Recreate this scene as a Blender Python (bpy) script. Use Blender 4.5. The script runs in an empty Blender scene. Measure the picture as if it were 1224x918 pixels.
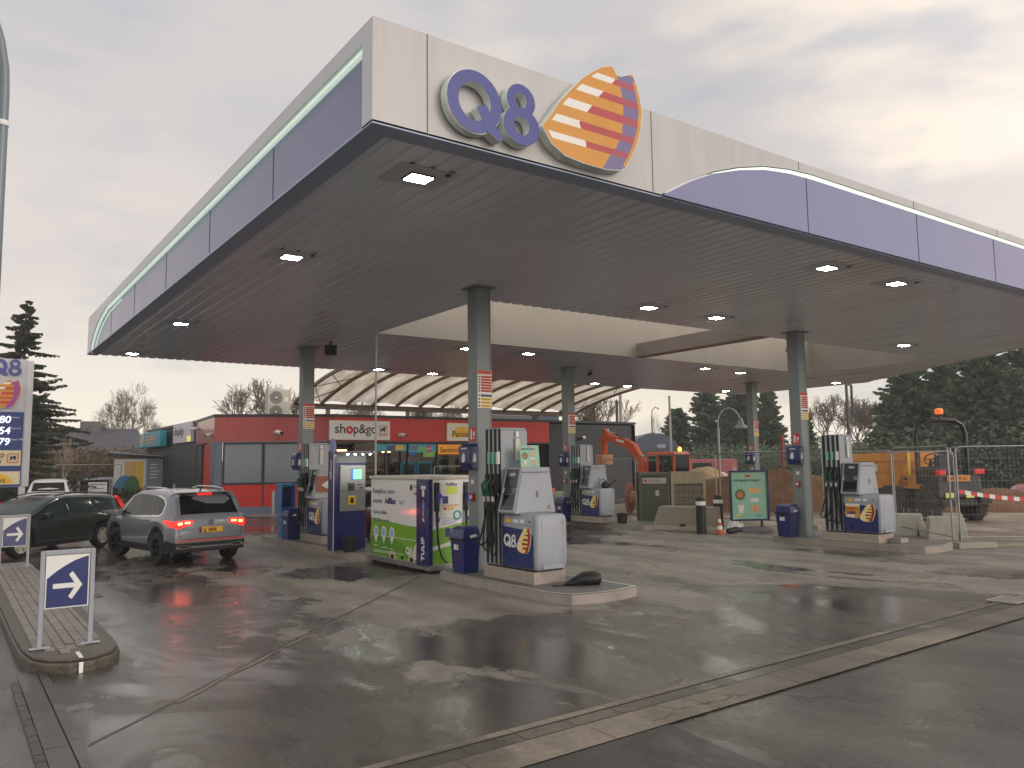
import bpy, bmesh, math, random
from mathutils import Matrix, Vector, Quaternion
R = math.radians
PI = math.pi
sc = bpy.context.scene
col = sc.collection

# ------------------------------------------------------------------ camera
cd = bpy.data.cameras.new('camera'); cam = bpy.data.objects.new('camera', cd); col.objects.link(cam)
cd.sensor_width = 36; cd.sensor_fit = 'HORIZONTAL'; cd.lens = 27.99; cd.clip_start = 0.05; cd.clip_end = 2000
_r = Vector((0.8158210, -0.5781735, -0.0123071)); _u = Vector((-0.0481420, -0.0891066, 0.9948580)); _f = Vector((0.5762972, 0.8110335, 0.1005295))
m = Matrix(((_r.x, _u.x, -_f.x, 0), (_r.y, _u.y, -_f.y, 0), (_r.z, _u.z, -_f.z, 2.0), (0, 0, 0, 1)))
cam.matrix_world = m
sc.camera = cam

# ------------------------------------------------------------------ world, sun, exposure
SUN_EL, SUN_AZ = R(15), math.atan2(-1.0, 0.35)          # direction towards the sun, behind the camera to the right
sdir = Vector((math.cos(SUN_AZ) * math.cos(SUN_EL), math.sin(SUN_AZ) * math.cos(SUN_EL), math.sin(SUN_EL)))
w = bpy.data.worlds.new('World'); sc.world = w; w.use_nodes = True
N = w.node_tree.nodes; L = w.node_tree.links; N.clear()
out = N.new('ShaderNodeOutputWorld'); bg = N.new('ShaderNodeBackground'); bg.inputs[1].default_value = 0.1
sky = N.new('ShaderNodeTexSky'); sky.sky_type = 'NISHITA'; sky.sun_disc = False
sky.sun_elevation = SUN_EL; sky.sun_rotation = PI / 2 - SUN_AZ
tc = N.new('ShaderNodeTexCoord'); sep = N.new('ShaderNodeSeparateXYZ'); L.new(tc.outputs['Generated'], sep.inputs[0])
def nmath(op, a, b=None, clamp=False):
    n = N.new('ShaderNodeMath'); n.operation = op; n.use_clamp = clamp
    for i, v in enumerate((a, b)):
        if v is None: continue
        if isinstance(v, (int, float)): n.inputs[i].default_value = v
        else: L.new(v, n.inputs[i])
    return n.outputs[0]
def nramp(fac, stops, interp='EASE'):
    n = N.new('ShaderNodeValToRGB'); n.color_ramp.interpolation = interp
    while len(n.color_ramp.elements) < len(stops): n.color_ramp.elements.new(0.5)
    for e, (p, c) in zip(n.color_ramp.elements, stops): e.position = p; e.color = (*c, 1)
    L.new(fac, n.inputs[0]); return n.outputs[0]
def nmix(fac, a, b, mode='MIX'):
    n = N.new('ShaderNodeMix'); n.data_type = 'RGBA'; n.blend_type = mode
    if isinstance(fac, (int, float)): n.inputs[0].default_value = fac
    else: L.new(fac, n.inputs[0])
    for i, v in ((6, a), (7, b)):
        if isinstance(v, tuple): n.inputs[i].default_value = (*v, 1)
        else: L.new(v, n.inputs[i])
    return n.outputs[2]
# overcast: grey lilac overhead, warm pale band low down, brighter towards +X and behind
grad = nramp(sep.outputs[2], [(0.0, (7.4, 6.8, 5.9)), (0.08, (6.6, 5.9, 5.1)), (0.20, (5.5, 4.8, 4.3)), (0.42, (4.35, 4.1, 4.05)), (0.9, (4.6, 4.45, 4.5))], 'LINEAR')
mp = N.new('ShaderNodeMapping'); mp.inputs['Scale'].default_value = (1.6, 1.6, 5.0); mp.inputs['Rotation'].default_value = (0.25, 0.1, 0.4); L.new(tc.outputs['Generated'], mp.inputs[0])
nz = N.new('ShaderNodeTexNoise'); nz.inputs['Scale'].default_value = 1.5; nz.inputs['Detail'].default_value = 6; nz.inputs['Roughness'].default_value = 0.5
L.new(mp.outputs[0], nz.inputs[0])
nz2 = N.new('ShaderNodeTexNoise'); nz2.inputs['Scale'].default_value = 3.4; nz2.inputs['Detail'].default_value = 4; L.new(mp.outputs[0], nz2.inputs[0])
side = nmath('MULTIPLY', nmath('SUBTRACT', sep.outputs[0], 0.42), 2.2, True)      # 0 on the left, 1 far right
cl = nramp(nz.outputs['Fac'], [(0.42, (0, 0, 0)), (0.60, (1, 1, 1))])
warm = nmix(nmath('MULTIPLY', cl, nmath('ADD', nmath('MULTIPLY', side, 0.75), 0.15)), grad, (7.8, 6.7, 5.4))
cl2 = nramp(nz2.outputs['Fac'], [(0.50, (0, 0, 0)), (0.72, (1, 1, 1))])
cool = nmix(nmath('MULTIPLY', cl2, nmath('ADD', nmath('MULTIPLY', side, .45), .3)), warm, (3.0, 3.25, 3.7))
# brighter sky behind the viewer (away from the picture)
dotn = N.new('ShaderNodeVectorMath'); dotn.operation = 'DOT_PRODUCT'; L.new(tc.outputs['Generated'], dotn.inputs[0]); dotn.inputs[1].default_value = (0.35, -0.93, 0.1)
back = nmath('MULTIPLY', nmath('ADD', dotn.outputs['Value'], 0.25), 0.8, True)
lit = nmix(back, cool, (10.0, 9.0, 8.4))
fin = nmix(0.12, lit, sky.outputs[0])
L.new(fin, bg.inputs[0]); L.new(bg.outputs[0], out.inputs[0])
sl = bpy.data.lights.new('sun', 'SUN'); sl.energy = 0.5; sl.angle = R(24); sl.color = (1.0, 0.90, 0.80)
so = bpy.data.objects.new('sun', sl); col.objects.link(so); so.rotation_euler = sdir.to_track_quat('Z', 'Y').to_euler()
sc.view_settings.view_transform = 'Standard'; sc.view_settings.look = 'None'; sc.view_settings.gamma = 1
sc.view_settings.use_curve_mapping = False; sc.view_settings.exposure = 0.62

# ------------------------------------------------------------------ materials
def lin(c):
    r = []
    for v in c:
        v /= 255.0
        r.append(v / 12.92 if v <= 0.04045 else ((v + 0.055) / 1.055) ** 2.4)
    return tuple(r)
MATS = {}
def mat(name, rgb, rough=0.5, metal=0.0, var=0.10, scale=3.0, bump=0.0, bscale=40.0, dirt=0.0, emit=0.0, coat=0.0, spec=0.5, stretch=None, trans=0.0):
    if name in MATS: return MATS[name]
    mt = bpy.data.materials.new(name); mt.use_nodes = True
    nt = mt.node_tree; n = nt.nodes; l = nt.links; b = n['Principled BSDF']
    t = n.new('ShaderNodeTexCoord'); mpp = n.new('ShaderNodeMapping'); l.new(t.outputs['Object'], mpp.inputs[0])
    if stretch: mpp.inputs['Scale'].default_value = stretch
    z = n.new('ShaderNodeTexNoise'); z.inputs['Scale'].default_value = scale; z.inputs['Detail'].default_value = 5; z.inputs['Roughness'].default_value = 0.6
    l.new(mpp.outputs[0], z.inputs[0])
    rp = n.new('ShaderNodeMapRange'); rp.inputs[1].default_value = 0.3; rp.inputs[2].default_value = 0.7; rp.inputs[3].default_value = 1 - var; rp.inputs[4].default_value = 1 + var
    l.new(z.outputs['Fac'], rp.inputs[0])
    mx = n.new('ShaderNodeMix'); mx.data_type = 'RGBA'; mx.blend_type = 'MULTIPLY'; mx.inputs[0].default_value = 1
    c = lin(rgb); mx.inputs[6].default_value = (*c, 1); l.new(rp.outputs[0], mx.inputs[7])
    cur = mx.outputs[2]
    if dirt:
        z2 = n.new('ShaderNodeTexNoise'); z2.inputs['Scale'].default_value = scale * 0.7; z2.inputs['Detail'].default_value = 9; z2.inputs['Roughness'].default_value = 0.75
        l.new(mpp.outputs[0], z2.inputs[0])
        r2 = n.new('ShaderNodeMapRange'); r2.inputs[1].default_value = 0.5; r2.inputs[2].default_value = 0.75; r2.inputs[3].default_value = 0; r2.inputs[4].default_value = dirt
        l.new(z2.outputs['Fac'], r2.inputs[0])
        m2 = n.new('ShaderNodeMix'); m2.data_type = 'RGBA'; l.new(r2.outputs[0], m2.inputs[0]); l.new(cur, m2.inputs[6]); m2.inputs[7].default_value = (*lin((88, 80, 70)), 1)
        cur = m2.outputs[2]
    l.new(cur, b.inputs['Base Color'])
    b.inputs['Roughness'].default_value = rough; b.inputs['Metallic'].default_value = metal
    b.inputs['Coat Weight'].default_value = coat; b.inputs['Coat Roughness'].default_value = 0.08
    b.inputs['Specular IOR Level'].default_value = spec; b.inputs['Transmission Weight'].default_value = trans
    if emit:
        b.inputs['Emission Color'].default_value = (*c, 1); b.inputs['Emission Strength'].default_value = emit
    if rough > 0.12 and metal < 0.9:
        r3 = n.new('ShaderNodeMapRange'); r3.inputs[3].default_value = max(0.04, rough - 0.10); r3.inputs[4].default_value = min(1, rough + 0.10); l.new(z.outputs['Fac'], r3.inputs[0]); l.new(r3.outputs[0], b.inputs['Roughness'])
    if bump:
        z3 = n.new('ShaderNodeTexNoise'); z3.inputs['Scale'].default_value = bscale; z3.inputs['Detail'].default_value = 4; l.new(mpp.outputs[0], z3.inputs[0])
        bp = n.new('ShaderNodeBump'); bp.inputs['Strength'].default_value = bump; bp.inputs['Distance'].default_value = 0.02; l.new(z3.outputs['Fac'], bp.inputs['Height']); l.new(bp.outputs[0], b.inputs['Normal'])
    MATS[name] = mt; return mt
def glassmat(name, tint, mixf=0.35, rough=0.02):
    if name in MATS: return MATS[name]
    mt = bpy.data.materials.new(name); mt.use_nodes = True; nt = mt.node_tree; n = nt.nodes; l = nt.links; n.clear()
    o = n.new('ShaderNodeOutputMaterial'); tr = n.new('ShaderNodeBsdfTransparent'); tr.inputs[0].default_value = (*lin(tint), 1)
    gl = n.new('ShaderNodeBsdfGlossy'); gl.inputs['Roughness'].default_value = rough; gl.inputs[0].default_value = (.9, .9, .9, 1)
    fr = n.new('ShaderNodeLayerWeight'); pw_ = n.new('ShaderNodeMath'); pw_.operation = 'POWER'; pw_.inputs[1].default_value = 4.0; l.new(fr.outputs['Facing'], pw_.inputs[0])
    a = n.new('ShaderNodeMath'); a.operation = 'MULTIPLY_ADD'; a.use_clamp = True; a.inputs[1].default_value = .6; a.inputs[2].default_value = .018; l.new(pw_.outputs[0], a.inputs[0])
    mx = n.new('ShaderNodeMixShader'); l.new(a.outputs[0], mx.inputs[0]); l.new(tr.outputs[0], mx.inputs[1]); l.new(gl.outputs[0], mx.inputs[2]); l.new(mx.outputs[0], o.inputs[0])
    MATS[name] = mt; return mt

WHITEP = mat('white_panel', (188, 187, 187), 0.32, var=0.04, scale=2.2, dirt=0.16, stretch=(2, 2, .14))
CREAMP = mat('cream_panel', (156, 150, 138), 0.5, var=0.07, scale=.7, dirt=0.18, stretch=(1, 1, .3))
BLUEP = mat('lilac_panel', (128, 130, 168), 0.22, var=0.03, scale=.6)
BLUE = mat('sign_blue', (18, 36, 100), 0.3, var=0.06)
BLUED = mat('bin_blue', (16, 32, 98), 0.32, var=0.10, scale=6, coat=.2)
Q8BLUE = mat('letter_blue', (54, 64, 140), 0.3, var=0.04)
LETSIDE = mat('letter_side', (222, 230, 226), 0.5, var=0.10, scale=6, dirt=0.30)
WHITE = mat('white_paint', (225, 225, 222), 0.4, var=0.03)
LGREY = mat('light_grey_plastic', (154, 159, 168), 0.36, var=0.07, scale=3, dirt=0.26, stretch=(1, 1, .5))
MGREY = mat('mid_grey_plastic', (122, 126, 130), 0.4, var=0.05)
DGREY = mat('dark_grey_plastic', (56, 58, 60), 0.4, var=0.1)
BLACK = mat('black_rubber', (16, 16, 17), 0.5, var=0.15, scale=8)
BLACKG = mat('black_gloss', (9, 9, 10), 0.12, var=0.1)
COLM = mat('column_paint', (124, 132, 134), 0.38, var=0.08, scale=2, dirt=0.28, stretch=(1, 1, .3))
STEEL = mat('galvanised_steel', (150, 152, 152), 0.42, metal=0.85, var=0.08, scale=20)
CHROME = mat('chrome_trim', (210, 212, 214), 0.15, metal=1, var=0.03)
RED = mat('red_panel', (196, 30, 22), 0.40, var=0.10, scale=1.2, dirt=0.15, stretch=(1, 1, .4))
REDF = mat('faded_red_panel', (158, 42, 36), 0.28, var=0.14, scale=1.0, dirt=0.25, stretch=(1, 1, .4), coat=.4)
REDS = mat('safety_red', (205, 40, 34), 0.4, var=0.06)
ORANGE = mat('emblem_orange', (206, 142, 42), 0.35, var=0.04)
EWHITE = mat('emblem_white', (232, 230, 225), 0.35, var=0.03)
ERED = mat('emblem_red', (176, 58, 60), 0.35, var=0.04)
EPURP = mat('emblem_purple', (112, 104, 146), 0.35, var=0.04)
ERP = mat('emblem_red_purple', (168, 66, 88), 0.35, var=0.04)
EYEL = mat('emblem_pale_yellow', (240, 216, 120), 0.35, var=0.04)
EDRED = mat('emblem_dark_red', (160, 24, 34), 0.35, var=0.04)
DARKW = mat('charcoal_cladding', (38, 43, 50), 0.5, var=0.10, scale=1.2, dirt=0.06, stretch=(1, 1, .3))
TRIMD = mat('dark_trim', (36, 40, 46), 0.45, var=0.1)
GREYTRIM = mat('blue_grey_trim', (98, 110, 128), 0.4, var=0.06)
CONC = mat('concrete', (150, 146, 136), 0.8, var=0.14, scale=3, bump=.4, bscale=30, dirt=0.35)
CONCD = mat('dark_wet_kerb', (84, 78, 68), 0.5, var=0.3, scale=5, bump=.6, bscale=25, dirt=0.5)
GREEN = mat('leaf_green_panel', (116, 170, 44), 0.35, var=0.05)
GREEND = mat('deep_green_panel', (92, 148, 40), 0.35, var=0.05)
NOZG = mat('nozzle_green', (10, 92, 58), 0.4, var=0.08)
YELLOW = mat('yellow_plastic', (232, 186, 28), 0.4, var=0.05)
TEAL = mat('teal_paint', (40, 148, 168), 0.4, var=0.06)
MINT = mat('mint_poster', (138, 182, 160), 0.45, var=0.04)
TYRE = mat('tyre_rubber', (24, 24, 25), 0.7, var=0.2, scale=10, bump=.3)
EXOR = mat('digger_orange', (206, 84, 40), 0.42, var=0.12, scale=4, dirt=0.25)
DUMPO = mat('dumper_orange', (224, 146, 50), 0.5, var=0.14, scale=3, dirt=0.5)
SILVERM = mat('alloy_silver', (206, 206, 190), 0.35, metal=.2, var=0.05)
LED = mat('lamp_diffuser', (250, 255, 238), 0.4, var=0.0, emit=80.0)
STRIP = mat('light_strip', (214, 232, 216), 0.4, var=0.02, emit=0.42)

# ------------------------------------------------------------------ mesh helpers
def frame(o, face='-Y', u=None, v=None):
    """right-handed frame: u to the right, v up, w out of the face"""
    o = Vector(o)
    if u is None: u = {'-Y': (1, 0, 0), '-X': (0, -1, 0), '+Y': (-1, 0, 0), '+X': (0, 1, 0), '+Z': (1, 0, 0)}[face]
    u = Vector(u).normalized(); v = Vector(v).normalized() if v else (Vector((0, 1, 0)) if face == '+Z' else Vector((0, 0, 1)))
    wv = u.cross(v)
    return Matrix(((u.x, v.x, wv.x, o.x), (u.y, v.y, wv.y, o.y), (u.z, v.z, wv.z, o.z), (0, 0, 0, 1)))
IDM = Matrix.Identity(4)
class MB:
    def __init__(s, T=None): s.v = []; s.f = []; s.mi = []; s.T = T or IDM; s.m = 0
    def add(s, vs, fs):
        b = len(s.v); s.v += [tuple(s.T @ Vector(p)) for p in vs]
        for f in fs: s.f.append([b + i for i in f]); s.mi.append(s.m)
        return s
    def box(s, x0, x1, y0, y1, z0, z1):
        return s.add([(x0, y0, z0), (x1, y0, z0), (x1, y1, z0), (x0, y1, z0), (x0, y0, z1), (x1, y0, z1), (x1, y1, z1), (x0, y1, z1)],
                     [(0, 3, 2, 1), (4, 5, 6, 7), (0, 1, 5, 4), (1, 2, 6, 5), (2, 3, 7, 6), (3, 0, 4, 7)])
    def taper(s, b, t, z0, z1):      # b, t = (x0,x1,y0,y1)
        return s.add([(b[0], b[2], z0), (b[1], b[2], z0), (b[1], b[3], z0), (b[0], b[3], z0), (t[0], t[2], z1), (t[1], t[2], z1), (t[1], t[3], z1), (t[0], t[3], z1)],
                     [(0, 3, 2, 1), (4, 5, 6, 7), (0, 1, 5, 4), (1, 2, 6, 5), (2, 3, 7, 6), (3, 0, 4, 7)])
    def prism(s, poly, z0, z1, side=None):     # poly in xy (ccw), extruded along z
        n = len(poly)
        s.add([(p[0], p[1], z1) for p in poly], [tuple(range(n))])
        k = s.m
        if side is not None: s.m = side
        s.add([(p[0], p[1], z0) for p in poly], [tuple(range(n - 1, -1, -1))])
        s.add([(p[0], p[1], z0) for p in poly] + [(p[0], p[1], z1) for p in poly], [(i, (i + 1) % n, n + (i + 1) % n, n + i) for i in range(n)])
        s.m = k; return s
    def poly(s, pts): return s.add(pts, [tuple(range(len(pts)))])
    def cyl(s, p0, p1, r0, r1=None, n=12, caps=True):
        r1 = r0 if r1 is None else r1
        p0, p1 = Vector(p0), Vector(p1); d = (p1 - p0)
        if d.length < 1e-6: return s
        q = d.to_track_quat('Z', 'Y'); vs = []
        for p, r in ((p0, r0), (p1, r1)):
            for i in range(n): vs.append(p + q @ Vector((r * math.cos(2 * PI * i / n), r * math.sin(2 * PI * i / n), 0)))
        fs = [(i, (i + 1) % n, n + (i + 1) % n, n + i) for i in range(n)]
        if caps: fs += [tuple(range(n - 1, -1, -1)), tuple(range(n, 2 * n))]
        return s.add(vs, fs)
    def tube(s, pts, r, n=8):
        pts = [Vector(p) for p in pts]; vs = []; up = None
        for i, p in enumerate(pts):
            d = (pts[min(i + 1, len(pts) - 1)] - pts[max(i - 1, 0)]).normalized()
            if up is None:
                up = Vector((0, 0, 1)) if abs(d.z) < .9 else Vector((1, 0, 0))
            a = d.cross(up).normalized(); b = a.cross(d).normalized(); up = b
            rr = r[i] if isinstance(r, (list, tuple)) else r
            for k in range(n): vs.append(p + a * rr * math.cos(2 * PI * k / n) + b * rr * math.sin(2 * PI * k / n))
        fs = []
        for i in range(len(pts) - 1):
            for k in range(n): fs.append((i * n + k, i * n + (k + 1) % n, (i + 1) * n + (k + 1) % n, (i + 1) * n + k))
        fs += [tuple(range(n - 1, -1, -1)), tuple(range((len(pts) - 1) * n, len(pts) * n))]
        return s.add(vs, fs)
    def lathe(s, prof, n=20, c=(0, 0, 0)):    # prof [(r,z)] around local z
        vs = []
        for r, z in prof:
            for i in range(n): vs.append((c[0] + r * math.cos(2 * PI * i / n), c[1] + r * math.sin(2 * PI * i / n), c[2] + z))
        fs = []
        for j in range(len(prof) - 1):
            for i in range(n): fs.append((j * n + i, j * n + (i + 1) % n, (j + 1) * n + (i + 1) % n, (j + 1) * n + i))
        fs += [tuple(range(n - 1, -1, -1)), tuple(range((len(prof) - 1) * n, len(prof) * n))]
        return s.add(vs, fs)
    def ring(s, cx, cy, rx, ry, tx, ty, z0, z1, n=40, a0=0, a1=2 * PI, side=None, p=2.0):
        full = abs(a1 - a0 - 2 * PI) < 1e-6; o = []; i_ = []
        for k in range(n + (0 if full else 1)):
            a = a0 + (a1 - a0) * k / n; ca, sa = math.cos(a), math.sin(a)
            o.append((cx + rx * ca, cy + ry * sa)); i_.append((cx + (rx - tx) * ca, cy + (ry - ty) * sa))
        m_ = len(o); idx = range(m_ if full else m_ - 1); nx = lambda k: (k + 1) % m_
        s.add([(*q, z1) for q in o] + [(*q, z1) for q in i_], [(k, nx(k), m_ + nx(k), m_ + k) for k in idx])
        k0 = s.m
        if side is not None: s.m = side
        s.add([(*q, z0) for q in o] + [(*q, z1) for q in o], [(k, nx(k), m_ + nx(k), m_ + k) for k in idx])
        s.add([(*q, z0) for q in i_] + [(*q, z1) for q in i_], [(nx(k), k, m_ + k, m_ + nx(k)) for k in idx])
        s.m = k0; return s
    def build(s, name, mats, parent=None, smooth=None, bevel=0, seg=2):
        me = bpy.data.meshes.new(name); me.from_pydata(s.v, [], s.f)
        if not isinstance(mats, (list, tuple)): mats = [mats]
        for q in mats: me.materials.append(q)
        me.polygons.foreach_set('material_index', [min(i, len(mats) - 1) for i in s.mi])
        if smooth is not None:
            bm = bmesh.new(); bm.from_mesh(me); bmesh.ops.remove_doubles(bm, verts=bm.verts, dist=1e-5)
            for e in bm.edges:
                if len(e.link_faces) == 2: e.smooth = e.calc_face_angle(0) < R(smooth)
                else: e.smooth = False
            for f in bm.faces: f.smooth = True
            bm.to_mesh(me); bm.free()
        elif bevel:
            bm = bmesh.new(); bm.from_mesh(me); bmesh.ops.remove_doubles(bm, verts=bm.verts, dist=1e-5); bm.to_mesh(me); bm.free()
        o = bpy.data.objects.new(name, me); col.objects.link(o)
        if parent is not None: o.parent = parent
        if bevel:
            b = o.modifiers.new('bevel', 'BEVEL'); b.width = bevel; b.segments = seg; b.limit_method = 'ANGLE'; b.angle_limit = R(40)
        return o
def tag(o, label=None, cat=None, group=None, kind=None):
    if label: o['label'] = label
    if cat: o['category'] = cat
    if group: o['group'] = group
    if kind: o['kind'] = kind
    return o
def thing(name, label, cat, loc=(0, 0, 0), rz=0, group=None):
    o = bpy.data.objects.new(name, None); col.objects.link(o); o.location = loc; o.rotation_euler = (0, 0, rz); o.empty_display_size = .2
    return tag(o, label, cat, group)
def dup(root, loc, rz=None, label=None, scale=None, skip=()):
    r = root.copy(); col.objects.link(r); r.location = loc
    if rz is not None: r.rotation_euler = (0, 0, rz)
    if scale: r.scale = scale
    if label: r['label'] = label
    for ch in list(root.children):
        if ch.name.split('.')[0] in skip: continue
        c = ch.copy(); col.objects.link(c); c.parent = r
        for g in ch.children:
            d = g.copy(); col.objects.link(d); d.parent = c
    return r
def text(body, size, mt, parent, T, u=0, v=0, align='LEFT', bold=0.0, ext=0.003, sx=1.0, name='lettering', shear=0, vertical=False, w=0.004, spacing=1.0):
    cu = bpy.data.curves.new('t', 'FONT'); cu.body = body; cu.size = size; cu.align_x = align; cu.extrude = ext; cu.offset = bold; cu.shear = shear; cu.resolution_u = 3; cu.space_character = spacing
    ob = bpy.data.objects.new('t', cu); col.objects.link(ob)
    dg = bpy.context.evaluated_depsgraph_get(); me = bpy.data.meshes.new_from_object(ob.evaluated_get(dg))
    bpy.data.objects.remove(ob); bpy.data.curves.remove(cu)
    X = T @ Matrix.Translation((u, v, w)) @ Matrix.Diagonal((sx, 1, 1, 1))
    if vertical: X = T @ Matrix.Translation((u, v, w)) @ Matrix.Rotation(PI / 2, 4, 'Z') @ Matrix.Diagonal((sx, 1, 1, 1))
    me.transform(X); me.materials.clear(); me.materials.append(mt); me.name = name
    o = bpy.data.objects.new(name, me); col.objects.link(o); o.parent = parent
    return o
def lerp(a, b, t): return a + (b - a) * t
def interp(x, P):
    if x <= P[0][0]: return P[0][1]
    for (a, b), (c, d) in zip(P, P[1:]):
        if x <= c: return b + (d - b) * (x - a) / (c - a) if c > a else d
    return P[-1][1]

# the sail emblem: outline in a 1.50 x 1.26 box, stripes, two lobes
EL = [(0, .40), (.024, .21), (.10, .087), (.23, .0), (.365, .087), (.50, .167), (.65, .28), (.786, .39), (.897, .51), (.96, .59), (1, .69)]
ER = [(0, .62), (.03, .76), (.07, .81), (.18, .87), (.31, .93), (.48, .98), (.66, 1.0), (.79, .98), (.91, .947), (1, .90)]
C1 = [(0, .40), (.18, .41), (.36, .345), (.515, .447), (.69, .565), (.87, .715), (1, .75)]
C2 = [(0, .57), (.07, .607), (.135, .647), (.22, .707), (.29, .74), (.39, .78), (.62, .80), (.74, .793), (.905, .753), (1, .74)]
def emblem(parent, T, cu, cv, W, H, thick=0.02, mats=None, name='emblem', sidemat=None, rows=64):
    mats = mats or [ORANGE, EWHITE, ERED, EPURP, ERP]
    b = MB(T); w1 = thick + 0.002
    P = lambda u, v, z: (cu + u * W, cv + v * H, z)
    for i in range(rows):
        v0, v1 = i / rows, (i + 1) / rows; vm = (v0 + v1) / 2
        zz = vm * 1.26
        bar = any(a <= zz <= c for a, c in ((1.04, 1.12), (.83, .92), (.61, .70), (.395, .485), (.185, .27)))
        spans = []
        brd = .035
        def sp(f0, f1, mi_): spans.append((f0, f1, mi_))
        xl = lambda v: interp(v, EL); xr = lambda v: interp(v, ER); c1 = lambda v: interp(v, C1); c2 = lambda v: interp(v, C2)
        nl = (lambda v: .753 - max(0, v - .913) * .70); nr = (lambda v: .753 + max(0, v - .913) * 1.8)
        if vm > .93:
            sp(xl, nl, 0); sp(nr, lambda v: max(xr(v), nr(v)), 0 if vm > .965 else 3)
        else:
            if bar: sp(xl, lambda v: xl(v) + brd, 0); sp(lambda v: xl(v) + brd, lambda v: max(c1(v), xl(v) + brd), 1); sp(lambda v: max(c1(v), xl(v) + brd), c2, 2); sp(c2, lambda v: max(xr(v) - brd, c2(v)), 4); sp(lambda v: max(xr(v) - brd, c2(v)), xr, 0)
            elif vm < .07: sp(xl, c2, 0); sp(c2, lambda v: max(xr(v), c2(v)), 3)
            else: sp(xl, c2, 0); sp(c2, lambda v: max(xr(v) - brd, c2(v)), 3); sp(lambda v: max(xr(v) - brd, c2(v)), xr, 0)
        for f0, f1, mi_ in spans:
            b.m = mi_; b.add([P(f0(v0), v0, w1), P(f1(v0), v0, w1), P(f1(v1), v1, w1), P(f0(v1), v1, w1)], [(0, 1, 2, 3)])
    o = b.build(name, mats, parent)
    s = MB(T)
    outl = [(u, v) for v, u in [(v, u) for v, u in ER]] + [(.753, .913)] + [(u, v) for v, u in reversed(EL)]
    e = .012 if sidemat else .02
    outl = [(cu + (.5 + (u - .5) * (1 + e)) * W, cv + (.48 + (v - .48) * (1 + e)) * H) for u, v in outl]
    s.prism(outl, 0, thick)
    s.build('emblem_backing', sidemat or EWHITE, parent)
    return o
def letterQ8(parent, T, u, v, h, thick=.02, face=None, side=None, name='lettering'):
    """Q and 8 with cap height h, lower left at u,v"""
    face = face or WHITE; side = side or face
    b = MB(T); k = h / .70
    b.m = 0; b.ring(u + .35 * k, v + .37 * k, .355 * k, .36 * k, .150 * k, .145 * k, 0, thick, side=1, n=48)
    b.prism([(u + .36 * k, v + .22 * k), (u + .60 * k, v - .06 * k), (u + .74 * k, v - .02 * k), (u + .72 * k, v + .06 * k), (u + .44 * k, v + .32 * k)], 0, thick + .003, side=1)
    o1 = b.build('letter_q', [face, side], parent)
    b = MB(T)
    b.ring(u + 1.0 * k, v + .515 * k, .205 * k, .20 * k, .115 * k, .105 * k, 0, thick, side=1, n=40)
    b.ring(u + 1.0 * k, v + .19 * k, .255 * k, .225 * k, .135 * k, .118 * k, 0, thick + .003, side=1, n=40)
    b.build('digit_eight', [face, side], parent)
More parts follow.
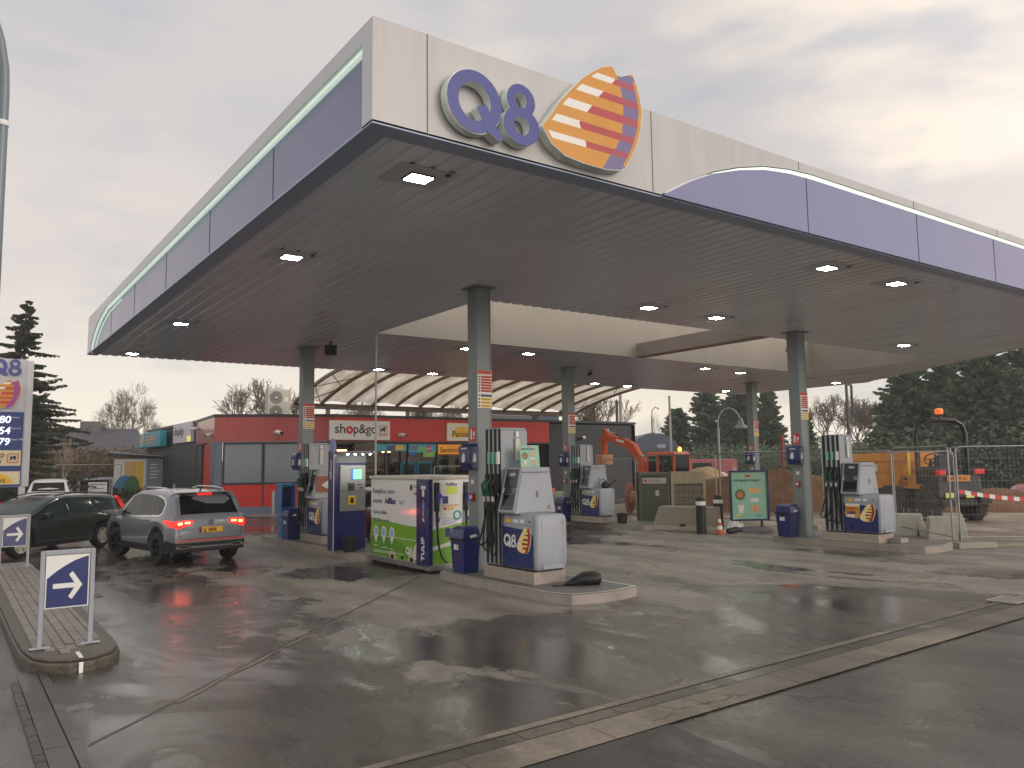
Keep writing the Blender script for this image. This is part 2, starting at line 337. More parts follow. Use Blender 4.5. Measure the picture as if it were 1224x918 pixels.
# ------------------------------------------------------------------ ground materials
def groundmat(name, dry, wet, wetbias=0.0, island=None, rdry=0.55, rwet=0.04, gravel=0.38, dscale=.35, kind='asphalt'):
    mt = bpy.data.materials.new(name); mt.use_nodes = True; nt = mt.node_tree; n = nt.nodes; l = nt.links; b = n['Principled BSDF']
    g = n.new('ShaderNodeNewGeometry')
    def noise(scale, det=6, rough=.55, vec=None, dist=0):
        z = n.new('ShaderNodeTexNoise'); z.inputs['Scale'].default_value = scale; z.inputs['Detail'].default_value = det; z.inputs['Roughness'].default_value = rough; z.inputs['Distortion'].default_value = dist
        l.new(vec or g.outputs['Position'], z.inputs[0]); return z.outputs['Fac']
    def mth(op, a, c=None, clamp=False, d=None):
        q = n.new('ShaderNodeMath'); q.operation = op; q.use_clamp = clamp
        for i, v in enumerate((a, c, d)):
            if v is None: continue
            if isinstance(v, (int, float)): q.inputs[i].default_value = v
            else: l.new(v, q.inputs[i])
        return q.outputs[0]
    def mr(f, a, c, d, e):
        q = n.new('ShaderNodeMapRange'); q.inputs[1].default_value = a; q.inputs[2].default_value = c; q.inputs[3].default_value = d; q.inputs[4].default_value = e; l.new(f, q.inputs[0]); return q.outputs[0]
    def mix(f, a, c, mode='MIX'):
        q = n.new('ShaderNodeMix'); q.data_type = 'RGBA'; q.blend_type = mode
        if isinstance(f, (int, float)): q.inputs[0].default_value = f
        else: l.new(f, q.inputs[0])
        for i, v in ((6, a), (7, c)):
            if isinstance(v, tuple): q.inputs[i].default_value = (*lin(v), 1)
            else: l.new(v, q.inputs[i])
        return q.outputs[2]
    mp_ = n.new('ShaderNodeMapping'); mp_.inputs['Rotation'].default_value = (0, 0, .35); mp_.inputs['Scale'].default_value = (1, .55, 1); l.new(g.outputs['Position'], mp_.inputs[0])
    big = noise(dscale, 8, .6, mp_.outputs[0], .6)
    med = noise(1.7, 6, .65, mp_.outputs[0], .4)
    fine = noise(70, 4, .8)
    w_ = mth('ADD', mth('MULTIPLY', big, 1.0), mth('MULTIPLY', med, .35))        # about .45 - .9
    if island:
        # paler slabs, some dry, some painting sky sheen: signed distance to boxes (world metres) blended with the noise so that the edge is ragged
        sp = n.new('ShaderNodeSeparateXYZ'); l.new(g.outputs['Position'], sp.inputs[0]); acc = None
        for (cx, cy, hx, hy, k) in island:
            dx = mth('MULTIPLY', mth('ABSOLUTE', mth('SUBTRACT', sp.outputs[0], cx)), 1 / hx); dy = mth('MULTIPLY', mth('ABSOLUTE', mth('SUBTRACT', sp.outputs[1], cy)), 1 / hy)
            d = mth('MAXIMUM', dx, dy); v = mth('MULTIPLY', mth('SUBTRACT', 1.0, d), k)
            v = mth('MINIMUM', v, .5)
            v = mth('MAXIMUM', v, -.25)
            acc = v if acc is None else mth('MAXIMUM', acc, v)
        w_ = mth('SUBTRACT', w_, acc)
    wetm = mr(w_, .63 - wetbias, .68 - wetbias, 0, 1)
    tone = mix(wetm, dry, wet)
    t2 = mr(med, .3, .7, .66, 1.34)
    tone = mix(1.0, tone, t2, 'MULTIPLY')
    t3 = mr(fine, .25, .75, 1 - gravel, 1 + gravel * 1.3)
    tone = mix(1.0, tone, t3, 'MULTIPLY')
    tone = mix(1.0, tone, mr(noise(19, 7, .8), .32, .68, .74, 1.30), 'MULTIPLY')
    # faint wheel tracks running along the lanes
    wt = n.new('ShaderNodeTexWave'); wt.bands_direction = 'X'; wt.inputs['Scale'].default_value = .17; wt.inputs['Distortion'].default_value = 3.5; wt.inputs['Detail'].default_value = 3; wt.inputs['Detail Scale'].default_value = .6; l.new(g.outputs['Position'], wt.inputs[0])
    tone = mix(1.0, tone, mr(wt.outputs['Fac'], .55, .95, 1.05, .80), 'MULTIPLY')
    # small pale grit and dark oil spots
    vo = n.new('ShaderNodeTexVoronoi'); vo.inputs['Scale'].default_value = 26; l.new(g.outputs['Position'], vo.inputs[0])
    grit = mth('MULTIPLY', mr(vo.outputs['Distance'], .04, .09, 1, 0), mr(noise(.8, 3), .50, .60, 0, .7))
    tone = mix(grit, tone, (150, 140, 118))
    oil = mr(noise(.9, 6, .75, None, 1.6), .62, .72, 0, .6)
    tone = mix(oil, tone, (22, 21, 20))
    # hairline cracks
    vc = n.new('ShaderNodeTexVoronoi'); vc.feature = 'DISTANCE_TO_EDGE'; vc.inputs['Scale'].default_value = .33
    wv = n.new('ShaderNodeVectorMath'); wv.operation = 'ADD'; nv = n.new('ShaderNodeTexNoise'); nv.inputs['Scale'].default_value = 1.3; nv.inputs['Detail'].default_value = 6; l.new(g.outputs['Position'], nv.inputs[0]); sv = n.new('ShaderNodeVectorMath'); sv.operation = 'SCALE'; sv.inputs['Scale'].default_value = 1.6
    l.new(nv.outputs['Color'], sv.inputs[0]); l.new(g.outputs['Position'], wv.inputs[0]); l.new(sv.outputs[0], wv.inputs[1]); l.new(wv.outputs[0], vc.inputs[0])
    crack = mth('MULTIPLY', mr(vc.outputs['Distance'], .0, .006, .8, 0), mr(noise(.35, 2), .48, .56, 0, 1))
    tone = mix(crack, tone, (20, 18, 16))
    l.new(tone, b.inputs['Base Color'])
    film = mth('MAXIMUM', mr(noise(.55, 5, .6, mp_.outputs[0], .8), .45, .55, 0, 1), mr(noise(2.3, 5, .6, mp_.outputs[0], .6), .54, .62, 0, 1))          # where the water film is thick
    ro = mth('ADD', mth('MULTIPLY', wetm, -(rdry - rwet) * .55), rdry)
    ro = mth('SUBTRACT', ro, mth('MULTIPLY', mth('MULTIPLY', wetm, film), (rdry - rwet) * .45))
    ro = mth('ADD', ro, mth('MULTIPLY', fine, .06)); l.new(ro, b.inputs['Roughness'])
    bp = n.new('ShaderNodeBump'); bp.inputs['Distance'].default_value = 0.010
    h = mth('ADD', mth('MULTIPLY', fine, .8), mth('MULTIPLY', noise(9, 4), .6)); l.new(h, bp.inputs['Height'])
    l.new(mth('ADD', mth('MULTIPLY', mth('MULTIPLY', wetm, film), -.22), .34), bp.inputs['Strength']); l.new(bp.outputs[0], b.inputs['Normal'])
    return mt
FORE = groundmat('forecourt_surface', (126, 120, 112), (68, 64, 59), 0.08, island=[(6.9, 11.3, 3.0, 3.4, .55), (6.8, 19, 1.6, 5.0, .35), (17.0, 12.5, 2.2, 4.5, .28), (4.3, 14.0, .8, 6, .1), (13.5, 13.0, 5.5, 7.0, .24), (20.0, 7.6, 8.0, 3.2, .34), (24.0, 12.0, 6.0, 8.0, .5)])  # right-hand street-side box paints bright sky sheen into the ground colour
ROAD = groundmat('road_asphalt', (98, 95, 88), (74, 72, 68), 0.10, gravel=.5, rdry=.5, rwet=.22, dscale=.25)
GUTT = groundmat('gutter_concrete', (122, 113, 101), (94, 87, 77), .0, gravel=.22, rdry=.6, rwet=.35)
GUTD = groundmat('gutter_channel', (100, 94, 84), (66, 62, 56), .05, gravel=.3, rdry=.5, rwet=.2)
SANDM = groundmat('sandy_ground', (156, 144, 126), (118, 106, 90), .0, gravel=.25, rdry=.8, rwet=.45)
PAVE = groundmat('pavement', (120, 118, 112), (84, 82, 78), .0, gravel=.2, rdry=.6, rwet=.3)
def sheet(name, pts, z, mt, kind='structure', seg=0):
    b = MB(); b.poly([(x, y, z) for x, y in pts]); return tag(b.build(name, mt), kind=kind)
sheet('ground', [(-400, -200), (700, -200), (700, 700), (-400, 700)], -0.30, mat('far_ground', (88, 92, 66), .9, var=.3, scale=.05, dirt=.3))
ROADP = groundmat('road_patch_asphalt', (78, 76, 72), (52, 50, 48), .12, gravel=.8, rdry=.6, rwet=.3, dscale=.6)
sheet('road_patch', [(.62, 4.37), (4.62, 4.48), (4.56, 4.0), (4.50, 3.4), (4.1, 1.5), (.62, 1.5)], .008, ROADP)
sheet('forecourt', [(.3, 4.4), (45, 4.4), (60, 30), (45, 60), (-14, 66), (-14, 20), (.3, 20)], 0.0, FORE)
sheet('road', [(-60, -40), (120, -40), (120, 6.4), (11, 4.58), (3, 4.40), (.62, 4.40), (.60, 6.2), (.70, 10.5), (.66, 19.5), (-.5, 24), (-14, 30), (-60, 40)], 0.004, ROAD)
# construction side: sandy ground
sheet('sandy_ground', [(18.9, 8.8), (60, -6), (90, 30), (60, 70), (33.5, 60), (33.5, 33), (19.4, 24.5), (19.2, 17.5), (18.75, 13.5)], 0.008, SANDM)
sheet('site_road', [(34.5, 5), (90, -9), (90, 34), (50, 30), (37, 18)], 0.014, mat('far_road', (150, 150, 150), .5, var=.1))
# gutter ribbon along the street edge (one cast strip and a narrower kerb channel with joints)
def strip(name, a0, a1, b0, b1, z, mt, n=40, jag=0.0, th=0.03):
    b = MB(); rnd = random.Random(4)
    for i in range(n):
        t0, t1 = i / n, (i + 1) / n; g = .003 / 1
        P = lambda p, q, t: (lerp(p[0], q[0], t), lerp(p[1], q[1], t))
        A, B_, C_, D = P(a0, a1, t0), P(a0, a1, t1), P(b0, b1, t1), P(b0, b1, t0)
        dz = rnd.uniform(-.0012, .0012)
        b.add([(*A, z + dz), (B_[0] - .007, B_[1], z + dz), (C_[0] - .007, C_[1], z + dz), (*D, z + dz)], [(0, 1, 2, 3)])
    return tag(b.build(name, mt), kind='structure')
sheet('gutter_bed', [(.6, 4.38), (26, 5.05), (26, 5.80), (.6, 5.05)], 0.008, mat('dark_joint', (78, 72, 64), .7))
strip('gutter_ribbon', (.62, 4.38), (26, 5.05), (.62, 4.76), (26, 5.45), 0.013, GUTT, 22)
strip('gutter_channel', (.62, 4.775), (26, 5.465), (.62, 4.93), (26, 5.66), 0.011, GUTD, 52)
strip('gutter_edging', (.62, 4.945), (26, 5.675), (.62, 5.03), (26, 5.78), 0.016, GUTT, 26)
# side gutter on the left edge, running away from the viewer
b = MB()
for i in range(26):
    y0 = 4.9 + i * .16 * 1.0; b.box(.60, .66, y0, y0 + .15, -.02, .020 + .002 * (i % 3))
tag(b.build('gutter_cobbles', mat('wet_cobbles', (62, 58, 52), .35, var=.3, scale=9, bump=.5)), kind='structure')
b = MB()
for i in range(5):
    y0 = 5.05 + i * .86; b.box(.672, .83, y0, y0 + .85, -.02, .018); b.box(.84, .915, y0 + .1, y0 + .95, -.02, .024)
tag(b.build('gutter_slabs', GUTD), kind='structure')
# expansion joint running diagonally over the forecourt
b = MB(); rnd = random.Random(2); pts = []
for i in range(41):
    t = i / 40; pts.append((lerp(.95, 7.2, t) + rnd.uniform(-.006, .006), lerp(6.72, 13.05, t) + rnd.uniform(-.006, .006)))
for (p, q), k in zip(zip(pts, pts[1:]), range(99)):
    b.add([(p[0] + .006, p[1] - .006, .006), (q[0] + .006, q[1] - .006, .006), (q[0] - .006, q[1] + .006, .006), (p[0] - .006, p[1] + .006, .006)], [(0, 1, 2, 3)])
tag(b.build('pavement_joint', mat('joint_tar', (24, 22, 20), .35, var=.2)), kind='structure')
b = MB()
for i in range(14):
    t = .12 + i * .034; x = lerp(.95, 7.2, t); y = lerp(6.72, 13.05, t); e = .03 + .012 * math.sin(i * 1.7)
    t2 = t + .034; x2 = lerp(.95, 7.2, t2); y2 = lerp(6.72, 13.05, t2); e2 = .03 + .012 * math.sin((i + 1) * 1.7)
    b.add([(x + .012, y - .012, .004), (x2 + .012, y2 - .012, .004), (x2 + .012 + e2, y2 - .012 - e2, .004), (x + .012 + e, y - .012 - e, .004)], [(0, 1, 2, 3)])
tag(b.build('joint_repair', mat('repair_mortar', (118, 108, 96), .6, var=.2, scale=8)), kind='structure')
# drain grates and covers
for (x, y, label) in ((12.3, 5.30, 'pale slotted drain grate set in the street gutter at the right'),):
    t = thing('drain_grate', label, 'drain', (x, y, .018), R(2))
    b = MB(); b.box(-.30, .30, -.20, -.17, 0, .012).box(-.30, .30, .17, .20, 0, .012).box(-.30, -.27, -.17, .17, 0, .012).box(.27, .30, -.17, .17, 0, .012)
    b.build('frame', CONC, t)
    b = MB()
    for i in range(7): b.box(-.25 + i * .075, -.21 + i * .075, -.17, .17, 0, .010)
    b.build('bars', CONC, t)
    b = MB(); b.box(-.27, .27, -.17, .17, -.002, .001); b.build('pit', BLACK, t)
for i, (x, y, r_, label) in enumerate(((4.35, 12.2, .20, 'round cast cover in the wet forecourt left of the pumps'), (1.95, 14.4, .0, 'small square cover beside the traffic island kerb'), (11.2, 8.1, .13, 'small rusty round cap in the forecourt at the right'))):
    b = MB()
    if r_: b.lathe([(r_ + .03, 0), (r_ + .03, .004), (r_, .004), (r_, .009), (0.01, .011)], 28)
    else: b.box(-.2, .2, -.18, .18, 0, .008)
    o = b.build('manhole_cover', mat('cast_iron_%d' % i, ((120, 112, 104), (58, 54, 50), (128, 62, 44))[i], .45, var=.2, scale=20, bump=.3)); o.location = (x, y, .002)
    tag(o, label, 'manhole cover')

# ------------------------------------------------------------------ traffic island with kerb, left
t = thing('traffic_island', 'long narrow kerbed island paved in grey blocks at the left', 'traffic island', (1.15, 12, 0))
def isl_outline(ins, y1=19.3):
    pts = [(-.48 + ins, y1 - 12)]
    pts += [(-.44 + ins, -1.2), (-.42 + ins, -2.05), (-.36 + ins * .9, -2.5 + ins * .3), (-.24 + ins * .5, -2.74 + ins), (-.05, -2.86 + ins), (.18, -2.84 + ins), (.37 - ins * .4, -2.68 + ins), (.47 - ins * .9, -2.42 + ins * .5), (.50 - ins, -2.0), (.50 - ins, 0), (.48 - ins, 4.0), (.36 - ins, y1 - 12.2), (.2, y1 - 12)]
    return pts
b = MB(); b.prism([(x, y) for x, y in isl_outline(0)], -.05, .10); b.prism(isl_outline(.025), .1, .142)
b.build('kerb', CONCD, t, bevel=.02, seg=3)
b = MB(); rnd = random.Random(8)
def xl_at(y):   # inner paving limits
    return (-.31 if y > -2.2 else -.31 + (-2.2 - y) * .6), (.345 if y > -2.1 else .345 - (-2.1 - y) * .7)
y = -2.55
while y < 6.9:
    a, c = xl_at(y); k = 0; x = a
    off = rnd.uniform(0, .0)
    while x < c - .04:
        wd = min(.096, c - x); h = .152 + rnd.uniform(-.003, .003) - (.006 if (k % 3 == 2) else 0)
        b.box(x + .004, x + wd - .004, y + .003 + (k % 2) * .1, y + .197 + (k % 2) * .1, .10, h); x += .1; k += 1
    y += .2
b.build('paving_blocks', mat('paving_block', (132, 126, 118), .6, var=.25, scale=6, bump=.4, dirt=.4), t)
b = MB(); b.add([(.03, -2.885, .0), (.065, -2.885, .0), (.07, -2.872, .10), (.03, -2.872, .10)], [(0, 1, 2, 3)]); b.box(.03, .07, -2.87, -2.55, .143, .1445); b.build('mortar_mark', WHITE, t)

# arrow signs standing on it
def arrow_sign(loc, rz, label):
    t = thing('direction_sign', label, 'sign', loc, rz, 'blue arrow signs on the traffic island')
    # posts at x=0 and .47, height 1.0
    b = MB(); b.box(-.022, .022, -.022, .022, .012, 1.0).box(.448, .492, -.022, .022, .012, 1.0).box(.022, .448, -.022, .022, .956, 1.0); b.build('frame', LGREY, t, bevel=.004)
    for x in (0, .47):
        b = MB(); b.box(x - .09, x + .10, -.035, .035, 0, .014); b.build('foot', LGREY, t, bevel=.003)
    b = MB(); b.box(.03, .44, -.012, .012, .40, .95); b.build('sign_panel', WHITE, t)
    T = frame((.03, -.0125, .40))
    b = MB(T); arc = [(0.012, .31), (.05, .345), (.11, .393), (.18, .44), (.26, .485), (.34, .515), (.398, .53)]
    b.prism([(0.012, .012), (.398, .012)] + arc[::-1], 0, .003); b.build('blue_field', BLUE, t)
    T2 = frame((.03, -.0155, .40)); b = MB(T2)
    b.prism([(.07, .205), (.30, .205), (.30, .255), (.07, .255)], 0, .003)
    b.prism([(.225, .355), (.335, .23), (.225, .105), (.262, .075), (.392, .23), (.262, .385)][::-1] if False else [(.215, .115), (.25, .085), (.345, .23), (.25, .375), (.215, .345), (.285, .23)], 0.0005, .0035)
    b.build('arrow', WHITE, t)
    return t
sg = arrow_sign((.89, 9.80, .15), 0, 'nearest blue arrow sign in a pale grey frame, at the rounded kerb end')
dup(sg, (.93, 18.2, .15), R(8), 'farther blue arrow sign cut by the left edge, beside the dark estate car')

# ------------------------------------------------------------------ canopy
H = 5.25; XA, YA, YB, XC = 3.14, 6.65, 25.18, 31.4
can = thing('station_canopy', 'large flat filling station canopy with white and lilac fascia and ribbed soffit', 'canopy', (0, 0, 0))
SOF = mat('soffit_metal', (222, 226, 238), 0.30, metal=0.0, var=0.06, scale=.9, dirt=0.14, stretch=(1, .15, 1), coat=.8); SOF.node_tree.nodes['Principled BSDF'].inputs['Coat Roughness'].default_value = .22
EDGE = mat('fascia_edge_blue', (150, 166, 192), .35, var=.05)
def diagY(x):      # front limit where the corner is cut off
    return YA + .1 if x < 23.6 else YA + .1 + (x - 23.6) * 1.51
OX0, OX1, OY0, OY1 = 8.45, 26.2, 13.0, 17.6
b = MB(); x = XA + .12; per = .25
while x < XC - .1:
    x1 = min(x + per, XC - .05); ya = max(diagY(x), diagY(x1)); ivs = [(ya, YB - .03)]
    if x > OX0 - .05 and x1 < OX1 + .1: ivs = [(ya, OY0), (OY1, YB - .03)]
    prof = [(x, H), (x + .165, H), (x + .180, H + .02), (x + .235, H + .02), (x + per, H)]
    for y0, y1 in ivs:
        if y1 - y0 < .1: continue
        for (a, az), (c, cz) in zip(prof, prof[1:]):
            b.add([(a, y0, az), (a, y1, az), (c, y1, cz), (c, y0, cz)], [(0, 1, 2, 3)])
    x += per
b.build('soffit', SOF, can)
b = MB()   # deck above (keeps light out), with the hole
def deckbox(x0, x1, y0, y1): b.box(x0, x1, y0, y1, H + .07, H + .10)
deckbox(XA + .1, OX0 - .02, YA + .1, YB - .05); deckbox(OX0 - .02, 23.6, YA + .1, OY0 - .02); deckbox(OX0 - .02, OX1 + .02, OY1 + .02, YB - .05)
b.prism([(23.6, YA + .1), (XC - .1, diagY(XC - .1)), (XC - .1, YB - .05), (OX1 + .02, YB - .05), (OX1 + .02, OY0 - .02), (23.6, OY0 - .02)], H + .07, H + .10)
b.build('roof_deck', DGREY, can)
# opening walls, cream, facing the viewer and inward
b = MB()
b.box(OX0, OX1, OY1, OY1 + .04, H - .01, 6.55).box(OX1, OX1 + .04, OY0, OY1, H - .01, 6.55).box(OX0 - .04, OX0, OY0, OY1, H + .02, 6.55).box(OX0, OX1, OY0 - .04, OY0, H + .06, 6.55)
b.build('opening_wall', CREAMP, can)
b = MB()
for xx in (11.9, 20.4): b.box(xx, xx + .012, OY1 - .004, OY1, H, 6.5)
for yy in (15.3,): b.box(OX1 - .004, OX1, yy, yy + .012, H, 6.5)
b.build('wall_seams', mat('seam_brown', (150, 138, 120), .6), can)
b = MB(); b.box(17.25, 17.55, OY0 - .02, OY1 - .005, H + .01, H + .42); b.build('cross_beam', mat('beam_taupe', (150, 138, 128), .5, var=.06, scale=1), can, bevel=.01)
b = MB(); b.box(17.24, 17.56, OY0 - .02, OY1 - .006, H - .012, H + .008); b.build('cross_beam_flange', mat('flange_brown', (112, 84, 70), .4, var=.1), can)
# front fascia (white), sits above the edge trim
Z1 = 6.30
def curve_front():
    return [(7.0, 5.27), (7.25, 5.42), (7.55, 5.58), (7.95, 5.75), (8.45, 5.90), (9.0, 6.02), (9.55, 6.08), (10.1, 6.10)]
FA, FB = 23.6, 6.65
b = MB(frame((0, YA, 0)))
cf = curve_front()
b.box(XA + .002, 7.0, H, Z1, -.12, 0)
for (xa, za), (xb, zb_) in zip(cf, cf[1:] + [(23.6, 6.10)]): b.prism([(xa, za), (xb, zb_), (xb, Z1), (xa, Z1)], -.12, 0)
b.build('front_fascia', WHITEP, can)
b = MB()
for xx, z0, z1 in ((3.73, H, Z1), (6.86, H, Z1), (9.84, 6.17, Z1), (13.0, 6.17, Z1), (16.0, 6.17, Z1), (19.0, 6.17, Z1)): b.box(xx, xx + .012, YA - .003, YA, z0, z1)
pass
b.build('fascia_seams', mat('seam_dark', (90, 88, 88), .5), can)
# lilac bow front: follows the curve, standing proud
b = MB(frame((0, YA, 0)))
lf = [(7.0, H + .005)] + [(x, z - .035) for x, z in cf[1:]] + [(23.6, 6.065)]
for (xa, za), (xb, zb_) in zip(lf, lf[1:]): b.prism([(xa, H), (xb, H), (xb, zb_), (xa, za)], 0.002, .05)
b.build('lilac_front', BLUEP, can)
for xx, zt in ((9.93, 6.06), (12.97, 6.06), (15.7, 6.06), (18.6, 6.06)): b = MB(); b.box(xx, xx + .014, YA - .056, YA - .048, H, zt); b.build('panel_seam', mat('seam_blue', (78, 82, 110), .5), can)
b = MB(frame((0, YA, 0))); cs = [(x, z) for x, z in cf if x > 7.7] + [(23.6, 6.10)]
wd = lambda i: .012 + min(.055, i * .014)
for (i, (xa, za)), (xb, zb_) in zip(enumerate(cs), cs[1:]): b.prism([(xa, za - .03), (xb, zb_ - .03), (xb, zb_ - .03 + wd(i + 1)), (xa, za - .03 + wd(i))], .0, .035)
b.build('light_strip', STRIP, can)
b = MB()
for (i, (x, z)), (x2, z2) in zip(enumerate(cs), cs[1:]): b.cyl((x, YA - .03, z - .02 + wd(i)), (x2, YA - .03, z2 - .02 + wd(i + 1)), .008, n=5)
b.build('strip_edge', TRIMD, can)
# left face: white frame, recessed lilac panel, light strip that curls down at the far end
b = MB(frame((XA, 0, 0), '-X'))      # u = -Y
b.box(-6.88, -6.652, H, Z1, -.12, 0); b.prism([(-22.3, 6.12), (-6.881, 6.12), (-6.881, Z1), (-22.3, Z1)], -.12, 0); b.prism([(-YB, H), (-24.75, H), (-24.55, 5.50), (-24.1, 5.75), (-24.1, Z1), (-YB, Z1)], -.12, 0); b.prism([(-24.1, 5.75), (-23.3, 5.99), (-22.3, 6.12), (-22.3, Z1), (-24.1, Z1)], -.12, 0)
b.build('side_fascia', mat('white_panel_side', (206, 208, 214), 0.3, var=0.03, scale=.8, dirt=0.05), can)
b = MB(); b.box(XA + .10, XA + .14, 6.88, 24.75, H, 6.15); b.build('lilac_side', BLUEP, can)
b = MB()
for yy in (9.75, 12.75, 15.8, 18.9, 21.9): b.box(XA + .095, XA + .10, yy, yy + .02, H, 6.06)
b.build('lilac_side_seams', mat('seam_blue', (78, 82, 110), .5), can)
sp = [(6.89, 6.10), (15, 6.10), (22.2, 6.10), (23.25, 5.96), (24.07, 5.73), (24.5, 5.49), (24.68, 5.26)]
b = MB(); b.tube([(XA + .055, y, z - .02) for y, z in sp], .032, 8); b.build('light_strip', STRIP, can, smooth=50)
# the strip's glow is a second thin tube near the bend
sp2 = [(20.5, 5.99), (22.1, 5.96), (23.0, 5.82), (23.7, 5.64), (24.08, 5.45), (24.28, 5.27)]
b = MB(); b.tube([(XA + .08, y, z) for y, z in sp2], .018, 6); b.build('light_strip', STRIP, can, smooth=50)
# lower edge trim all round
b = MB(); b.box(XA, XA + .25, YA + .25, YB, H - .015, H + .02); b.box(XA, 23.6, YA, YA + .25, H - .015, H + .02); b.box(XA + .12, XC, YB - .02, YB, H + .05, Z1); b.box(XC - .05, XC, 18.3, YB, H, Z1)
b.build('edge_trim', EDGE, can)
dl = math.hypot(XC - 23.6, diagY(XC) - YA); b = MB(frame((23.6, YA, 0), u=(XC - 23.6, diagY(XC) - YA, 0))); b.box(0, dl, H, Z1, -.12, 0); b.build('corner_fascia', WHITEP, can)
b = MB(); b.box(XA + .1, XA + .13, YB - .35, YB - .3, 0, 0.01)
# letters and emblem on the front fascia
T = frame((0, YA, 0))
q8 = thing('canopy_lettering', 'large raised blue Q8 letters on the white canopy front', 'sign letters', (3.885, YA, 5.365)); q8.scale = (.92, 1, .92); T0 = frame((0, -.01, 0))
def bigQ8():
    b = MB(T0); b.m = 0
    b.ring(.35, .33, .355, .355, .145, .135, 0.02, .13, side=1, n=56)
    b.prism([(.37, .27), (.50, .03), (.66, -.06), (.73, -.03), (.70, .03), (.62, .12), (.50, .33)], .02, .133, side=1)
    b.build('letter_q', [Q8BLUE, LETSIDE], q8)
    b = MB(T0); b.ring(.985, .505, .20, .195, .125, .10, .02, .13, side=1, n=44); b.ring(.985, .20, .255, .225, .150, .115, .02, .134, side=1, n=44)
    b.build('digit_eight', [Q8BLUE, LETSIDE], q8)
    for u, v, rx in ((.35, .33, .36),):
        b = MB(T0); b.ring(u, v, .365, .365, .012, .012, .02, .115, n=56); b.build('rim', LETSIDE, q8)
bigQ8()
em = thing('canopy_emblem', 'large striped orange, red and violet sail emblem mounted on the canopy front', 'emblem', (5.07, YA - .01, 5.33))
emblem(em, frame((0, 0, 0)), 0, 0, 1.50, 1.26, thick=.13, sidemat=LETSIDE, rows=100)
# canopy down lights
FIX = mat('light_frame', (190, 194, 200), .35, var=.05)
def canopy_light(x, y, label):
    t = thing('canopy_light', label, 'ceiling light', (x, y, H), 0, 'square lights set in the canopy soffit')
    b = MB(); b.box(-.36, .36, -.30, .30, -.012, .0); b.build('frame', FIX, t)
    b = MB(); b.box(-.15, .15, -.125, .125, -.028, -.0125); b.build('housing', DGREY, t)
    b = MB(); b.add([(-.135, -.11, -.0285), (-.135, .11, -.0285), (-.004, .11, -.0285), (-.004, -.11, -.0285)], [(0, 1, 2, 3)]); b.add([(.004, -.11, -.0285), (.004, .11, -.0285), (.135, .11, -.0285), (.135, -.11, -.0285)], [(0, 1, 2, 3)]); b.build('diffuser', LED, t)
    b = MB(); b.box(.22, .26, -.29, -.22, -.03, -.013); b.build('bracket', DGREY, t)
    return t
lx = {'a': 4.2, 'b': 11.8, 'c': 14.0, 'd': 21.4, 'e': 23.5, 'f': 29.6}
LP = [(4.21, 7.70, 'in the near left corner, largest of all'), (4.22, 11.79, 'second from the near corner along the left edge'), (4.17, 18.66, 'third along the left edge'), (4.15, 24.27, 'farthest along the left edge'),
      (11.88, 11.74, 'left of the pair between the near columns'), (14.03, 11.76, 'right of the pair between the near columns'), (11.98, 7.65, 'left of the pair behind the lilac bow front'), (14.16, 7.65, 'right of the pair behind the lilac bow front'),
      (22.07, 11.82, 'alone right of the near right column'), (11.73, 18.67, 'left of the pair behind the roof opening, by the near column'), (13.83, 18.61, 'right of the pair behind the roof opening'),
      (11.75, 24.25, 'left of the pair above the arched roof, left side'), (13.93, 24.44, 'right of the pair above the arched roof, left side'), (21.42, 24.33, 'left of the pair at the back edge near the middle column'), (23.36, 24.46, 'right of the pair at the back edge near the middle column'),
      (21.41, 18.52, 'left of the pair behind the cross beam'), (23.57, 18.74, 'right of the pair behind the cross beam'), (29.1, 24.0, 'at the far back corner, smallest'), (30.3, 19.2, 'at the far right edge of the canopy')]
first = None
for x, y, lb in LP:
    lb = 'lit square canopy light ' + lb
    if first is None: first = canopy_light(x, y, lb)
    else: dup(first, (x, y, H), 0, lb)
# cameras and floods under the soffit
def cam_dome(x, y, z, label, rz=0, s=1.0):
    t = thing('security_camera', label, 'security camera', (x, y, z), rz); t.scale = (s, s, s)
    b = MB(); b.cyl((0, 0, 0), (0, 0, -.10), .03, n=10); b.box(-.06, .06, -.06, .06, -.015, 0); b.build('mount', DGREY, t)
    b = MB(); b.cyl((0, .06, -.13), (0, -.20, -.17), .065, .06, 14); b.build('housing', BLACK, t, smooth=40)
    b = MB(); b.cyl((0, -.20, -.17), (0, -.215, -.172), .045, n=14); b.build('lens', BLACKG, t)
    return t
fl = thing('floodlight', 'black floodlight box under the canopy left of the near column', 'floodlight', (8.05, 19.45, H), R(-30))
b = MB(); b.box(-.03, .03, -.02, .02, -.10, 0).box(-.16, .16, -.02, .02, -.14, -.10).build('bracket', BLACK, fl)
b = MB(); b.box(-.15, .15, -.10, .10, -.36, -.14).build('housing', BLACK, fl, bevel=.02)
b = MB(); b.box(-.12, .12, -.106, -.101, -.33, -.17).build('lens', BLACKG, fl)
cam_dome(18.3, 21.0, H, 'small black camera under the canopy beside the middle back column', R(-60), .9)
cam_dome(19.6, 13.9, H, 'small dark camera under the canopy right of the near right column', R(20), .6)
# thin pipe from soffit to the dispenser island
b = MB(); b.cyl((0, 0, 0), (0, 0, H - .15), .022, n=10); o = b.build('thin_pole', STEEL, smooth=50); o.location = (7.55, 15.72, .15); tag(o, 'thin vertical metal pipe rising from behind the AdBlue unit to the soffit', 'pipe')

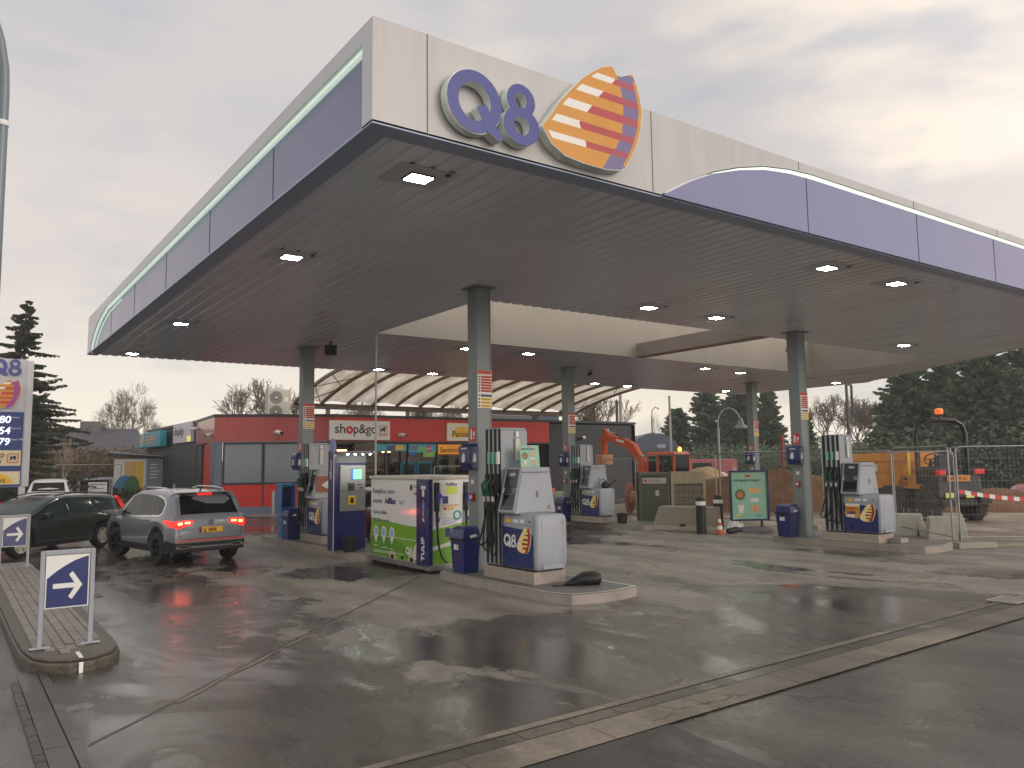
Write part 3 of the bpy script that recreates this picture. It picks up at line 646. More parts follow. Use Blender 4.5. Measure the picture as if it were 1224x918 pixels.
# ------------------------------------------------------------------ columns
def signboard(t, T, u, v, W_, Hh, kind='safety'):
    b = MB(T); b.box(u, u + W_, v, v + Hh, 0, .004); b.build('notice_board', WHITE, t)
    rows = [(.90, 1.0, REDS)] + [(.80 - i * .075, .86 - i * .075, REDS) for i in range(6)] + [(.30, .36, BLUE), (.20, .27, YELLOW), (.11, .18, YELLOW), (.02, .09, YELLOW)]
    for mt in (REDS, BLUE, YELLOW):
        b = MB(T)
        for a, c, m_ in rows:
            if m_ is mt: b.box(u + (.22 if a < .9 else .0) * W_, u + .98 * W_, v + a * Hh, v + c * Hh, .004, .006)
        b.build('notice_rows', mt, t)
    b = MB(T)
    for a, c, m_ in rows[1:]: b.cyl((u + .11 * W_, v + (a + c) / 2 * Hh, .004), (u + .11 * W_, v + (a + c) / 2 * Hh, .006), .028 * Hh, n=8)
    for a, c, m_ in rows: b.box(u + .3 * W_, u + .85 * W_, v + ((a + c) / 2 - .007) * Hh, v + ((a + c) / 2 + .007) * Hh, .006, .007)
    b.build('notice_symbols', mat('symbol_dark', (90, 40, 40), .5), t)
def make_column(x, y, label):
    t = thing('canopy_column', label, 'column', (x, y, 0), 0, 'grey steel columns carrying the canopy')
    hw = .155
    b = MB(); b.box(-hw, -hw + .02, -hw, hw, .15, H).box(hw - .02, hw, -hw, hw, .15, H).box(-hw + .02, hw - .02, -hw + .012, hw - .012, .15, H); b.build('shaft', COLM, t, bevel=.004)
    b = MB(); b.box(-.24, .24, -.24, .24, H - .022, H - .004); b.build('head_plate', COLM, t)
    b = MB(); b.box(-.22, .22, -.22, .22, .15, .175)
    for sx in (-.18, .18):
        for sy in (-.18, .18): b.cyl((sx, sy, .175), (sx, sy, .20), .018, n=6)
    b.build('base_plate', COLM, t)
    T = frame((0, -hw, 0)); signboard(t, T, -.145, 3.02, .31, .68)
    TX = frame((-hw, 0, 0), '-X')
    b = MB(TX); b.box(-.10, .10, 2.42, 2.68, .0, .004); b.build('extinguisher_sign', REDS, t)
    b = MB(TX); b.box(-.07, -.02, 2.46, 2.64, .004, .006); b.box(.02, .07, 2.52, 2.60, .004, .006); b.prism([(-.0, 2.47), (.07, 2.47), (.035, 2.51)], .004, .006); b.build('extinguisher_symbol', WHITE, t)
    b = MB(TX); b.box(-.06, .06, 1.36, 1.50, 0, .05); b.build('call_box', mat('call_box_red', (170, 36, 30), .4), t, bevel=.01)
    b = MB(TX); b.cyl((0, 1.43, .05), (0, 1.43, .06), .035, n=14); b.build('call_button', WHITE, t)
    b = MB(TX); b.box(-.045, .045, 1.66, 1.74, 0, .02); b.build('socket', WHITE, t, bevel=.006)
    return t
def towel_box(x, y, label):
    t = thing('towel_dispenser', label, 'dispenser', (x, y, 1.92), 0, 'blue paper towel and glove dispensers on the columns')
    TX = frame((0, 0, 0), '-X')
    b = MB(); b.taper((-.13, 0, -.20, .17), (-.19, 0, -.20, .17), 0, .12); b.box(-.19, 0, -.20, .17, .12, .40); b.taper((-.19, 0, -.20, .17), (-.13, 0, -.17, .14), .40, .46); b.build('housing', BLUED, t, bevel=.012)
    for T, u0 in ((frame((-.19, 0, 0), '-X'), -.02),):
        b = MB(T); b.prism([(u0 - .05, .14), (u0 + .02, .12), (u0 + .06, .17), (u0 + .05, .27), (u0 + .01, .30), (u0 - .04, .24)], 0, .003); b.build('glove_symbol', WHITE, t)
        b = MB(T); b.box(-.08, .10, .365, .385, 0, .003); b.build('caption', WHITE, t)
    T = frame((0, -.20, 0)); b = MB(T); b.prism([(-.13, .14), (-.08, .12), (-.05, .18), (-.07, .28), (-.11, .29)], 0, .003); b.build('glove_symbol', WHITE, t)
    return t
c0 = make_column(7.90, 12.14, 'nearest grey canopy column, standing behind the front pump')
cols = [(7.93, 20.8, 'back left grey canopy column, behind the payment terminal'), (17.47, 12.14, 'right front grey canopy column beside the stickered pump'), (17.1, 20.8, 'middle back grey canopy column, left of the excavator'), (27.05, 21.0, 'farthest grey canopy column, right of the mint poster stand')]
for x, y, lb in cols: dup(c0, (x, y, 0), 0, lb)
tw = towel_box(7.74, 12.14, 'blue glove dispenser on the nearest canopy column')
for (x, y, lb) in ((7.77, 20.8, 'blue glove dispenser on the back left column'), (17.31, 12.14, 'blue glove dispenser on the right front column'), (16.94, 20.8, 'blue glove dispenser on the middle back column'), (26.89, 21.0, 'blue glove dispenser on the farthest column')):
    dup(tw, (x, y, 1.92), 0, lb)
# ------------------------------------------------------------------ pump islands
ISLT = mat('island_top', (104, 104, 102), .55, var=.15, scale=2, bump=.3, dirt=.3)
KERBW = mat('island_kerb', (150, 142, 134), .5, var=.15, scale=3, dirt=.4)
def island(x0, x1, y0, y1, label, bow=.35):
    t = thing('pump_island', label, 'island', ((x0 + x1) / 2, (y0 + y1) / 2, 0), 0, 'raised kerbed islands under the canopy')
    hx, hy = (x1 - x0) / 2, (y1 - y0) / 2
    def outl(i):
        front = [(-hx + i, -hy + .45), (-hx + .16 + i * .5, -hy + i * 1.2)] + [(lerp(-hx + .16, hx, k / 10) * (1 - i / hx), -hy + i * 1.2 - bow * .35 * math.sin(PI * k / 10)) for k in range(1, 10)] + [(hx - i, -hy + i * 1.2)]
        return front + [(hx - i, hy - i), (-hx + i, hy - i)]
    b = MB(); b.prism(outl(0), -.05, .14); b.build('kerb', KERBW, t, bevel=.012)
    b = MB(); b.prism(outl(.05), .1405, .15); b.build('deck', ISLT, t)
    b = MB(); o0, o1 = outl(.0), outl(.045); n_ = len(o0)
    for i in list(range(n_)): b.add([(*o0[i], .1505), (*o0[(i + 1) % n_], .1505), (*o1[(i + 1) % n_], .1515), (*o1[i], .1515)], [(0, 1, 2, 3)])
    b.build('edge_strip', mat('worn_edge', (196, 190, 180), .35, var=.15, scale=6), t)
    return t
island(7.2, 8.63, 8.95, 12.4, 'nearest pump island, its blunt tip pointing at the viewer')
island(7.2, 8.63, 15.8, 22.2, 'pump island carrying the payment terminal, behind the AdBlue unit')
island(16.95, 18.3, 17.35, 22.9, 'pump island in the middle distance left of the concrete barrier')
island(17.0, 18.35, 9.0, 12.75, 'right pump island next to the fence foot block')
# ------------------------------------------------------------------ fuel pumps
def rrect(x0, x1, y0, y1, r, n=5, corners=(1, 1, 1, 1)):
    """rounded rectangle; corners: (x0y0, x1y0, x1y1, x0y1)"""
    P = []
    for (cx, cy, a0), c in zip(((x0 + r, y0 + r, PI), (x1 - r, y0 + r, 1.5 * PI), (x1 - r, y1 - r, 0), (x0 + r, y1 - r, .5 * PI)), corners):
        if c:
            for i in range(n + 1):
                a = a0 + PI / 2 * i / n; P.append((cx + r * math.cos(a), cy + r * math.sin(a)))
        else: P.append((cx + (r if math.cos(a0 + PI / 4) > 0 else -r), cy + (r if math.sin(a0 + PI / 4) > 0 else -r)))
    return P
def stack(b, rings):      # rings: list of (poly, z) with equal counts -> closed skin
    n = len(rings[0][0]); vs = [(x, y, z) for poly, z in rings for x, y in poly]; fs = []
    for j in range(len(rings) - 1):
        for i in range(n): fs.append((j * n + i, j * n + (i + 1) % n, (j + 1) * n + (i + 1) % n, (j + 1) * n + i))
    fs += [tuple(range(n - 1, -1, -1)), tuple(range((len(rings) - 1) * n, len(rings) * n))]
    return b.add(vs, fs)
GRANITE = mat('pink_granite', (162, 150, 140), .35, var=.15, scale=14, dirt=.2)
def make_pump(loc, label):
    t = thing('fuel_pump', label, 'fuel pump', loc, 0, 'grey and blue fuel pumps')
    b = MB(); b.box(-.30, .32, -.42, .98, 0, .19); b.build('plinth', GRANITE, t, bevel=.006)
    b = MB(); b.box(-.28, .30, -.40, .90, .19, .235); b.build('plinth_shadow_gap', BLACK, t)
    # lower cabinet with rounded front corners
    b = MB(); rr = lambda i, r=.07: rrect(-.31 + i, .31 - i, -.52 + i, .42, r, 6)
    stack(b, [(rr(.03), .225), (rr(.005), .30), (rr(0), .42), (rr(0), .96), (rr(.012), 1.03), (rr(.04), 1.065)])
    b.build('cabinet', LGREY, t, smooth=35)
    TX = frame((-.31, 0, 0), '-X')     # u = -y : -.42 .. .45
    b = MB(TX); b.prism([(-.40, .24), (.44, .24), (.44, .72), (.40, .77), (.34, .80), (.10, .835), (-.40, .865)], 0, .006); b.build('blue_panel', BLUE, t)
    b = MB(TX); b.box(-.415, -.40, .235, 1.04, 0, .012).box(.442, .45, .235, 1.04, 0, .008).box(-.40, .442, .89, .896, 0, .003); b.build('panel_seams', MGREY, t)
    letterQ8(t, TX @ Matrix.Translation((0, 0, .006)), -.355, .545, .19, thick=.004)
    emblem(t, TX @ Matrix.Translation((0, 0, .007)), -.0, .47, .385, .40, thick=.004, mats=[EYEL, EWHITE, EDRED, EDRED, EDRED], rows=36)
    T = frame((0, -.52, 0)); b = MB(T); b.box(-.20, .20, .24, .30, 0, .012).box(-.215, -.207, .30, 1.0, 0, .005).box(.207, .215, .30, 1.0, 0, .005); b.box(-.2, .2, .30, .306, 0, .005); b.build('corner_posts', LGREY, t, bevel=.004)
    # sloping head
    b = MB(); b.taper((-.38, .43, -.06, .40), (-.21, .34, -.035, .40), 1.065, 1.80); b.build('head', LGREY, t, bevel=.014, seg=3)
    # front of the head: bezel, dark display window, tray
    fx = lambda z: lerp(-.38, -.31, (z - 1.065) / .735)
    TH = frame((-.38, 0, 1.065), u=(0, -1, 0), v=(.17, 0, .735)); L_ = .754
    b = MB(TH); u0, u1 = -.385, .035
    b.box(u0, u1, 0.02, .055, 0, .03).box(u0, u1, L_ - .035, L_ - .01, 0, .03).box(u0, u0 + .03, .055, L_ - .035, 0, .03).box(u1 - .03, u1, .055, L_ - .035, 0, .03); b.build('bezel', LGREY, t, bevel=.004)
    b = MB(TH); b.box(u0 + .03, u1 - .03, .44, L_ - .035, .001, .016); b.box(u0 + .03, u1 - .03, .31, .435, .001, .018); b.box(u0 + .03, u1 - .03, .055, .13, .001, .02); b.build('display', mat('display_grey', (46, 50, 56), .2, var=.05), t, bevel=.003)
    b = MB(TH); b.box(u0 + .03, u1 - .03, .13, .305, .0005, .004); b.build('display_recess', BLACKG, t)
    b = MB(TH); b.box(-.24, -.10, .61, .66, .016, .019); b.build('price_window', mat('lcd', (170, 176, 178), .3), t)
    b = MB(TH); b.box(-.355, -.335, .33, .40, .018, .020); b.box(-.34, -.30, .40, .405, .018, .020); b.build('pump_number', WHITE, t)
    b = MB(frame((0, -.058, 1.065))); b.box(.05, .065, .26, .28, 0, .02).box(.058, .064, .28, .33, 0, .02).box(.05, .065, .33, .35, 0, .02); b.build('lock_handle', MGREY, t)
    b = MB(TX); b.box(-.30, -.16, .925, .985, 0, .003); b.build('warning_label', YELLOW, t)
    b = MB(TX); b.box(-.10, .04, .93, .98, 0, .003).box(.10, .20, .93, .98, 0, .003); b.build('info_label', WHITE, t)
    b = MB(TX); b.cyl((.34, .955, 0), (.34, .955, .006), .018, n=12); b.build('lock', DGREY, t)
    TS_ = frame((0, -.0605, 1.065)); b = MB(TS_); b.box(-.30, .36, .018, .026, 0, .004).box(-.22, .30, .66, .667, -.02, .012); b.build('head_seam', MGREY, t)
    b = MB(); b.box(.26, .33, -.058, -.052, 1.12, 1.19); b.build('rating_plate', mat('rating_plate', (120, 124, 126), .4), t)
    b = MB(TH)
    for i_ in range(3):
        for j_ in range(4): b.box(-.02 - i_ * .03 - .01, -.02 - i_ * .03 + .008, .34 + j_ * .022, .355 + j_ * .022, .018, .024)
    b.build('keypad', LGREY, t)
    # tall hose tower
    b = MB(); b.taper((-.31, .27, .42, .88), (-.31, .24, .44, .88), .22, 2.42); b.box(-.31, .22, .45, .88, 2.42, 2.46); b.build('tower', LGREY, t, bevel=.012)
    for k in range(4):
        u = -.455 - k * .125
        b = MB(frame((-.31, 0, 0), '-X')); b.box(u - .032, u + .032, .24, 2.44, .001, .010); b.build('hose_channel', BLACK, t)
    b = MB(frame((-.31, 0, 0), '-X'))
    for k in range(4): b.box(-.50 - k * .125 - .012, -.50 - k * .125 + .018, .26, 2.42, .001, .020)
    b.build('channel_ribs', mat('rib_silver', (172, 178, 186), .3, metal=.3), t)
    T = frame((0, .42, 0)); b = MB(T); b.box(-.03, .05, 1.92, 2.28, 0, .03); b.build('tower_label', mat('label_cream', (206, 204, 194), .5), t)
    b = MB(T); b.box(-.02, .035, 2.31, 2.40, 0, .025); b.build('number_plate', WHITE, t)
    # nozzles with hoses
    for k in range(3):
        y = .47 + k * .125; x = -.34; z = 1.52
        b = MB(); b.box(x - .075, x + .01, y - .04, y + .04, 1.38, 1.70); b.build('nozzle_holder', BLACK, t, bevel=.008)
        n_ = MB(); n_.cyl((x - .06, y, 1.62), (x - .15, y, 1.52), .022, .026, 8); n_.cyl((x - .15, y, 1.52), (x - .11, y, 1.34), .026, .03, 8)
        o = n_.build('nozzle', NOZG if k > 0 else BLACK, t, smooth=40)
        g = MB(); g.cyl((x - .115, y, 1.335), (x - .105, y, 1.25), .026, .024, 8); g.build('grip', mat('grip_grey', (190, 190, 186), .4), o, smooth=40)
        b = MB(); b.box(x - .02, x + .03, y - .03, y + .03, 1.86, 2.06); b.build('grade_label', WHITE if k == 0 else mat('grade_green', (120, 190, 160), .4), t)
        pts = []
        bot = .38 + .07 * k; off = -.10 + .10 * k
        for i in range(21):
            s = i / 20
            if s < .45: q = s / .45; pts.append((x - .105 + .02 * math.sin(PI * q), y + off * .5 * q * 1.2, lerp(1.26, bot + .10, q)))
            elif s < .62: q = (s - .45) / .17; pts.append((x - .09, y + off * .6 + (.09 + .02 * k) * (1 - math.cos(PI * q)) * (1 if k < 2 else .6), bot + .10 - .10 * math.sin(PI * q)))
            else: q = (s - .62) / .38; pts.append((x - .09 + .09 * q, y + off * .6 * (1 - q) + .10 * (1 - q), lerp(bot + .10, 1.35, q)))
        b = MB(); b.tube(pts, .0165, 7); b.build('hose', BLACK, t, smooth=60)
    return t
pumpA = make_pump((7.76, 10.40, .15), 'nearest grey fuel pump, mint card on its head, black sack at its foot')
pb = dup(pumpA, (7.78, 18.95, .15), 0, 'back left fuel pump, partly hidden behind the blue payment terminal')
pc = dup(pumpA, (16.98, 19.30, .15), 0, 'middle fuel pump in front of the excavator, bearing a watering can')
pd_ = dup(pumpA, (17.34, 10.38, .15), 0, 'right fuel pump with orange sticker across its Q8 mark')
# sticker on the right pump
TX = frame((-.322, 0, 0), '-X')
b = MB(TX); b.box(-.335, .02, .55, .86, 0, .004); st = b.build('sticker', ORANGE, pd_)
b = MB(TX); b.box(-.335, .02, .80, .86, .004, .006); b.build('sticker_band', EWHITE, st)
b = MB(TX); b.box(-.31, -.10, .56, .62, .004, .006); b.build('sticker_caption', EWHITE, st)
text('PROMO', .06, REDS, st, TX @ Matrix.Translation((0, 0, .004)), -.30, .73, bold=.001); text('100%', .10, BLUE, st, TX @ Matrix.Translation((0, 0, .004)), -.30, .62, bold=.002)
b = MB(); b.box(-.20, .12, -.47 - .25, -.47, .0, .10)
for i in range(9): b.box(-.19 + i * .034, -.175 + i * .034, -.71, -.48, .101, .106)
o = b.build('ribbed_step', mat('step_metal', (150, 148, 142), .5, var=.1), None, bevel=.004); o.location = (17.6, 10.38, .15); tag(o, 'low ribbed metal step on the island in front of the stickered pump', 'step')
# sticker on back left pump: brown poster with peeled white paper
TT = frame((7.78, 18.95 - .07, .15)); st = thing('peeling_poster', 'torn brown poster with a white flap on the back left pump', 'poster', (7.78, 18.88, .15))
T = frame((0, -.004, 0)); b = MB(T); b.box(-.30, .02, 1.22, 1.62, 0, .004); b.build('poster', mat('poster_brown', (150, 84, 46), .5, var=.3, scale=8), st)
b = MB(T); b.add([(-.18, 1.40, .01), (.10, 1.60, .06), (.26, 1.44, .10), (.20, 1.16, .05)], [(0, 1, 2, 3)]); b.build('torn_flap', WHITE, st)
# mint card on top of the near pump
def food_poster(t, T, W_, Hh, big=True):
    b = MB(T); b.box(0, W_, 0, Hh, 0, .006); b.build('poster', MINT, t)
    T1 = T @ Matrix.Translation((0, 0, .006))
    b = MB(T1); b.ring(.24 * W_, .52 * Hh, .15 * W_, .15 * W_, .07 * W_, .07 * W_, 0, .002, n=24); b.build('salad_picture', mat('salad_green', (70, 110, 60), .5, var=.3, scale=30), t)
    b = MB(T1); b.cyl((.24 * W_, .52 * Hh, 0), (.24 * W_, .52 * Hh, .002), .085 * W_, n=20); b.box(.19 * W_, .28 * W_, .40 * Hh, .46 * Hh, 0, .0015); b.build('garnish', mat('garnish_red', (206, 96, 70), .5, var=.3, scale=30), t)
    b = MB(T1); b.prism([(.17 * W_, .30 * Hh), (.19 * W_, .13 * Hh), (.31 * W_, .13 * Hh), (.34 * W_, .30 * Hh)], 0, .002); b.box(.53 * W_, .76 * W_, .36 * Hh, .44 * Hh, 0, .002); b.build('cup_picture', mat('cup_white', (206, 206, 198), .5, var=.1), t)
    b = MB(T1); b.box(.48 * W_, .81 * W_, .56 * Hh, .65 * Hh, 0, .002); b.build('bread_picture', mat('bread', (214, 160, 92), .5, var=.2, scale=20), t)
    b = MB(T1); b.cyl((.67 * W_, .22 * Hh, 0), (.67 * W_, .22 * Hh, .002), .115 * W_, n=20); b.build('wrap_picture', mat('wrap', (196, 150, 110), .5, var=.35, scale=20), t)
    b = MB(T1); b.prism([(.53 * W_ + .14 * W_ * math.cos(a), .22 * Hh + .08 * Hh * math.sin(a)) for a in [i * PI / 6 for i in range(12)]], .0005, .0028); 
    b = MB(T1); b.box(.10 * W_, .24 * W_, .07 * Hh, .10 * Hh, 0, .002); b.build('yellow_tag', YELLOW, t)
    b = MB(T1); b.box(.66 * W_, .84 * W_, .055 * Hh, .085 * Hh, 0, .002); b.build('blue_tag', TEAL, t)
    b = MB(T1); b.box(.40 * W_, .54 * W_, .89 * Hh, .94 * Hh, 0, .002); b.build('red_tag', REDS, t)
    text('KIES JOUW SNACK!' if not big else 'KIES MAAR STAFARI !', .082 * W_, mat('ink_dark', (34, 50, 60), .5), t, T1, .06 * W_, .80 * Hh, bold=.0012 if big else 0)
c = thing('mint_card', 'mint green food advert card on top of the nearest pump', 'advert card', (7.66, 10.56, 1.952), R(-6))
food_poster(c, frame((0, 0, 0), v=(0, .10, 1)), .36, .36, big=False)
# black sack at the foot of the near pump
def sack(loc):
    t = thing('black_sack', 'slumped black rubber sack lying at the foot of the nearest pump', 'sack', loc, R(-20)); t.scale = (.78, .78, .85)
    b = MB(); rings = []
    for i in range(15):
        s = i / 14; x = lerp(-.52, .42, s); r = (.012 + .135 * min(1, max(0, (s - .25) / .45)) ** .8) * (1 if s < .93 else .9); zc = r * .78
        rings.append([(x + .02 * math.sin(k * 2.3 + i), r * 1.25 * math.cos(2 * PI * k / 16) + .015 * math.sin(i * 1.3 + k), max(.003, zc + r * .85 * math.sin(2 * PI * k / 16) + .008 * math.sin(k * 3 + i * 2))) for k in range(16)])
    vs = [p for r_ in rings for p in r_]; fs = []
    for j in range(14):
        for i in range(16): fs.append((j * 16 + i, j * 16 + (i + 1) % 16, (j + 1) * 16 + (i + 1) % 16, (j + 1) * 16 + i))
    fs.append(tuple(range(15, -1, -1))); b.add(vs, fs); b.build('body', BLACK, t, smooth=60)
    b = MB(frame((.42, 0, .115), '+X')); b.ring(0, 0, .15, .10, .02, .02, -.02, .015, n=20); b.build('rolled_edge', DGREY, t, smooth=60)
    b = MB(); b.tube([(.40, .02, .12), (.44, .0, .10), (.45, -.03, .14)], .03, 8); b.build('inner_fold', DGREY, t, smooth=60)
sack((7.98, 9.55, .152))
# watering can on the middle pump
t = thing('watering_can', 'black watering can on top of the middle pump cabinet', 'watering can', (17.05, 18.98, 1.215), R(-55))
b = MB(); b.lathe([(.10, 0), (.12, .02), (.115, .16), (.06, .22)], 16); b.build('body', BLACK, t, smooth=50)
b = MB(); b.cyl((.10, 0, .05), (.34, 0, .26), .025, .015, 8); b.cyl((.34, 0, .26), (.37, 0, .285), .015, .04, 10); b.build('spout', BLACK, t, smooth=50)
b = MB(); b.tube([(-.11, 0, .06), (-.2, 0, .12), (-.18, 0, .24), (-.05, 0, .29), (.04, 0, .22)], .013, 8); b.build('handle', BLACK, t, smooth=50)

# ------------------------------------------------------------------ bins
def make_bin(loc, label):
    t = thing('waste_bin', label, 'bin', loc, 0, 'blue bins beside the canopy columns'); t.scale = (.9, .9, .93)
    b = MB(); b.taper((-.17, .17, -.20, .20), (-.20, .20, -.24, .24), 0, .62); b.build('body', BLUED, t, bevel=.02, seg=3)
    b = MB(); b.taper((-.215, .21, -.25, .25), (-.17, .19, -.22, .22), .62, .80); b.taper((-.17, .19, -.22, .22), (-.08, .16, -.18, .18), .80, .85); b.build('lid', BLUED, t, bevel=.02, seg=3)
    b = MB(); b.box(-.222, .218, -.257, .257, .60, .625); b.build('bag_rim', BLACK, t)
    b = MB(frame((-.192, 0, 0), '-X')); b.prism([(-.10, .42), (-.02, .42), (-.02, .52), (-.10, .52)], -.01, .004); b.box(.0, .05, .42, .52, -.01, .004); b.build('bin_symbol', WHITE, t)
    b = MB(frame((0, -.252, 0))); b.prism([(-.04, .64), (.12, .67), (.08, .71), (-.05, .69)], -.01, .004); b.build('worn_label', WHITE, t)
    return t
bn = make_bin((7.47, 11.98, .15), 'blue bin at the nearest column, between AdBlue unit and pump')
dup(bn, (7.40, 20.35, .15), 0, 'blue bin at the back left column, beside the light blue box')
dup(bn, (16.62, 20.55, .13), 0, 'blue bin at the middle back column, left of the middle pump')
dup(bn, (17.05, 12.32, .15), 0, 'blue bin at the right front column, between poster stand and hoses')
t = thing('windscreen_wash_box', 'light blue windscreen wash box beside the back left column', 'wash box', (7.42, 20.85, .15))
b = MB(); b.box(-.16, .16, -.17, .17, .0, .72); b.build('post', mat('wash_blue', (60, 120, 176), .4, var=.1), t, bevel=.01)
b = MB(); b.box(-.19, .19, -.21, .21, .72, .80).box(-.19, .19, .19, .21, .8, 1.35).box(-.19, -.17, -.21, .19, .8, 1.35).box(.17, .19, -.21, .19, .8, 1.35).box(-.20, .20, -.22, .22, 1.35, 1.42); b.build('cabinet', mat('wash_blue', (60, 120, 176), .4), t, bevel=.008)
b = MB(); b.box(-.17, .17, .10, .18, .82, 1.33); b.build('bottle_rack', BLUED, t)
def bucket(loc, label, r=.17, h=.30):
    t = thing('bucket', label, 'bucket', loc, 0, 'black buckets on the pump islands')
    b = MB(); b.lathe([(r * .82, 0), (r, h), (r * 1.04, h), (r * 1.04, h - .03), (r * .93, h - .03), (r * .78, .03)], 20); b.build('body', BLACK, t, smooth=40)
    b = MB(); b.tube([(-r, 0, h - .02), (-r * .8, .08, h + .01), (0, .13, h + .02), (r * .8, .08, h + .01), (r, 0, h - .02)], .006, 6); b.build('handle', DGREY, t)
    return t
bk = bucket((7.30, 16.45, .15), 'black bucket at the foot of the payment terminal')
dup(bk, (17.15, 18.35, .15), 0, 'black bucket at the foot of the middle pump')
b = MB(); b.lathe([(.13, 0), (.13, .26), (.12, .27)], 18); o = b.build('steel_canister', CHROME, smooth=40); o.location = (7.62, 17.95, .15); tag(o, 'short shiny steel canister between the back left pump and the terminal', 'canister')

# ------------------------------------------------------------------ payment terminal
t = thing('payment_terminal', 'tall blue payment terminal with lit green screen and a lamp hood', 'payment terminal', (7.38, 16.75, .15))
KB = mat('terminal_blue', (18, 28, 96), .3, var=.08, coat=.3)
b = MB(); b.box(-.30, .42, 0, .26, .02, 1.93); b.build('body', KB, t, bevel=.015)
b = MB(); b.box(-.36, -.30, -.05, .30, 0, 2.2); b.build('side_panel', KB, t, bevel=.01)
b = MB(frame((-.36, 0, 0), '-X')); b.prism([(-.30, 2.201), (.05, 2.201), (.05, 2.32), (0, 2.42), (-.1, 2.47), (-.2, 2.44), (-.27, 2.34)], -.05, -.01); b.build('fin', mat('terminal_lilac', (120, 136, 190), .35), t, bevel=.004)
b = MB(); b.box(-.368, -.361, -.055, -.03, 0, 2.2); b.build('edge_strip', WHITE, t)
text('Q8easy', .15, WHITE, t, frame((-.361, 0, 0), '-X'), -.08, 1.55, vertical=True)
T = frame((0, 0, 0))
b = MB(T); b.box(-.21, .40, .86, 1.87, .001, .035); b.build('front_plate', mat('brushed_plate', (150, 152, 152), .35, metal=.5, var=.05), t, bevel=.008)
b = MB(T); b.box(-.21, .40, 1.30, 1.306, .035, .038); b.build('plate_gap', BLACK, t)
b = MB(T); b.box(.04, .31, 1.55, 1.80, .036, .040); b.build('screen_frame', DGREY, t)
b = MB(T); b.box(.10, .305, 1.56, 1.79, .041, .043); b.build('screen', mat('screen_green', (130, 214, 180), .3, emit=.6, var=.02), t)
b = MB(T); b.box(.045, .095, 1.56, 1.79, .041, .043); b.build('screen_band', mat('screen_blue', (60, 120, 200), .3, emit=.5), t)
b = MB(T); b.box(-.02, .12, 1.32, 1.48, .036, .07); b.build('card_slot', DGREY, t, bevel=.01)
b = MB(T); b.box(.0, .06, 1.37, 1.40, .07, .073).box(.20, .30, 1.44, 1.452, .036, .042).box(.28, .31, 1.36, 1.39, .036, .05); b.build('keys', BLACKG, t)
b = MB(T); b.box(-.02, .16, 1.00, 1.20, .036, .05); b.build('receipt_slot', YELLOW, t, bevel=.006)
b = MB(T); b.box(.03, .11, 1.04, 1.15, .05, .053); b.build('receipt_opening', BLACK, t)
b = MB(); b.taper((-.30, .42, 0, .26), (-.30, .42, -.02, .26), 1.93, 2.12); b.build('hood_neck', MGREY, t)
b = MB(); b.add([(-.34, -.42, 2.16), (.52, -.42, 2.16), (.52, .30, 2.20), (-.34, .30, 2.20), (-.34, -.42, 2.12), (.52, -.42, 2.12), (.52, .30, 2.12), (-.34, .30, 2.12)], [(0, 1, 2, 3), (7, 6, 5, 4), (0, 4, 5, 1), (1, 5, 6, 2), (2, 6, 7, 3), (3, 7, 4, 0)]); b.build('hood', MGREY, t, bevel=.01)
b = MB()
for i in range(4): b.cyl((-.18 + i * .18, -.36, 2.119), (-.18 + i * .18, -.36, 2.11), .022, n=10)
b.build('hood_lamps', LED, t)
b = MB(); b.cyl((.1, .1, 2.18), (.16, .1, 2.32), .008, n=6); b.build('antenna', DGREY, t)

# ------------------------------------------------------------------ AdBlue unit
AX, AY0, AY1 = 7.38, 13.07, 15.62
t = thing('adblue_dispenser', 'white and green box shaped AdBlue dispensing unit with blue corner post', 'dispenser', (AX, AY0, 0))
Lb = AY1 - AY0; D_ = 1.28
b = MB(); b.box(0.02, D_, .02, Lb, .16, 1.74); b.build('tank_cabinet', mat('gloss_white', (232, 232, 230), .14, var=.02, coat=.6), t, bevel=.01)
b = MB(); b.box(-.02, D_ + .02, -.02, Lb + .02, 1.74, 1.80); b.build('top_cover', mat('cover_cream', (206, 200, 190), .5, var=.06, dirt=.3), t, bevel=.008)
b = MB(); b.box(-.02, D_ + .02, -.03, Lb + .03, .06, .165); b.build('base_frame', STEEL, t, bevel=.008)
b = MB()
for x in (.06, D_ - .06):
    for y in (.1, Lb * .5, Lb - .1): b.cyl((x, y, 0), (x, y, .06), .04, n=10)
b.build('feet', BLACK, t)
TX = frame((.02, 0, 0), '-X')     # u = -y : -Lb..0
def gwave(u):   # top of the green field, u from -Lb (far) to 0 (near)
    s = (u + Lb) / Lb
    return .93 - .09 * (1 - math.cos(PI * min(1, s / .7))) / 2
us = [-Lb + .01 + i * (Lb - .47) / 24 for i in range(25)]
b = MB(TX); b.prism([(us[0], .17), (us[-1], .17)] + [(u, gwave(u)) for u in reversed(us)], 0, .003); b.build('green_field', GREEN, t)
b = MB(TX); b.prism([(us[0], .17), (us[0] + .9, .17), (us[0] + 1.2, .24), (us[0] + 1.9, .20), (us[0] + 2.0, .30), (us[0] + 1.3, .50), (us[0] + .7, .60), (us[0], .64)], .003, .0045); b.build('deep_green_field', GREEND, t)
T1 = TX @ Matrix.Translation((0, 0, .0046))
b = MB(T1)
for cu in (-Lb + .26, -Lb + .62, -Lb + .98):
    b.cyl((cu, .66, 0), (cu, .66, .002), .115, n=20); b.prism([(cu - .10, .61), (cu, .42), (cu + .10, .61)], 0, .0018)
b.box(-Lb + .16, -Lb + .36, .36, .375, 0, .002).box(-Lb + .52, -Lb + .78, .34, .355, 0, .002).box(-Lb + .92, -Lb + 1.04, .335, .35, 0, .002).box(-Lb + .15, -Lb + 1.45, .27, .28, 0, .002).box(-Lb + .15, -Lb + 1.0, .24, .25, 0, .002)
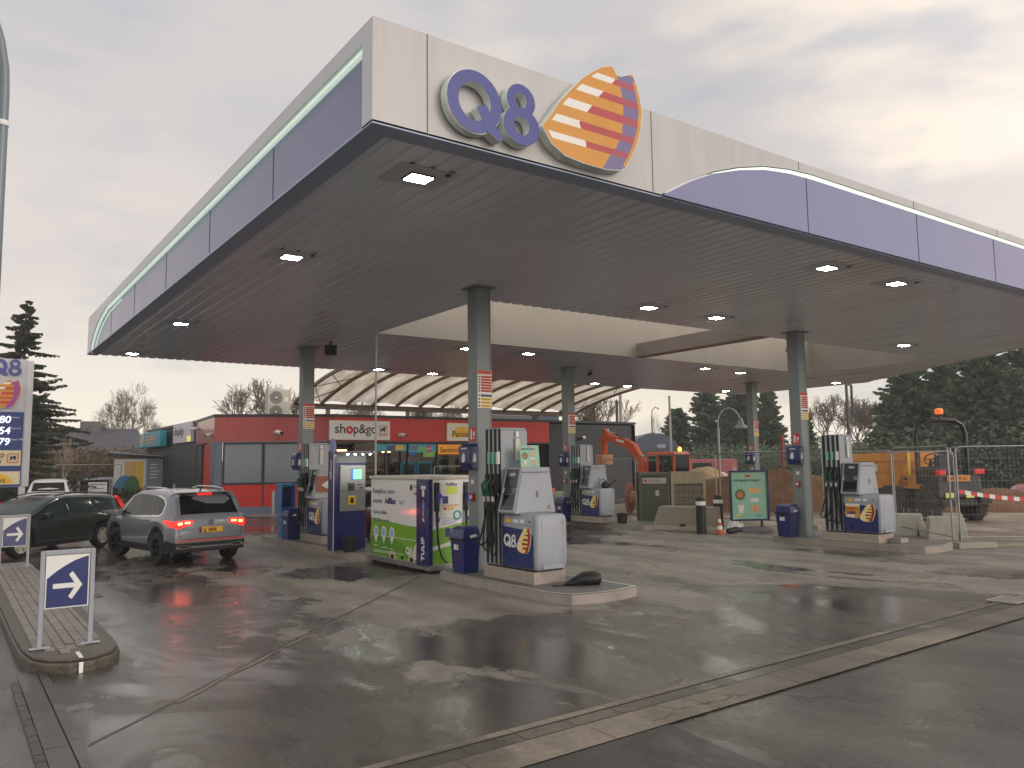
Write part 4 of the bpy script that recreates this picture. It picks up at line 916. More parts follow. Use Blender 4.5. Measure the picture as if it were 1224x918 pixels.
b.box(-Lb + .02, -.47, .575, .585, 0, .001)
b.build('pin_markers', WHITE, t)
for cu in (-Lb + .26, -Lb + .62, -Lb + .98): b = MB(T1); b.cyl((cu, .66, .002), (cu, .66, .003), .08, n=16); b.build('pin_symbol', mat('pin_blue', (150, 176, 214), .5), t)
INK = mat('ink_blue', (44, 48, 110), .5); INKL = mat('ink_pale', (120, 120, 150), .5)
text('Remplissez votre', .145, INKL, t, TX, -Lb + .10, 1.44); text('reservoir', .145, INKL, t, TX, -Lb + .10, 1.24, sx=.8); text('AdBlue', .17, INK, t, TX, -Lb + .66, 1.24, bold=.004, sx=.95); text('ici !', .13, INKL, t, TX, -Lb + 1.32, 1.24)
text('Quickly AdBlue', .10, INKL, t, TX, -Lb + .12, 1.02); text('Fill AdBlue service', .10, INKL, t, TX, -Lb + .12, .86)
b = MB(TX); b.cyl((-.76, 1.58, 0), (-.76, 1.58, .003), .06, n=18); b.build('round_symbol', DGREY, t)
text('TU', .09, INKL, t, TX, -.66, 1.57); text('Tulip', .075, REDS, t, TX, -.66, 1.44)
letterQ8(t, T1, -.97, .28, .15, thick=.003); emblem(t, T1, -.68, .22, .22, .32, thick=.003, mats=[EWHITE, EWHITE, REDS, REDS, REDS], rows=30)
for u_ in (-1.66, -.86): b = MB(TX); b.box(u_, u_ + .24, .10, .30, -.01, .012); b.build('fork_pocket', mat('pocket_cream', (196, 190, 150), .5, var=.1), t, bevel=.02)
b = MB(TX); b.box(-1.60, -1.46, .12, .24, .012, .014); b.box(-.80, -.66, .12, .24, .012, .014); b.build('pocket_openings', BLACK, t)
b = MB(TX); b.box(-1.18, -1.08, .16, .30, 0, .003); b.build('hazard_label', WHITE, t)
# blue corner post with TULIP
b = MB(); b.box(-.05, .06, -.02, .44, .14, 1.745); b.build('corner_post', mat('post_navy', (28, 34, 96), .25, var=.06, coat=.4), t, bevel=.02, seg=3)
TP = frame((-.05, 0, 0), '-X')
text('TULIP', .155, WHITE, t, TP, -.12, .24, bold=.006, vertical=True, spacing=1.1)
b = MB(TP); b.prism([(-.18, .98), (-.12, .95), (-.12, 1.0), (-.18, 1.03)], 0, .003); b.box(-.24, -.06, 1.56, 1.62, 0, .003); b.box(-.20, -.12, 1.42, 1.55, 0, .002); b.box(-.165, -.15, 1.05, 1.36, 0, .002); b.build('post_marks', WHITE, t)
b = MB(TP); b.prism([(-.19, 1.22), (-.15, 1.16), (-.11, 1.22), (-.15, 1.36)], 0, .004); b.build('drop_symbol', mat('drop_blue', (110, 150, 210), .4), t)
# end face with the dispensing head
TE = frame((0, .02, 0))
b = MB(TE); b.prism([(.07, .17), (D_ - .01, .17), (D_ - .01, 1.0), (.65, .90), (.07, .80)], 0, .003); b.build('green_end', GREEN, t)
b = MB(TE); b.prism([(.07, .42), (.65, .54), (D_ - .01, .68), (D_ - .01, .75), (.65, .61), (.07, .49)], .003, .004); b.build('white_band', WHITE, t)
b = MB(TE); b.box(.24, .72, 1.0, 1.68, 0, .012); b.build('control_panel', mat('panel_offwhite', (222, 222, 216), .4), t, bevel=.004)
b = MB(TE); b.box(.36, .60, 1.46, 1.60, .012, .016); b.build('display', mat('display_yellow', (186, 192, 48), .3, emit=.12), t)
text('AdBlue', .085, INK, t, TE, .35, 1.615, bold=.001, w=.013)
b = MB(TE); b.box(.28, .40, 1.28, 1.42, .012, .016).box(.34, .46, .66, .82, .0, .004); b.build('meter_symbol', INK, t)
b = MB(TE); b.box(.26, .64, 1.24, 1.255, .012, .016).box(.30, .36, 1.16, 1.22, .012, .016); b.build('hazard_marks', REDS, t)
b = MB(TE); b.box(.38, .44, 1.16, 1.22, .012, .016).box(.46, .52, 1.16, 1.22, .012, .016); b.build('warning_marks', YELLOW, t)
b = MB(TE); b.box(.28, .60, .88, .98, 0, .003).box(.28, .6, 1.0, 1.02, .012, .015); b.build('notice', mat('notice_lilac', (196, 196, 214), .5), t)
for k, (x0, x1) in enumerate(((.10, .22), (.74, .86))):
    b = MB(TE); b.box(x0, x1, 1.14, 1.68, -.0, .006); b.build('nozzle_recess', BLACK, t)
    b = MB(TE); b.cyl(((x0 + x1) / 2, 1.30, .05), ((x0 + x1) / 2 + .02, 1.48, .07), .035, .03, 10); b.cyl(((x0 + x1) / 2 + .02, 1.48, .07), ((x0 + x1) / 2 + .05, 1.40, .12), .02, n=8); b.build('nozzle', mat('nozzle_blue', (34, 68, 170), .4), t, smooth=40)
    x = (x0 + x1) / 2; pts = [(x - .03, 1.62, .03), (x - .05, 1.3, .06), (x - .04, .9, .07), (x + .0, .5, .08), (x + .06, .3, .08), (x + .16, .20, .07), (x + .2, .2, .06)]
    b = MB(TE); b.tube(pts, .017, 8); b.build('hose', BLACK, t, smooth=60)
    b = MB(TE); b.tube([(x + .0, 1.25, .05), (x - .02, 1.0, .07), (x - .03, .6, .08), (x + .06, .3, .08)], .017, 8); b.build('hose', BLACK, t, smooth=60)
    b = MB(TE); b.box(x - .05, x + .01, .95, 1.04, .04, .10); b.build('hose_clip', INK, t, bevel=.01)
b = MB(TE); b.ring(.60, 1.06, .09, .09, .03, .03, .012, .02, n=24); b.build('hose_ring', TEAL, t)
# ------------------------------------------------------------------ shop building
sh = thing('shop_building', 'low shop with red fascia, dark cladding and glazed front under the canopy', 'shop', (9.9, 33.3, 0))
O = Vector((9.9, 33.3, 0))
def segT(p, q): return frame(Vector((p[0], p[1], 0)) - O, u=(q[0] - p[0], q[1] - p[1], 0)), math.hypot(q[0] - p[0], q[1] - p[1])
P = [(9.9, 52.0), (9.9, 40.4), (9.46, 35.5), (14.0, 33.3), (26.0, 33.3), (32.3, 33.3), (32.3, 50)]
ROOFZ = 4.20
# left long wall, charcoal
T, n_ = segT(P[0], P[1]); b = MB(T); b.box(0, n_, 0, ROOFZ, -.3, 0); b.build('side_wall', DARKW, sh)
T, n_ = segT(P[4], P[5]); b = MB(T); b.box(0, n_, 0, ROOFZ - .02, -.3, 0); b.build('end_wall', DARKW, sh)
T, n_ = segT(P[5], P[6]); b = MB(T); b.box(0, n_, 0, ROOFZ - .02, -.3, -.001); b.build('far_wall', DARKW, sh)
b = MB(); b.prism([(x - O.x, y - O.y) for x, y in [P[0], P[1], P[2], P[3], P[4], P[5], P[6]]], 4.12, 4.18); b.build('roof', TRIMD, sh)
b = MB()
for i in range(6):
    T, n_ = segT(P[i], P[i + 1]); b.T = T; b.box(-.02, n_ + .02, ROOFZ, ROOFZ + .12, -.32, .06)
b.T = IDM; b.build('roof_trim', TRIMD, sh)
# short return wall between side wall and the angled front: dark joint, red door panel, blue-grey pillar
T, n_ = segT(P[1], P[2])
b = MB(T); b.box(0, n_, 3.13, ROOFZ, -.25, .03); b.build('fascia', REDF, sh)
b = MB(T); b.box(0, 1.5, 0, 3.13, -.3, -.02); b.build('side_wall', DARKW, sh)
b = MB(T); b.box(1.5, 4.0, .1, 3.10, -.2, -.10); b.build('red_panel', RED, sh)
b = MB(T); b.box(4.0, n_ - .02, 0, 3.12, -.2, .0); b.build('pillar', GREYTRIM, sh)
# angled part
T, n_ = segT(P[2], P[3])
b = MB(T); b.box(-.02, n_, 3.13, ROOFZ, -.25, .03); b.build('fascia', REDF, sh)
b = MB(T); b.box(.02, .28, 0, 3.12, -.2, .0); b.build('pillar', GREYTRIM, sh)
FROST = mat('frosted_window', (112, 122, 130), .15, var=.05, scale=.6, coat=.3)
FR = mat('window_frame_dark', (30, 36, 46), .4, var=.05)
for u0, u1 in ((.40, 1.96), (2.08, 3.70)):
    b = MB(T); b.box(u0, u1, 1.36, 3.02, -.08, -.06); wn = b.build('window', FROST, sh)
    b = MB(T); b.box(u0 - .07, u1 + .07, 3.02, 3.12, -.14, -.02).box(u0 - .07, u1 + .07, 1.27, 1.36, -.14, -.02).box(u0 - .07, u0, 1.36, 3.02, -.14, -.02).box(u1, u1 + .07, 1.36, 3.02, -.14, -.02); b.build('frame', FR, wn)
b = MB(T); b.box(.30, 3.85, .32, 1.27, -.12, -.04); b.build('red_panel', RED, sh)
b = MB(T); rnd = random.Random(3)
for i in range(11):
    for j in range(3):
        u, v = .5 + i * .30, .48 + j * .27
        if rnd.random() < .85: b.cyl((u, v, -.04), (u, v, -.036), .055, n=12)
b.build('panel_dots', mat('dot_grey', (150, 66, 58), .5, var=.15), sh)
b = MB(T); b.box(.28, 3.9, 0, .32, -.15, -.02); b.build('plinth', GREYTRIM, sh)
b = MB(T); b.box(2.0, 2.06, .3, 1.27, -.04, -.03); b.build('panel_joint', FR, sh)
b = MB(T); b.box(3.85, n_, 0, 3.13, -1.5, -1.46); b.build('entrance_recess', BLACKG, sh)
b = MB(T); b.prism([(4.35, 2.55), (4.95, 2.55), (5.03, 3.12), (4.62, 3.12)], -.6, -.5); b.build('red_flag_panel', RED, sh)
# straight front
T, n_ = segT(P[3], P[4])
b = MB(T); b.box(0, n_, 3.13, ROOFZ, -.25, .03); b.build('fascia', RED, sh)
b = MB(T); b.box(0, n_, 3.05, 3.13, -.25, .05); b.build('fascia_edge', FR, sh)
T2, n2 = segT(P[2], P[3]); b = MB(T2); b.box(0, n2, 3.09, 3.135, -.25, .04); b.build('fascia_edge', mat('drip_grey', (110, 110, 120), .4), sh)
GL = glassmat('shop_glass', (210, 214, 214))
xs = [2.55, 5.22, 7.30, 11.9]          # mullions, u from P3
for (u0, u1) in ((1.0, 2.50), (2.60, 3.60), (3.66, 5.18), (5.26, 7.2), (7.3, 9.3)):
    b = MB(T); b.box(u0, u1, .25, 3.03, -.10, -.09); wn = b.build('shop_window', GL, sh)
    b = MB(T); b.box(u0 - .05, u0, 0, 3.05, -.14, -.03).box(u1, u1 + .05, 0, 3.05, -.14, -.03).box(u0, u1, 2.35, 2.39, -.13, -.04).box(u0, u1, 0, .25, -.14, -.04); b.build('frame', FR, wn)
b = MB(T); b.box(9.4, 12.0, 0, 3.05, -1.2, -1.16); b.build('entrance_recess', BLACKG, sh)
b = MB(T); b.box(0, 12, 0, 4.1, -6.0, -5.9).box(-.1, 0, 0, 3.1, -6, -1.5).box(0, 12, .0, .02, -6, 0); b.build('back_wall', mat('shop_inside', (96, 78, 60), .7, var=.2), sh)
b = MB(T); b.box(0, 12, 3.04, 3.08, -5.9, -.3); b.build('shop_ceiling', mat('ceiling_inside', (70, 68, 64), .7), sh)
# inside: shelves with goods, warm lamps
rnd = random.Random(11)
GC = [mat('goods_%s' % n, c, .5, var=.1) for n, c in (('red', (190, 50, 40)), ('orange', (226, 130, 40)), ('yellow', (220, 190, 60)), ('white', (200, 200, 195)), ('green', (70, 130, 70)), ('brown', (110, 70, 44)), ('blue', (50, 80, 150)))]
for k in range(6):
    u0 = .9 + k * 1.7; dw = -1.4 - (k % 3) * 1.1
    s_ = thing('goods_shelf', ['shelf of goods behind the glass, under the white shop sign', 'shelf of goods inside, left of the teal fridges', 'shelf of goods inside, right of the teal fridges', 'shelf of goods inside behind the orange sandwich banner', 'shelf of goods inside near the bakery sign', 'shelf of goods inside at the right end of the glazing'][k], 'shelf', O + T @ Vector((u0, 0, dw)), 0, 'shelves inside the shop')
    b = MB()
    for j in range(6): b.box(0, 1.4, -.2, .2, .25 + j * .38, .28 + j * .38)
    b.box(0, .03, -.2, .2, 0, 2.5).box(1.37, 1.4, -.2, .2, 0, 2.5); b.build('rack', DGREY, s_)
    for j in range(6):
        for i in range(3):
            b = MB(); x = .05 + i * .44
            for q in range(5):
                if rnd.random() < .85: b.box(x + q * .085, x + q * .085 + .07, -.18, .0, .281 + j * .38, .281 + j * .38 + rnd.uniform(.14, .28))
            if b.v: b.build('goods', rnd.choice(GC), s_)
LAMP = mat('warm_lamp', (255, 206, 140), .4, emit=9.0); LAMPW = mat('white_lamp', (240, 245, 235), .4, emit=7.0)
fr_ = None
for (u, v, wd, mt_) in ((1.3, 2.8, -2.2, LAMP), (3.0, 2.72, -2.6, LAMP), (4.3, 2.75, -3.6, LAMP), (6.0, 2.8, -3.0, LAMPW), (8.0, 2.8, -2.5, LAMPW)):
    pos = O + T @ Vector((u, v, wd))
    lt = thing('ceiling_lamp', 'small lit lamp inside the shop, ' + {1.3: 'behind the entrance', 3.0: 'above the orange goods', 4.3: 'above the teal fridges', 6.0: 'behind the sandwich banner', 8.0: 'near the right end of the glazing'}[u], 'lamp', pos, 0, 'lamps lit inside the shop')
    b = MB(); b.box(-.22, .22, -.05, .05, -.06, -.02); b.build('diffuser', mt_, lt); b = MB(); b.box(-.24, .24, -.07, .07, -.02, .1); b.build('housing', WHITE, lt)
# teal fridges
fp = O + T @ Vector((3.62, 0, -.7))
t = thing('drinks_fridge', 'teal framed double door fridge seen through the shop glass', 'fridge', fp)
b = MB(); b.box(0, 1.75, .10, .6, .0, 2.2); b.build('cabinet', DGREY, t)
for x0 in (.02, .90):
    b = MB(); b.box(x0, x0 + .82, -.0, .06, 2.05, 2.2).box(x0, x0 + .82, 0, .06, .1, .22).box(x0, x0 + .10, 0, .06, .22, 2.05).box(x0 + .72, x0 + .82, 0, .06, .22, 2.05); b.build('door_frame', mat('fridge_teal', (36, 170, 196), .4, emit=.12), t)
    b = MB(); b.box(x0 + .1, x0 + .72, .02, .03, .22, 2.05); b.build('door_glass', mat('fridge_glass', (110, 128, 132), .15, var=.3, scale=4), t)
# banners on the glass heads
def banner(u0, u1, z0, z1, cm, label, cat='banner'):
    t = thing('window_banner', label, cat, O + T @ Vector((u0, z0, -.04)))
    b = MB(frame((0, 0, 0))); b.box(0, u1 - u0, 0, z1 - z0, 0, .02); b.build('panel', cm, t); return t
t = banner(5.28, 7.2, 2.48, 3.0, mat('banner_orange', (238, 160, 40), .45, emit=.12), 'orange sandwich banner in the window left of the near column')
text('Sandwichs', .36, mat('banner_brown', (96, 44, 24), .5), t, frame((0, -.02, 0)), .10, .14, bold=.006, sx=.85)
b = MB(frame((0, -.02, 0))); b.box(0, 1.92, 0, .06, 0, .004); b.build('band', mat('banner_brown2', (150, 70, 30), .5), t)
t = banner(3.70, 5.16, 2.62, 3.0, mat('banner_sky', (60, 168, 190), .45), 'sky blue and lilac banner strip above the teal fridges')
b = MB(frame((0, -.02, 0))); b.box(.05, .45, .12, .3, 0, .004); b.build('lilac_patch', EPURP, t)
b = MB(frame((0, -.02, 0))); b.box(.5, .95, .08, .26, 0, .004).box(.75, 1.4, -.22, .05, 0, .004); b.build('green_patch', mat('patch_green', (130, 190, 90), .5), t)
b = MB(frame((0, -.02, 0))); b.box(.98, 1.22, .02, .32, 0, .008); b.build('pink_patch', mat('patch_pink', (200, 60, 110), .5), t); text('april', .15, WHITE, t, frame((0, -.03, 0)), .97, .14, bold=.002)
b = MB(frame((0, -.02, 0))); b.box(.02, .30, -.12, -.02, 0, .004); b.build('blue_patch', mat('patch_blue', (40, 110, 200), .5), t)
t = banner(2.0, 3.58, 2.68, 3.0, mat('banner_sky', (60, 168, 190), .45), 'blue banner strip beneath the right end of the white shop sign')
b = MB(frame((0, -.02, 0))); b.box(.55, .98, .02, .26, 0, .004); b.build('navy_patch', BLUED, t)
b = MB(frame((0, -.02, 0))); b.box(1.02, 1.42, .06, .28, 0, .004); b.build('yellow_patch', YELLOW, t)
# shop&go sign
t = thing('shop_sign', 'long white sign with shop&go lettering and a lion mark on the red fascia', 'sign', (13.72, 33.27, 3.18)); T0 = frame((0, 0, 0))
b = MB(T0); b.box(0, 2.93, 0, .86, 0, .10); b.build('sign_panel', WHITE, t, bevel=.01)
INKB = mat('letter_black', (24, 22, 24), .4)
TT = T0 @ Matrix.Translation((0, 0, .10))
text('sh', .60, INKB, t, TT, .22, .30, bold=.008); text('o', .62, mat('letter_red', (210, 24, 36), .4), t, TT, .76, .30, bold=.035); text('p&go', .60, INKB, t, TT, 1.10, .30, bold=.008, sx=.93)
LION = mat('lion_red', (200, 40, 30), .4)
b = MB(TT); b.box(2.38, 2.78, .19, .22, 0, .006).box(2.38, 2.78, .64, .67, 0, .006).box(2.38, 2.41, .22, .64, 0, .006).box(2.75, 2.78, .22, .64, 0, .006); b.build('lion_frame', LION, t)
b = MB(TT); b.prism([(2.46, .34), (2.50, .34), (2.52, .42), (2.60, .42), (2.62, .34), (2.66, .34), (2.67, .46), (2.71, .52), (2.68, .60), (2.60, .60), (2.56, .54), (2.48, .52), (2.45, .58), (2.43, .56), (2.46, .48)], 0, .006); b.build('lion', INKB, t)
b = MB(TT); b.box(2.44, 2.72, .25, .29, 0, .004); b.build('lion_caption', LION, t)
# bakery sign
def bakery(t, T0, W_, Hh, k=1.0):
    b = MB(T0); pts = [(.42 * k + .36 * k * math.cos(a), .17 * k + .58 * k * math.sin(a) * .95) for a in [PI * i / 24 for i in range(25)]]
    return pts
t = thing('bakery_sign', 'white bakery sign with yellow half sun and Panos lettering, behind the near column', 'sign', (19.70, 33.27, 3.17))
b = MB(T0); b.box(0, 2.05, 0, .86, 0, .10); b.build('sign_panel', mat('sign_cream', (232, 226, 212), .4), t, bevel=.01)
b = MB(TT); b.prism([(.84 + .62 * math.cos(PI * i / 28), .18 + .52 * math.sin(PI * i / 28)) for i in range(29)], 0, .006); b.build('half_sun', mat('sun_yellow', (244, 190, 40), .4), t)
text('Panos', .40, mat('panos_brown', (84, 44, 24), .4), t, TT, .26, .20, bold=.006, w=.01)
b = MB(TT)
for i in range(5): b.prism([(.68 + i * .08, .54), (.72 + i * .08, .50), (.74 + i * .08, .58)], .006, .009)
b.build('sun_rays', mat('sun_pale', (250, 220, 120), .4), t)
# signs on the charcoal side wall
TS = frame((0, 0, 0), '-X')
t = thing('side_shop_sign', 'pale sign with shop&go lettering on the charcoal side wall', 'sign', (9.9, 44.6, 3.30))
b = MB(TS); b.box(0, 3.7, 0, .98, 0, .16); b.build('sign_panel', mat('sign_lilac_white', (214, 210, 222), .4), t, bevel=.01)
b = MB(TS @ Matrix.Translation((0, 0, .16))); b.box(3.0, 3.7, .02, .30, 0, .006); b.build('yellow_corner', mat('corner_yellow', (236, 226, 110), .4, emit=.35), t)
text('shop&go', .62, INKB, t, TS, .25, .40, bold=.008, w=.164, sx=.95)
t = thing('side_bank_sign', 'turquoise sign with round orange mark at the far end of the side wall', 'sign', (9.9, 53.2, 3.20)); t.location = (9.75, 52.4, 3.22)
b = MB(TS); b.box(0, 6.3, 0, .85, 0, .35); b.build('sign_panel', TEAL, t, bevel=.02)
b = MB(TS); b.cyl((1.5, .44, .35), (1.5, .44, .37), .33, n=24); b.build('round_mark', mat('mark_salmon', (226, 150, 110), .5), t)
b = MB(TS); b.ring(1.5, .44, .38, .38, .05, .05, .35, .375, n=24); b.build('mark_ring', WHITE, t)
b = MB(TS); b.box(2.4, 5.0, .56, .64, .35, .36).box(2.4, 5.2, .38, .46, .35, .36).box(2.4, 4.6, .20, .27, .35, .36); b.build('caption', mat('mark_salmon', (226, 150, 110), .5), t)
b = MB(); b.box(-.35, 0, -6.0, -4.6, .9, 1.32); b.build('light_box', WHITE, t) if False else None
# cameras on the facade
def bullet_cam(loc, rz, label):
    t = thing('bullet_camera', label, 'security camera', loc, rz, 'white cameras on the shop')
    b = MB(); b.cyl((0, .14, 0), (0, .10, 0), .07, n=12); b.cyl((0, .10, 0), (0, .0, .02), .03, n=8); b.build('bracket', WHITE, t, smooth=40)
    b = MB(); b.cyl((0, .02, .03), (-.02, -.26, -.04), .085, .085, 14); b.build('housing', WHITE, t, smooth=40)
    b = MB(); b.cyl((-.02, -.26, -.04), (-.021, -.27, -.042), .07, n=14); b.build('lens', BLACKG, t)
    return t
bc = bullet_cam((11.75, 34.25, 3.52), R(25), 'white camera on the red fascia above the frosted windows')
dup(bc, (17.2, 33.12, 3.42), R(30), 'white camera on the red fascia between the two white signs')
dup(bc, (9.5, 36.3, 3.45), R(-70), 'white camera at the angled corner of the red fascia')
dup(bc, (28.3, 33.12, 3.40), R(-60), 'white camera on the charcoal wall left of the excavator arm')
dup(bc, (9.85, 40.2, 3.9), R(-90), 'pale camera box on the side wall at the end of the red fascia')
t = thing('wall_floodlight', 'small square floodlight on the charcoal wall above the excavator boom', 'floodlight', (30.0, 33.15, 3.6)); b = MB(); b.box(-.16, .16, 0, .12, -.02, .30); b.build('housing', WHITE, t, bevel=.02); b = MB(); b.box(-.12, .12, -.006, 0, .02, .26); b.build('lens', mat('flood_glass', (120, 140, 150), .1), t)
# air conditioners on the roof
def ac(loc, label, n=2):
    t = thing('air_conditioner', label, 'air conditioner', loc, 0, 'air conditioning units on the shop roof')
    b = MB(); b.box(0, 1.05, 0, .42, 0, 1.4 if n == 2 else .7); b.build('casing', mat('ac_casing', (186, 184, 170), .45, var=.05, dirt=.2), t, bevel=.02)
    for k in range(n):
        z = .36 + k * .66
        b = MB(frame((0, 0, 0))); b.cyl((.38, z, 0), (.38, z, .012), .30, n=28); g = b.build('fan', mat('fan_grille', (92, 92, 88), .5, var=.1), t)
        b = MB(frame((0, 0, 0)))
        for rr in (.28, .22, .16): b.ring(.38, z, rr, rr, .012, .012, .012, .02, n=28)
        b.box(.32, .44, z - .06, z + .06, .012, .024); b.build('grille_rings', mat('ac_casing', (186, 184, 170), .45), g)
    b = MB(frame((0, 0, 0))); b.box(.80, .92, .25, .30, 0, .004).box(.80, .92, .85 if n == 2 else .5, 1.05 if n == 2 else .6, 0, .004); b.build('label', WHITE, t)
    return t
ac((11.9, 36.0, 4.18), 'tall twin fan air conditioner on the roof left of the back left column')
ac((18.9, 35.0, 4.18), 'small single fan unit on the roof beneath the arched cover', 1)
t = thing('roof_units', 'row of low grey plant housings on the roof beneath the arched cover', 'plant housing', (24.5, 37.0, 4.18))
b = MB(); b.box(0, 3.2, 0, 1, 0, .62); b.build('housing', mat('plant_grey', (96, 98, 98), .5, var=.1), t, bevel=.02)
b = MB(); b.box(3.6, 5.2, 0, 1, 0, .75); b.build('second_housing', mat('plant_slate', (70, 78, 92), .5, var=.1), t, bevel=.02)

# ------------------------------------------------------------------ arched translucent cover between canopy and shop
ar = thing('arched_cover', 'long arched translucent cover on brown ribs over the shop entrance', 'arched roof', (12.6, 34.5, 0))
def arcp(s):    # s 0 at the far low edge .. 1 near high edge ; local y,z
    return (-6.6 * s ** 1.0, 4.90 + 1.08 * math.sin(s * PI / 2 * .96) ** .88)
FAB = bpy.data.materials.new('translucent_sheet'); FAB.use_nodes = True; nn = FAB.node_tree.nodes; ll = FAB.node_tree.links; nn.clear()
o_ = nn.new('ShaderNodeOutputMaterial'); df = nn.new('ShaderNodeBsdfDiffuse'); tl = nn.new('ShaderNodeBsdfTranslucent'); ms = nn.new('ShaderNodeMixShader'); ms.inputs[0].default_value = .72
tcc = nn.new('ShaderNodeTexCoord'); mpq = nn.new('ShaderNodeMapping'); mpq.inputs['Scale'].default_value = (1.6, .35, .5); ll.new(tcc.outputs['Object'], mpq.inputs[0])
nzq = nn.new('ShaderNodeTexNoise'); nzq.inputs['Scale'].default_value = 1.6; nzq.inputs['Detail'].default_value = 6; ll.new(mpq.outputs[0], nzq.inputs[0])
rq = nn.new('ShaderNodeValToRGB'); rq.color_ramp.elements[0].position = .35; rq.color_ramp.elements[1].position = .65; rq.color_ramp.elements[0].color = (.52, .45, .34, 1); rq.color_ramp.elements[1].color = (.88, .82, .70, 1); ll.new(nzq.outputs['Fac'], rq.inputs[0])
ll.new(rq.outputs[0], df.inputs[0]); ll.new(rq.outputs[0], tl.inputs[0]); ll.new(df.outputs[0], ms.inputs[1]); ll.new(tl.outputs[0], ms.inputs[2]); ll.new(ms.outputs[0], o_.inputs[0])
RIB = mat('rib_brown', (118, 98, 84), .5, var=.12, scale=3, dirt=.2)
NB = 13; LX = 16.4; bw = LX / NB
b = MB(); NS = 14
for k in range(NB):
    for i in range(6):
        for j in range(NS):
            q = []
            for (ii, jj) in ((i, j), (i + 1, j), (i + 1, j + 1), (i, j + 1)):
                y, z = arcp(jj / NS); q.append((k * bw + bw * ii / 6, y, z + .10 * math.sin(PI * ii / 6)))
            b.add(q, [(0, 1, 2, 3)])
b.build('sheet_panels', FAB, ar, smooth=30)
for k in range(NB + 1):
    b = MB(); x = k * bw; pts = [arcp(i / NS) for i in range(NS + 1)]
    for (y0, z0), (y1, z1) in zip(pts, pts[1:]):
        b.add([(x - .055, y0, z0 - .10), (x + .055, y0, z0 - .10), (x + .055, y1, z1 - .10), (x - .055, y1, z1 - .10), (x - .055, y0, z0 + .02), (x + .055, y0, z0 + .02), (x + .055, y1, z1 + .02), (x - .055, y1, z1 + .02)], [(0, 3, 2, 1), (4, 5, 6, 7), (0, 1, 5, 4), (2, 3, 7, 6), (1, 2, 6, 5), (3, 0, 4, 7)])
    b.build('rib', RIB, ar)
b = MB(); b.box(-.06, LX + .06, -.06, .14, 4.68, 4.86); b.build('low_beam', RIB, ar)
b = MB(); b.box(-.06, LX + .06, -.2, .34, 4.64, 4.675); b.build('gutter', mat('cover_gutter', (150, 140, 128), .5), ar)
for x in (1.5, 5.6, 9.7, 13.6):
    b = MB(); b.box(x, x + .16, -.05, .1, 4.2, 4.66); b.build('post', mat('cover_post', (176, 168, 156), .5), ar)
b = MB()
for (i0, x0, i1, x1) in ((0, .02, 5, bw * 1), (5, .02, 0, bw), (9, .02, 5, bw), (5, .02, 9, bw), (0, LX - bw, 5, LX), (5, LX - bw, 0, LX), (10, LX - bw, 6, LX)):
    p0, p1 = arcp(i0 / NS), arcp(i1 / NS); b.cyl((x0, p0[0], p0[1] - .12), (x1, p1[0], p1[1] - .12), .018, n=6)
b.build('bracing', TRIMD, ar)
# bollards in front of the shop (steel) and pavement
sheet('pavement', [(9.2, 33.0), (13.4, 31.6), (31, 31.6), (31, 33.3), (14, 33.3), (9.46, 35.5)], .012, PAVE)
def steel_boll(loc, label):
    t = thing('steel_bollard', label, 'bollard', loc, 0, 'steel bollards by the shop')
    b = MB(); b.lathe([(.075, 0), (.075, .95), (.06, 1.0), (.0, 1.02)], 14); b.build('post', STEEL, t, smooth=40); b = MB(); b.lathe([(.11, 0), (.11, .02)], 14); b.build('base', STEEL, t); return t
s1 = steel_boll((11.45, 33.7, 0), 'steel bollard before the red dotted panel, right of the grey SUV')
dup(s1, (9.55, 34.4, 0), 0, 'steel bollard just behind the right rear lamp of the grey SUV')
dup(s1, (9.2, 41.5, .25), 0, 'steel bollard against the charcoal side wall, above the SUV roof')
t = thing('charcoal_gate', 'pale pipe frame against the far part of the charcoal wall', 'pipe frame', (9.4, 51.0, 0)); b = MB(); b.tube([(0, .6, 0), (0, .6, 2.3), (0, -1.2, 2.35)], .04, 8); b.tube([(0, -1.2, 2.35), (0, -1.2, 1.2)], .04, 8); b.build('frame', LGREY, t)
# information cabinet left of the side wall
t = thing('info_cabinet', 'grey cabinet with blue, green and yellow printed panel, left of the shop', 'cabinet', (7.5, 47.9, 0), R(-8))
b = MB(); b.box(0, 1.6, -.01, .9, .05, 2.55); b.build('cabinet', mat('cabinet_white', (206, 206, 204), .4), t, bevel=.02)
b = MB(); b.box(1.6, 2.55, .0, .9, .05, 2.58); b.build('side_cabinet', mat('cabinet_grey', (120, 126, 134), .4), t, bevel=.02)
b = MB(frame((0, -.012, 0))); b.box(.5, 1.05, .1, 2.4, 0, .006); b.build('tan_panel', mat('tan_print', (200, 160, 100), .5), t)
b = MB(frame((0, -.012, 0))); b.box(1.05, 1.45, .1, 2.4, 0, .006); b.build('yellow_panel', mat('yellow_print', (220, 180, 50), .5), t)
b = MB(frame((0, -.018, 0))); b.prism([(.0 + .55 + .55 * math.cos(a), .9 + .75 * math.sin(a)) for a in [PI * i / 14 for i in range(15)]] + [(.0, .1), (1.1, .1)], 0, .004); b.build('blue_print', mat('blue_print', (50, 120, 170), .5), t)
b = MB(frame((0, -.024, 0))); b.prism([(.9 + .38 * math.cos(a), 1.0 + .65 * math.sin(a)) for a in [PI * i / 14 for i in range(15)]] + [(.52, .1), (1.28, .1)], 0, .004); b.build('green_print', mat('green_print', (50, 110, 60), .5), t)
b = MB(frame((0, -.004, 0)))
for i in range(5): b.box(1.8, 2.1 + .08 * (i % 3), 1.5 + i * .18, 1.54 + i * .18, 0, .006)
b.build('caption', WHITE, t)
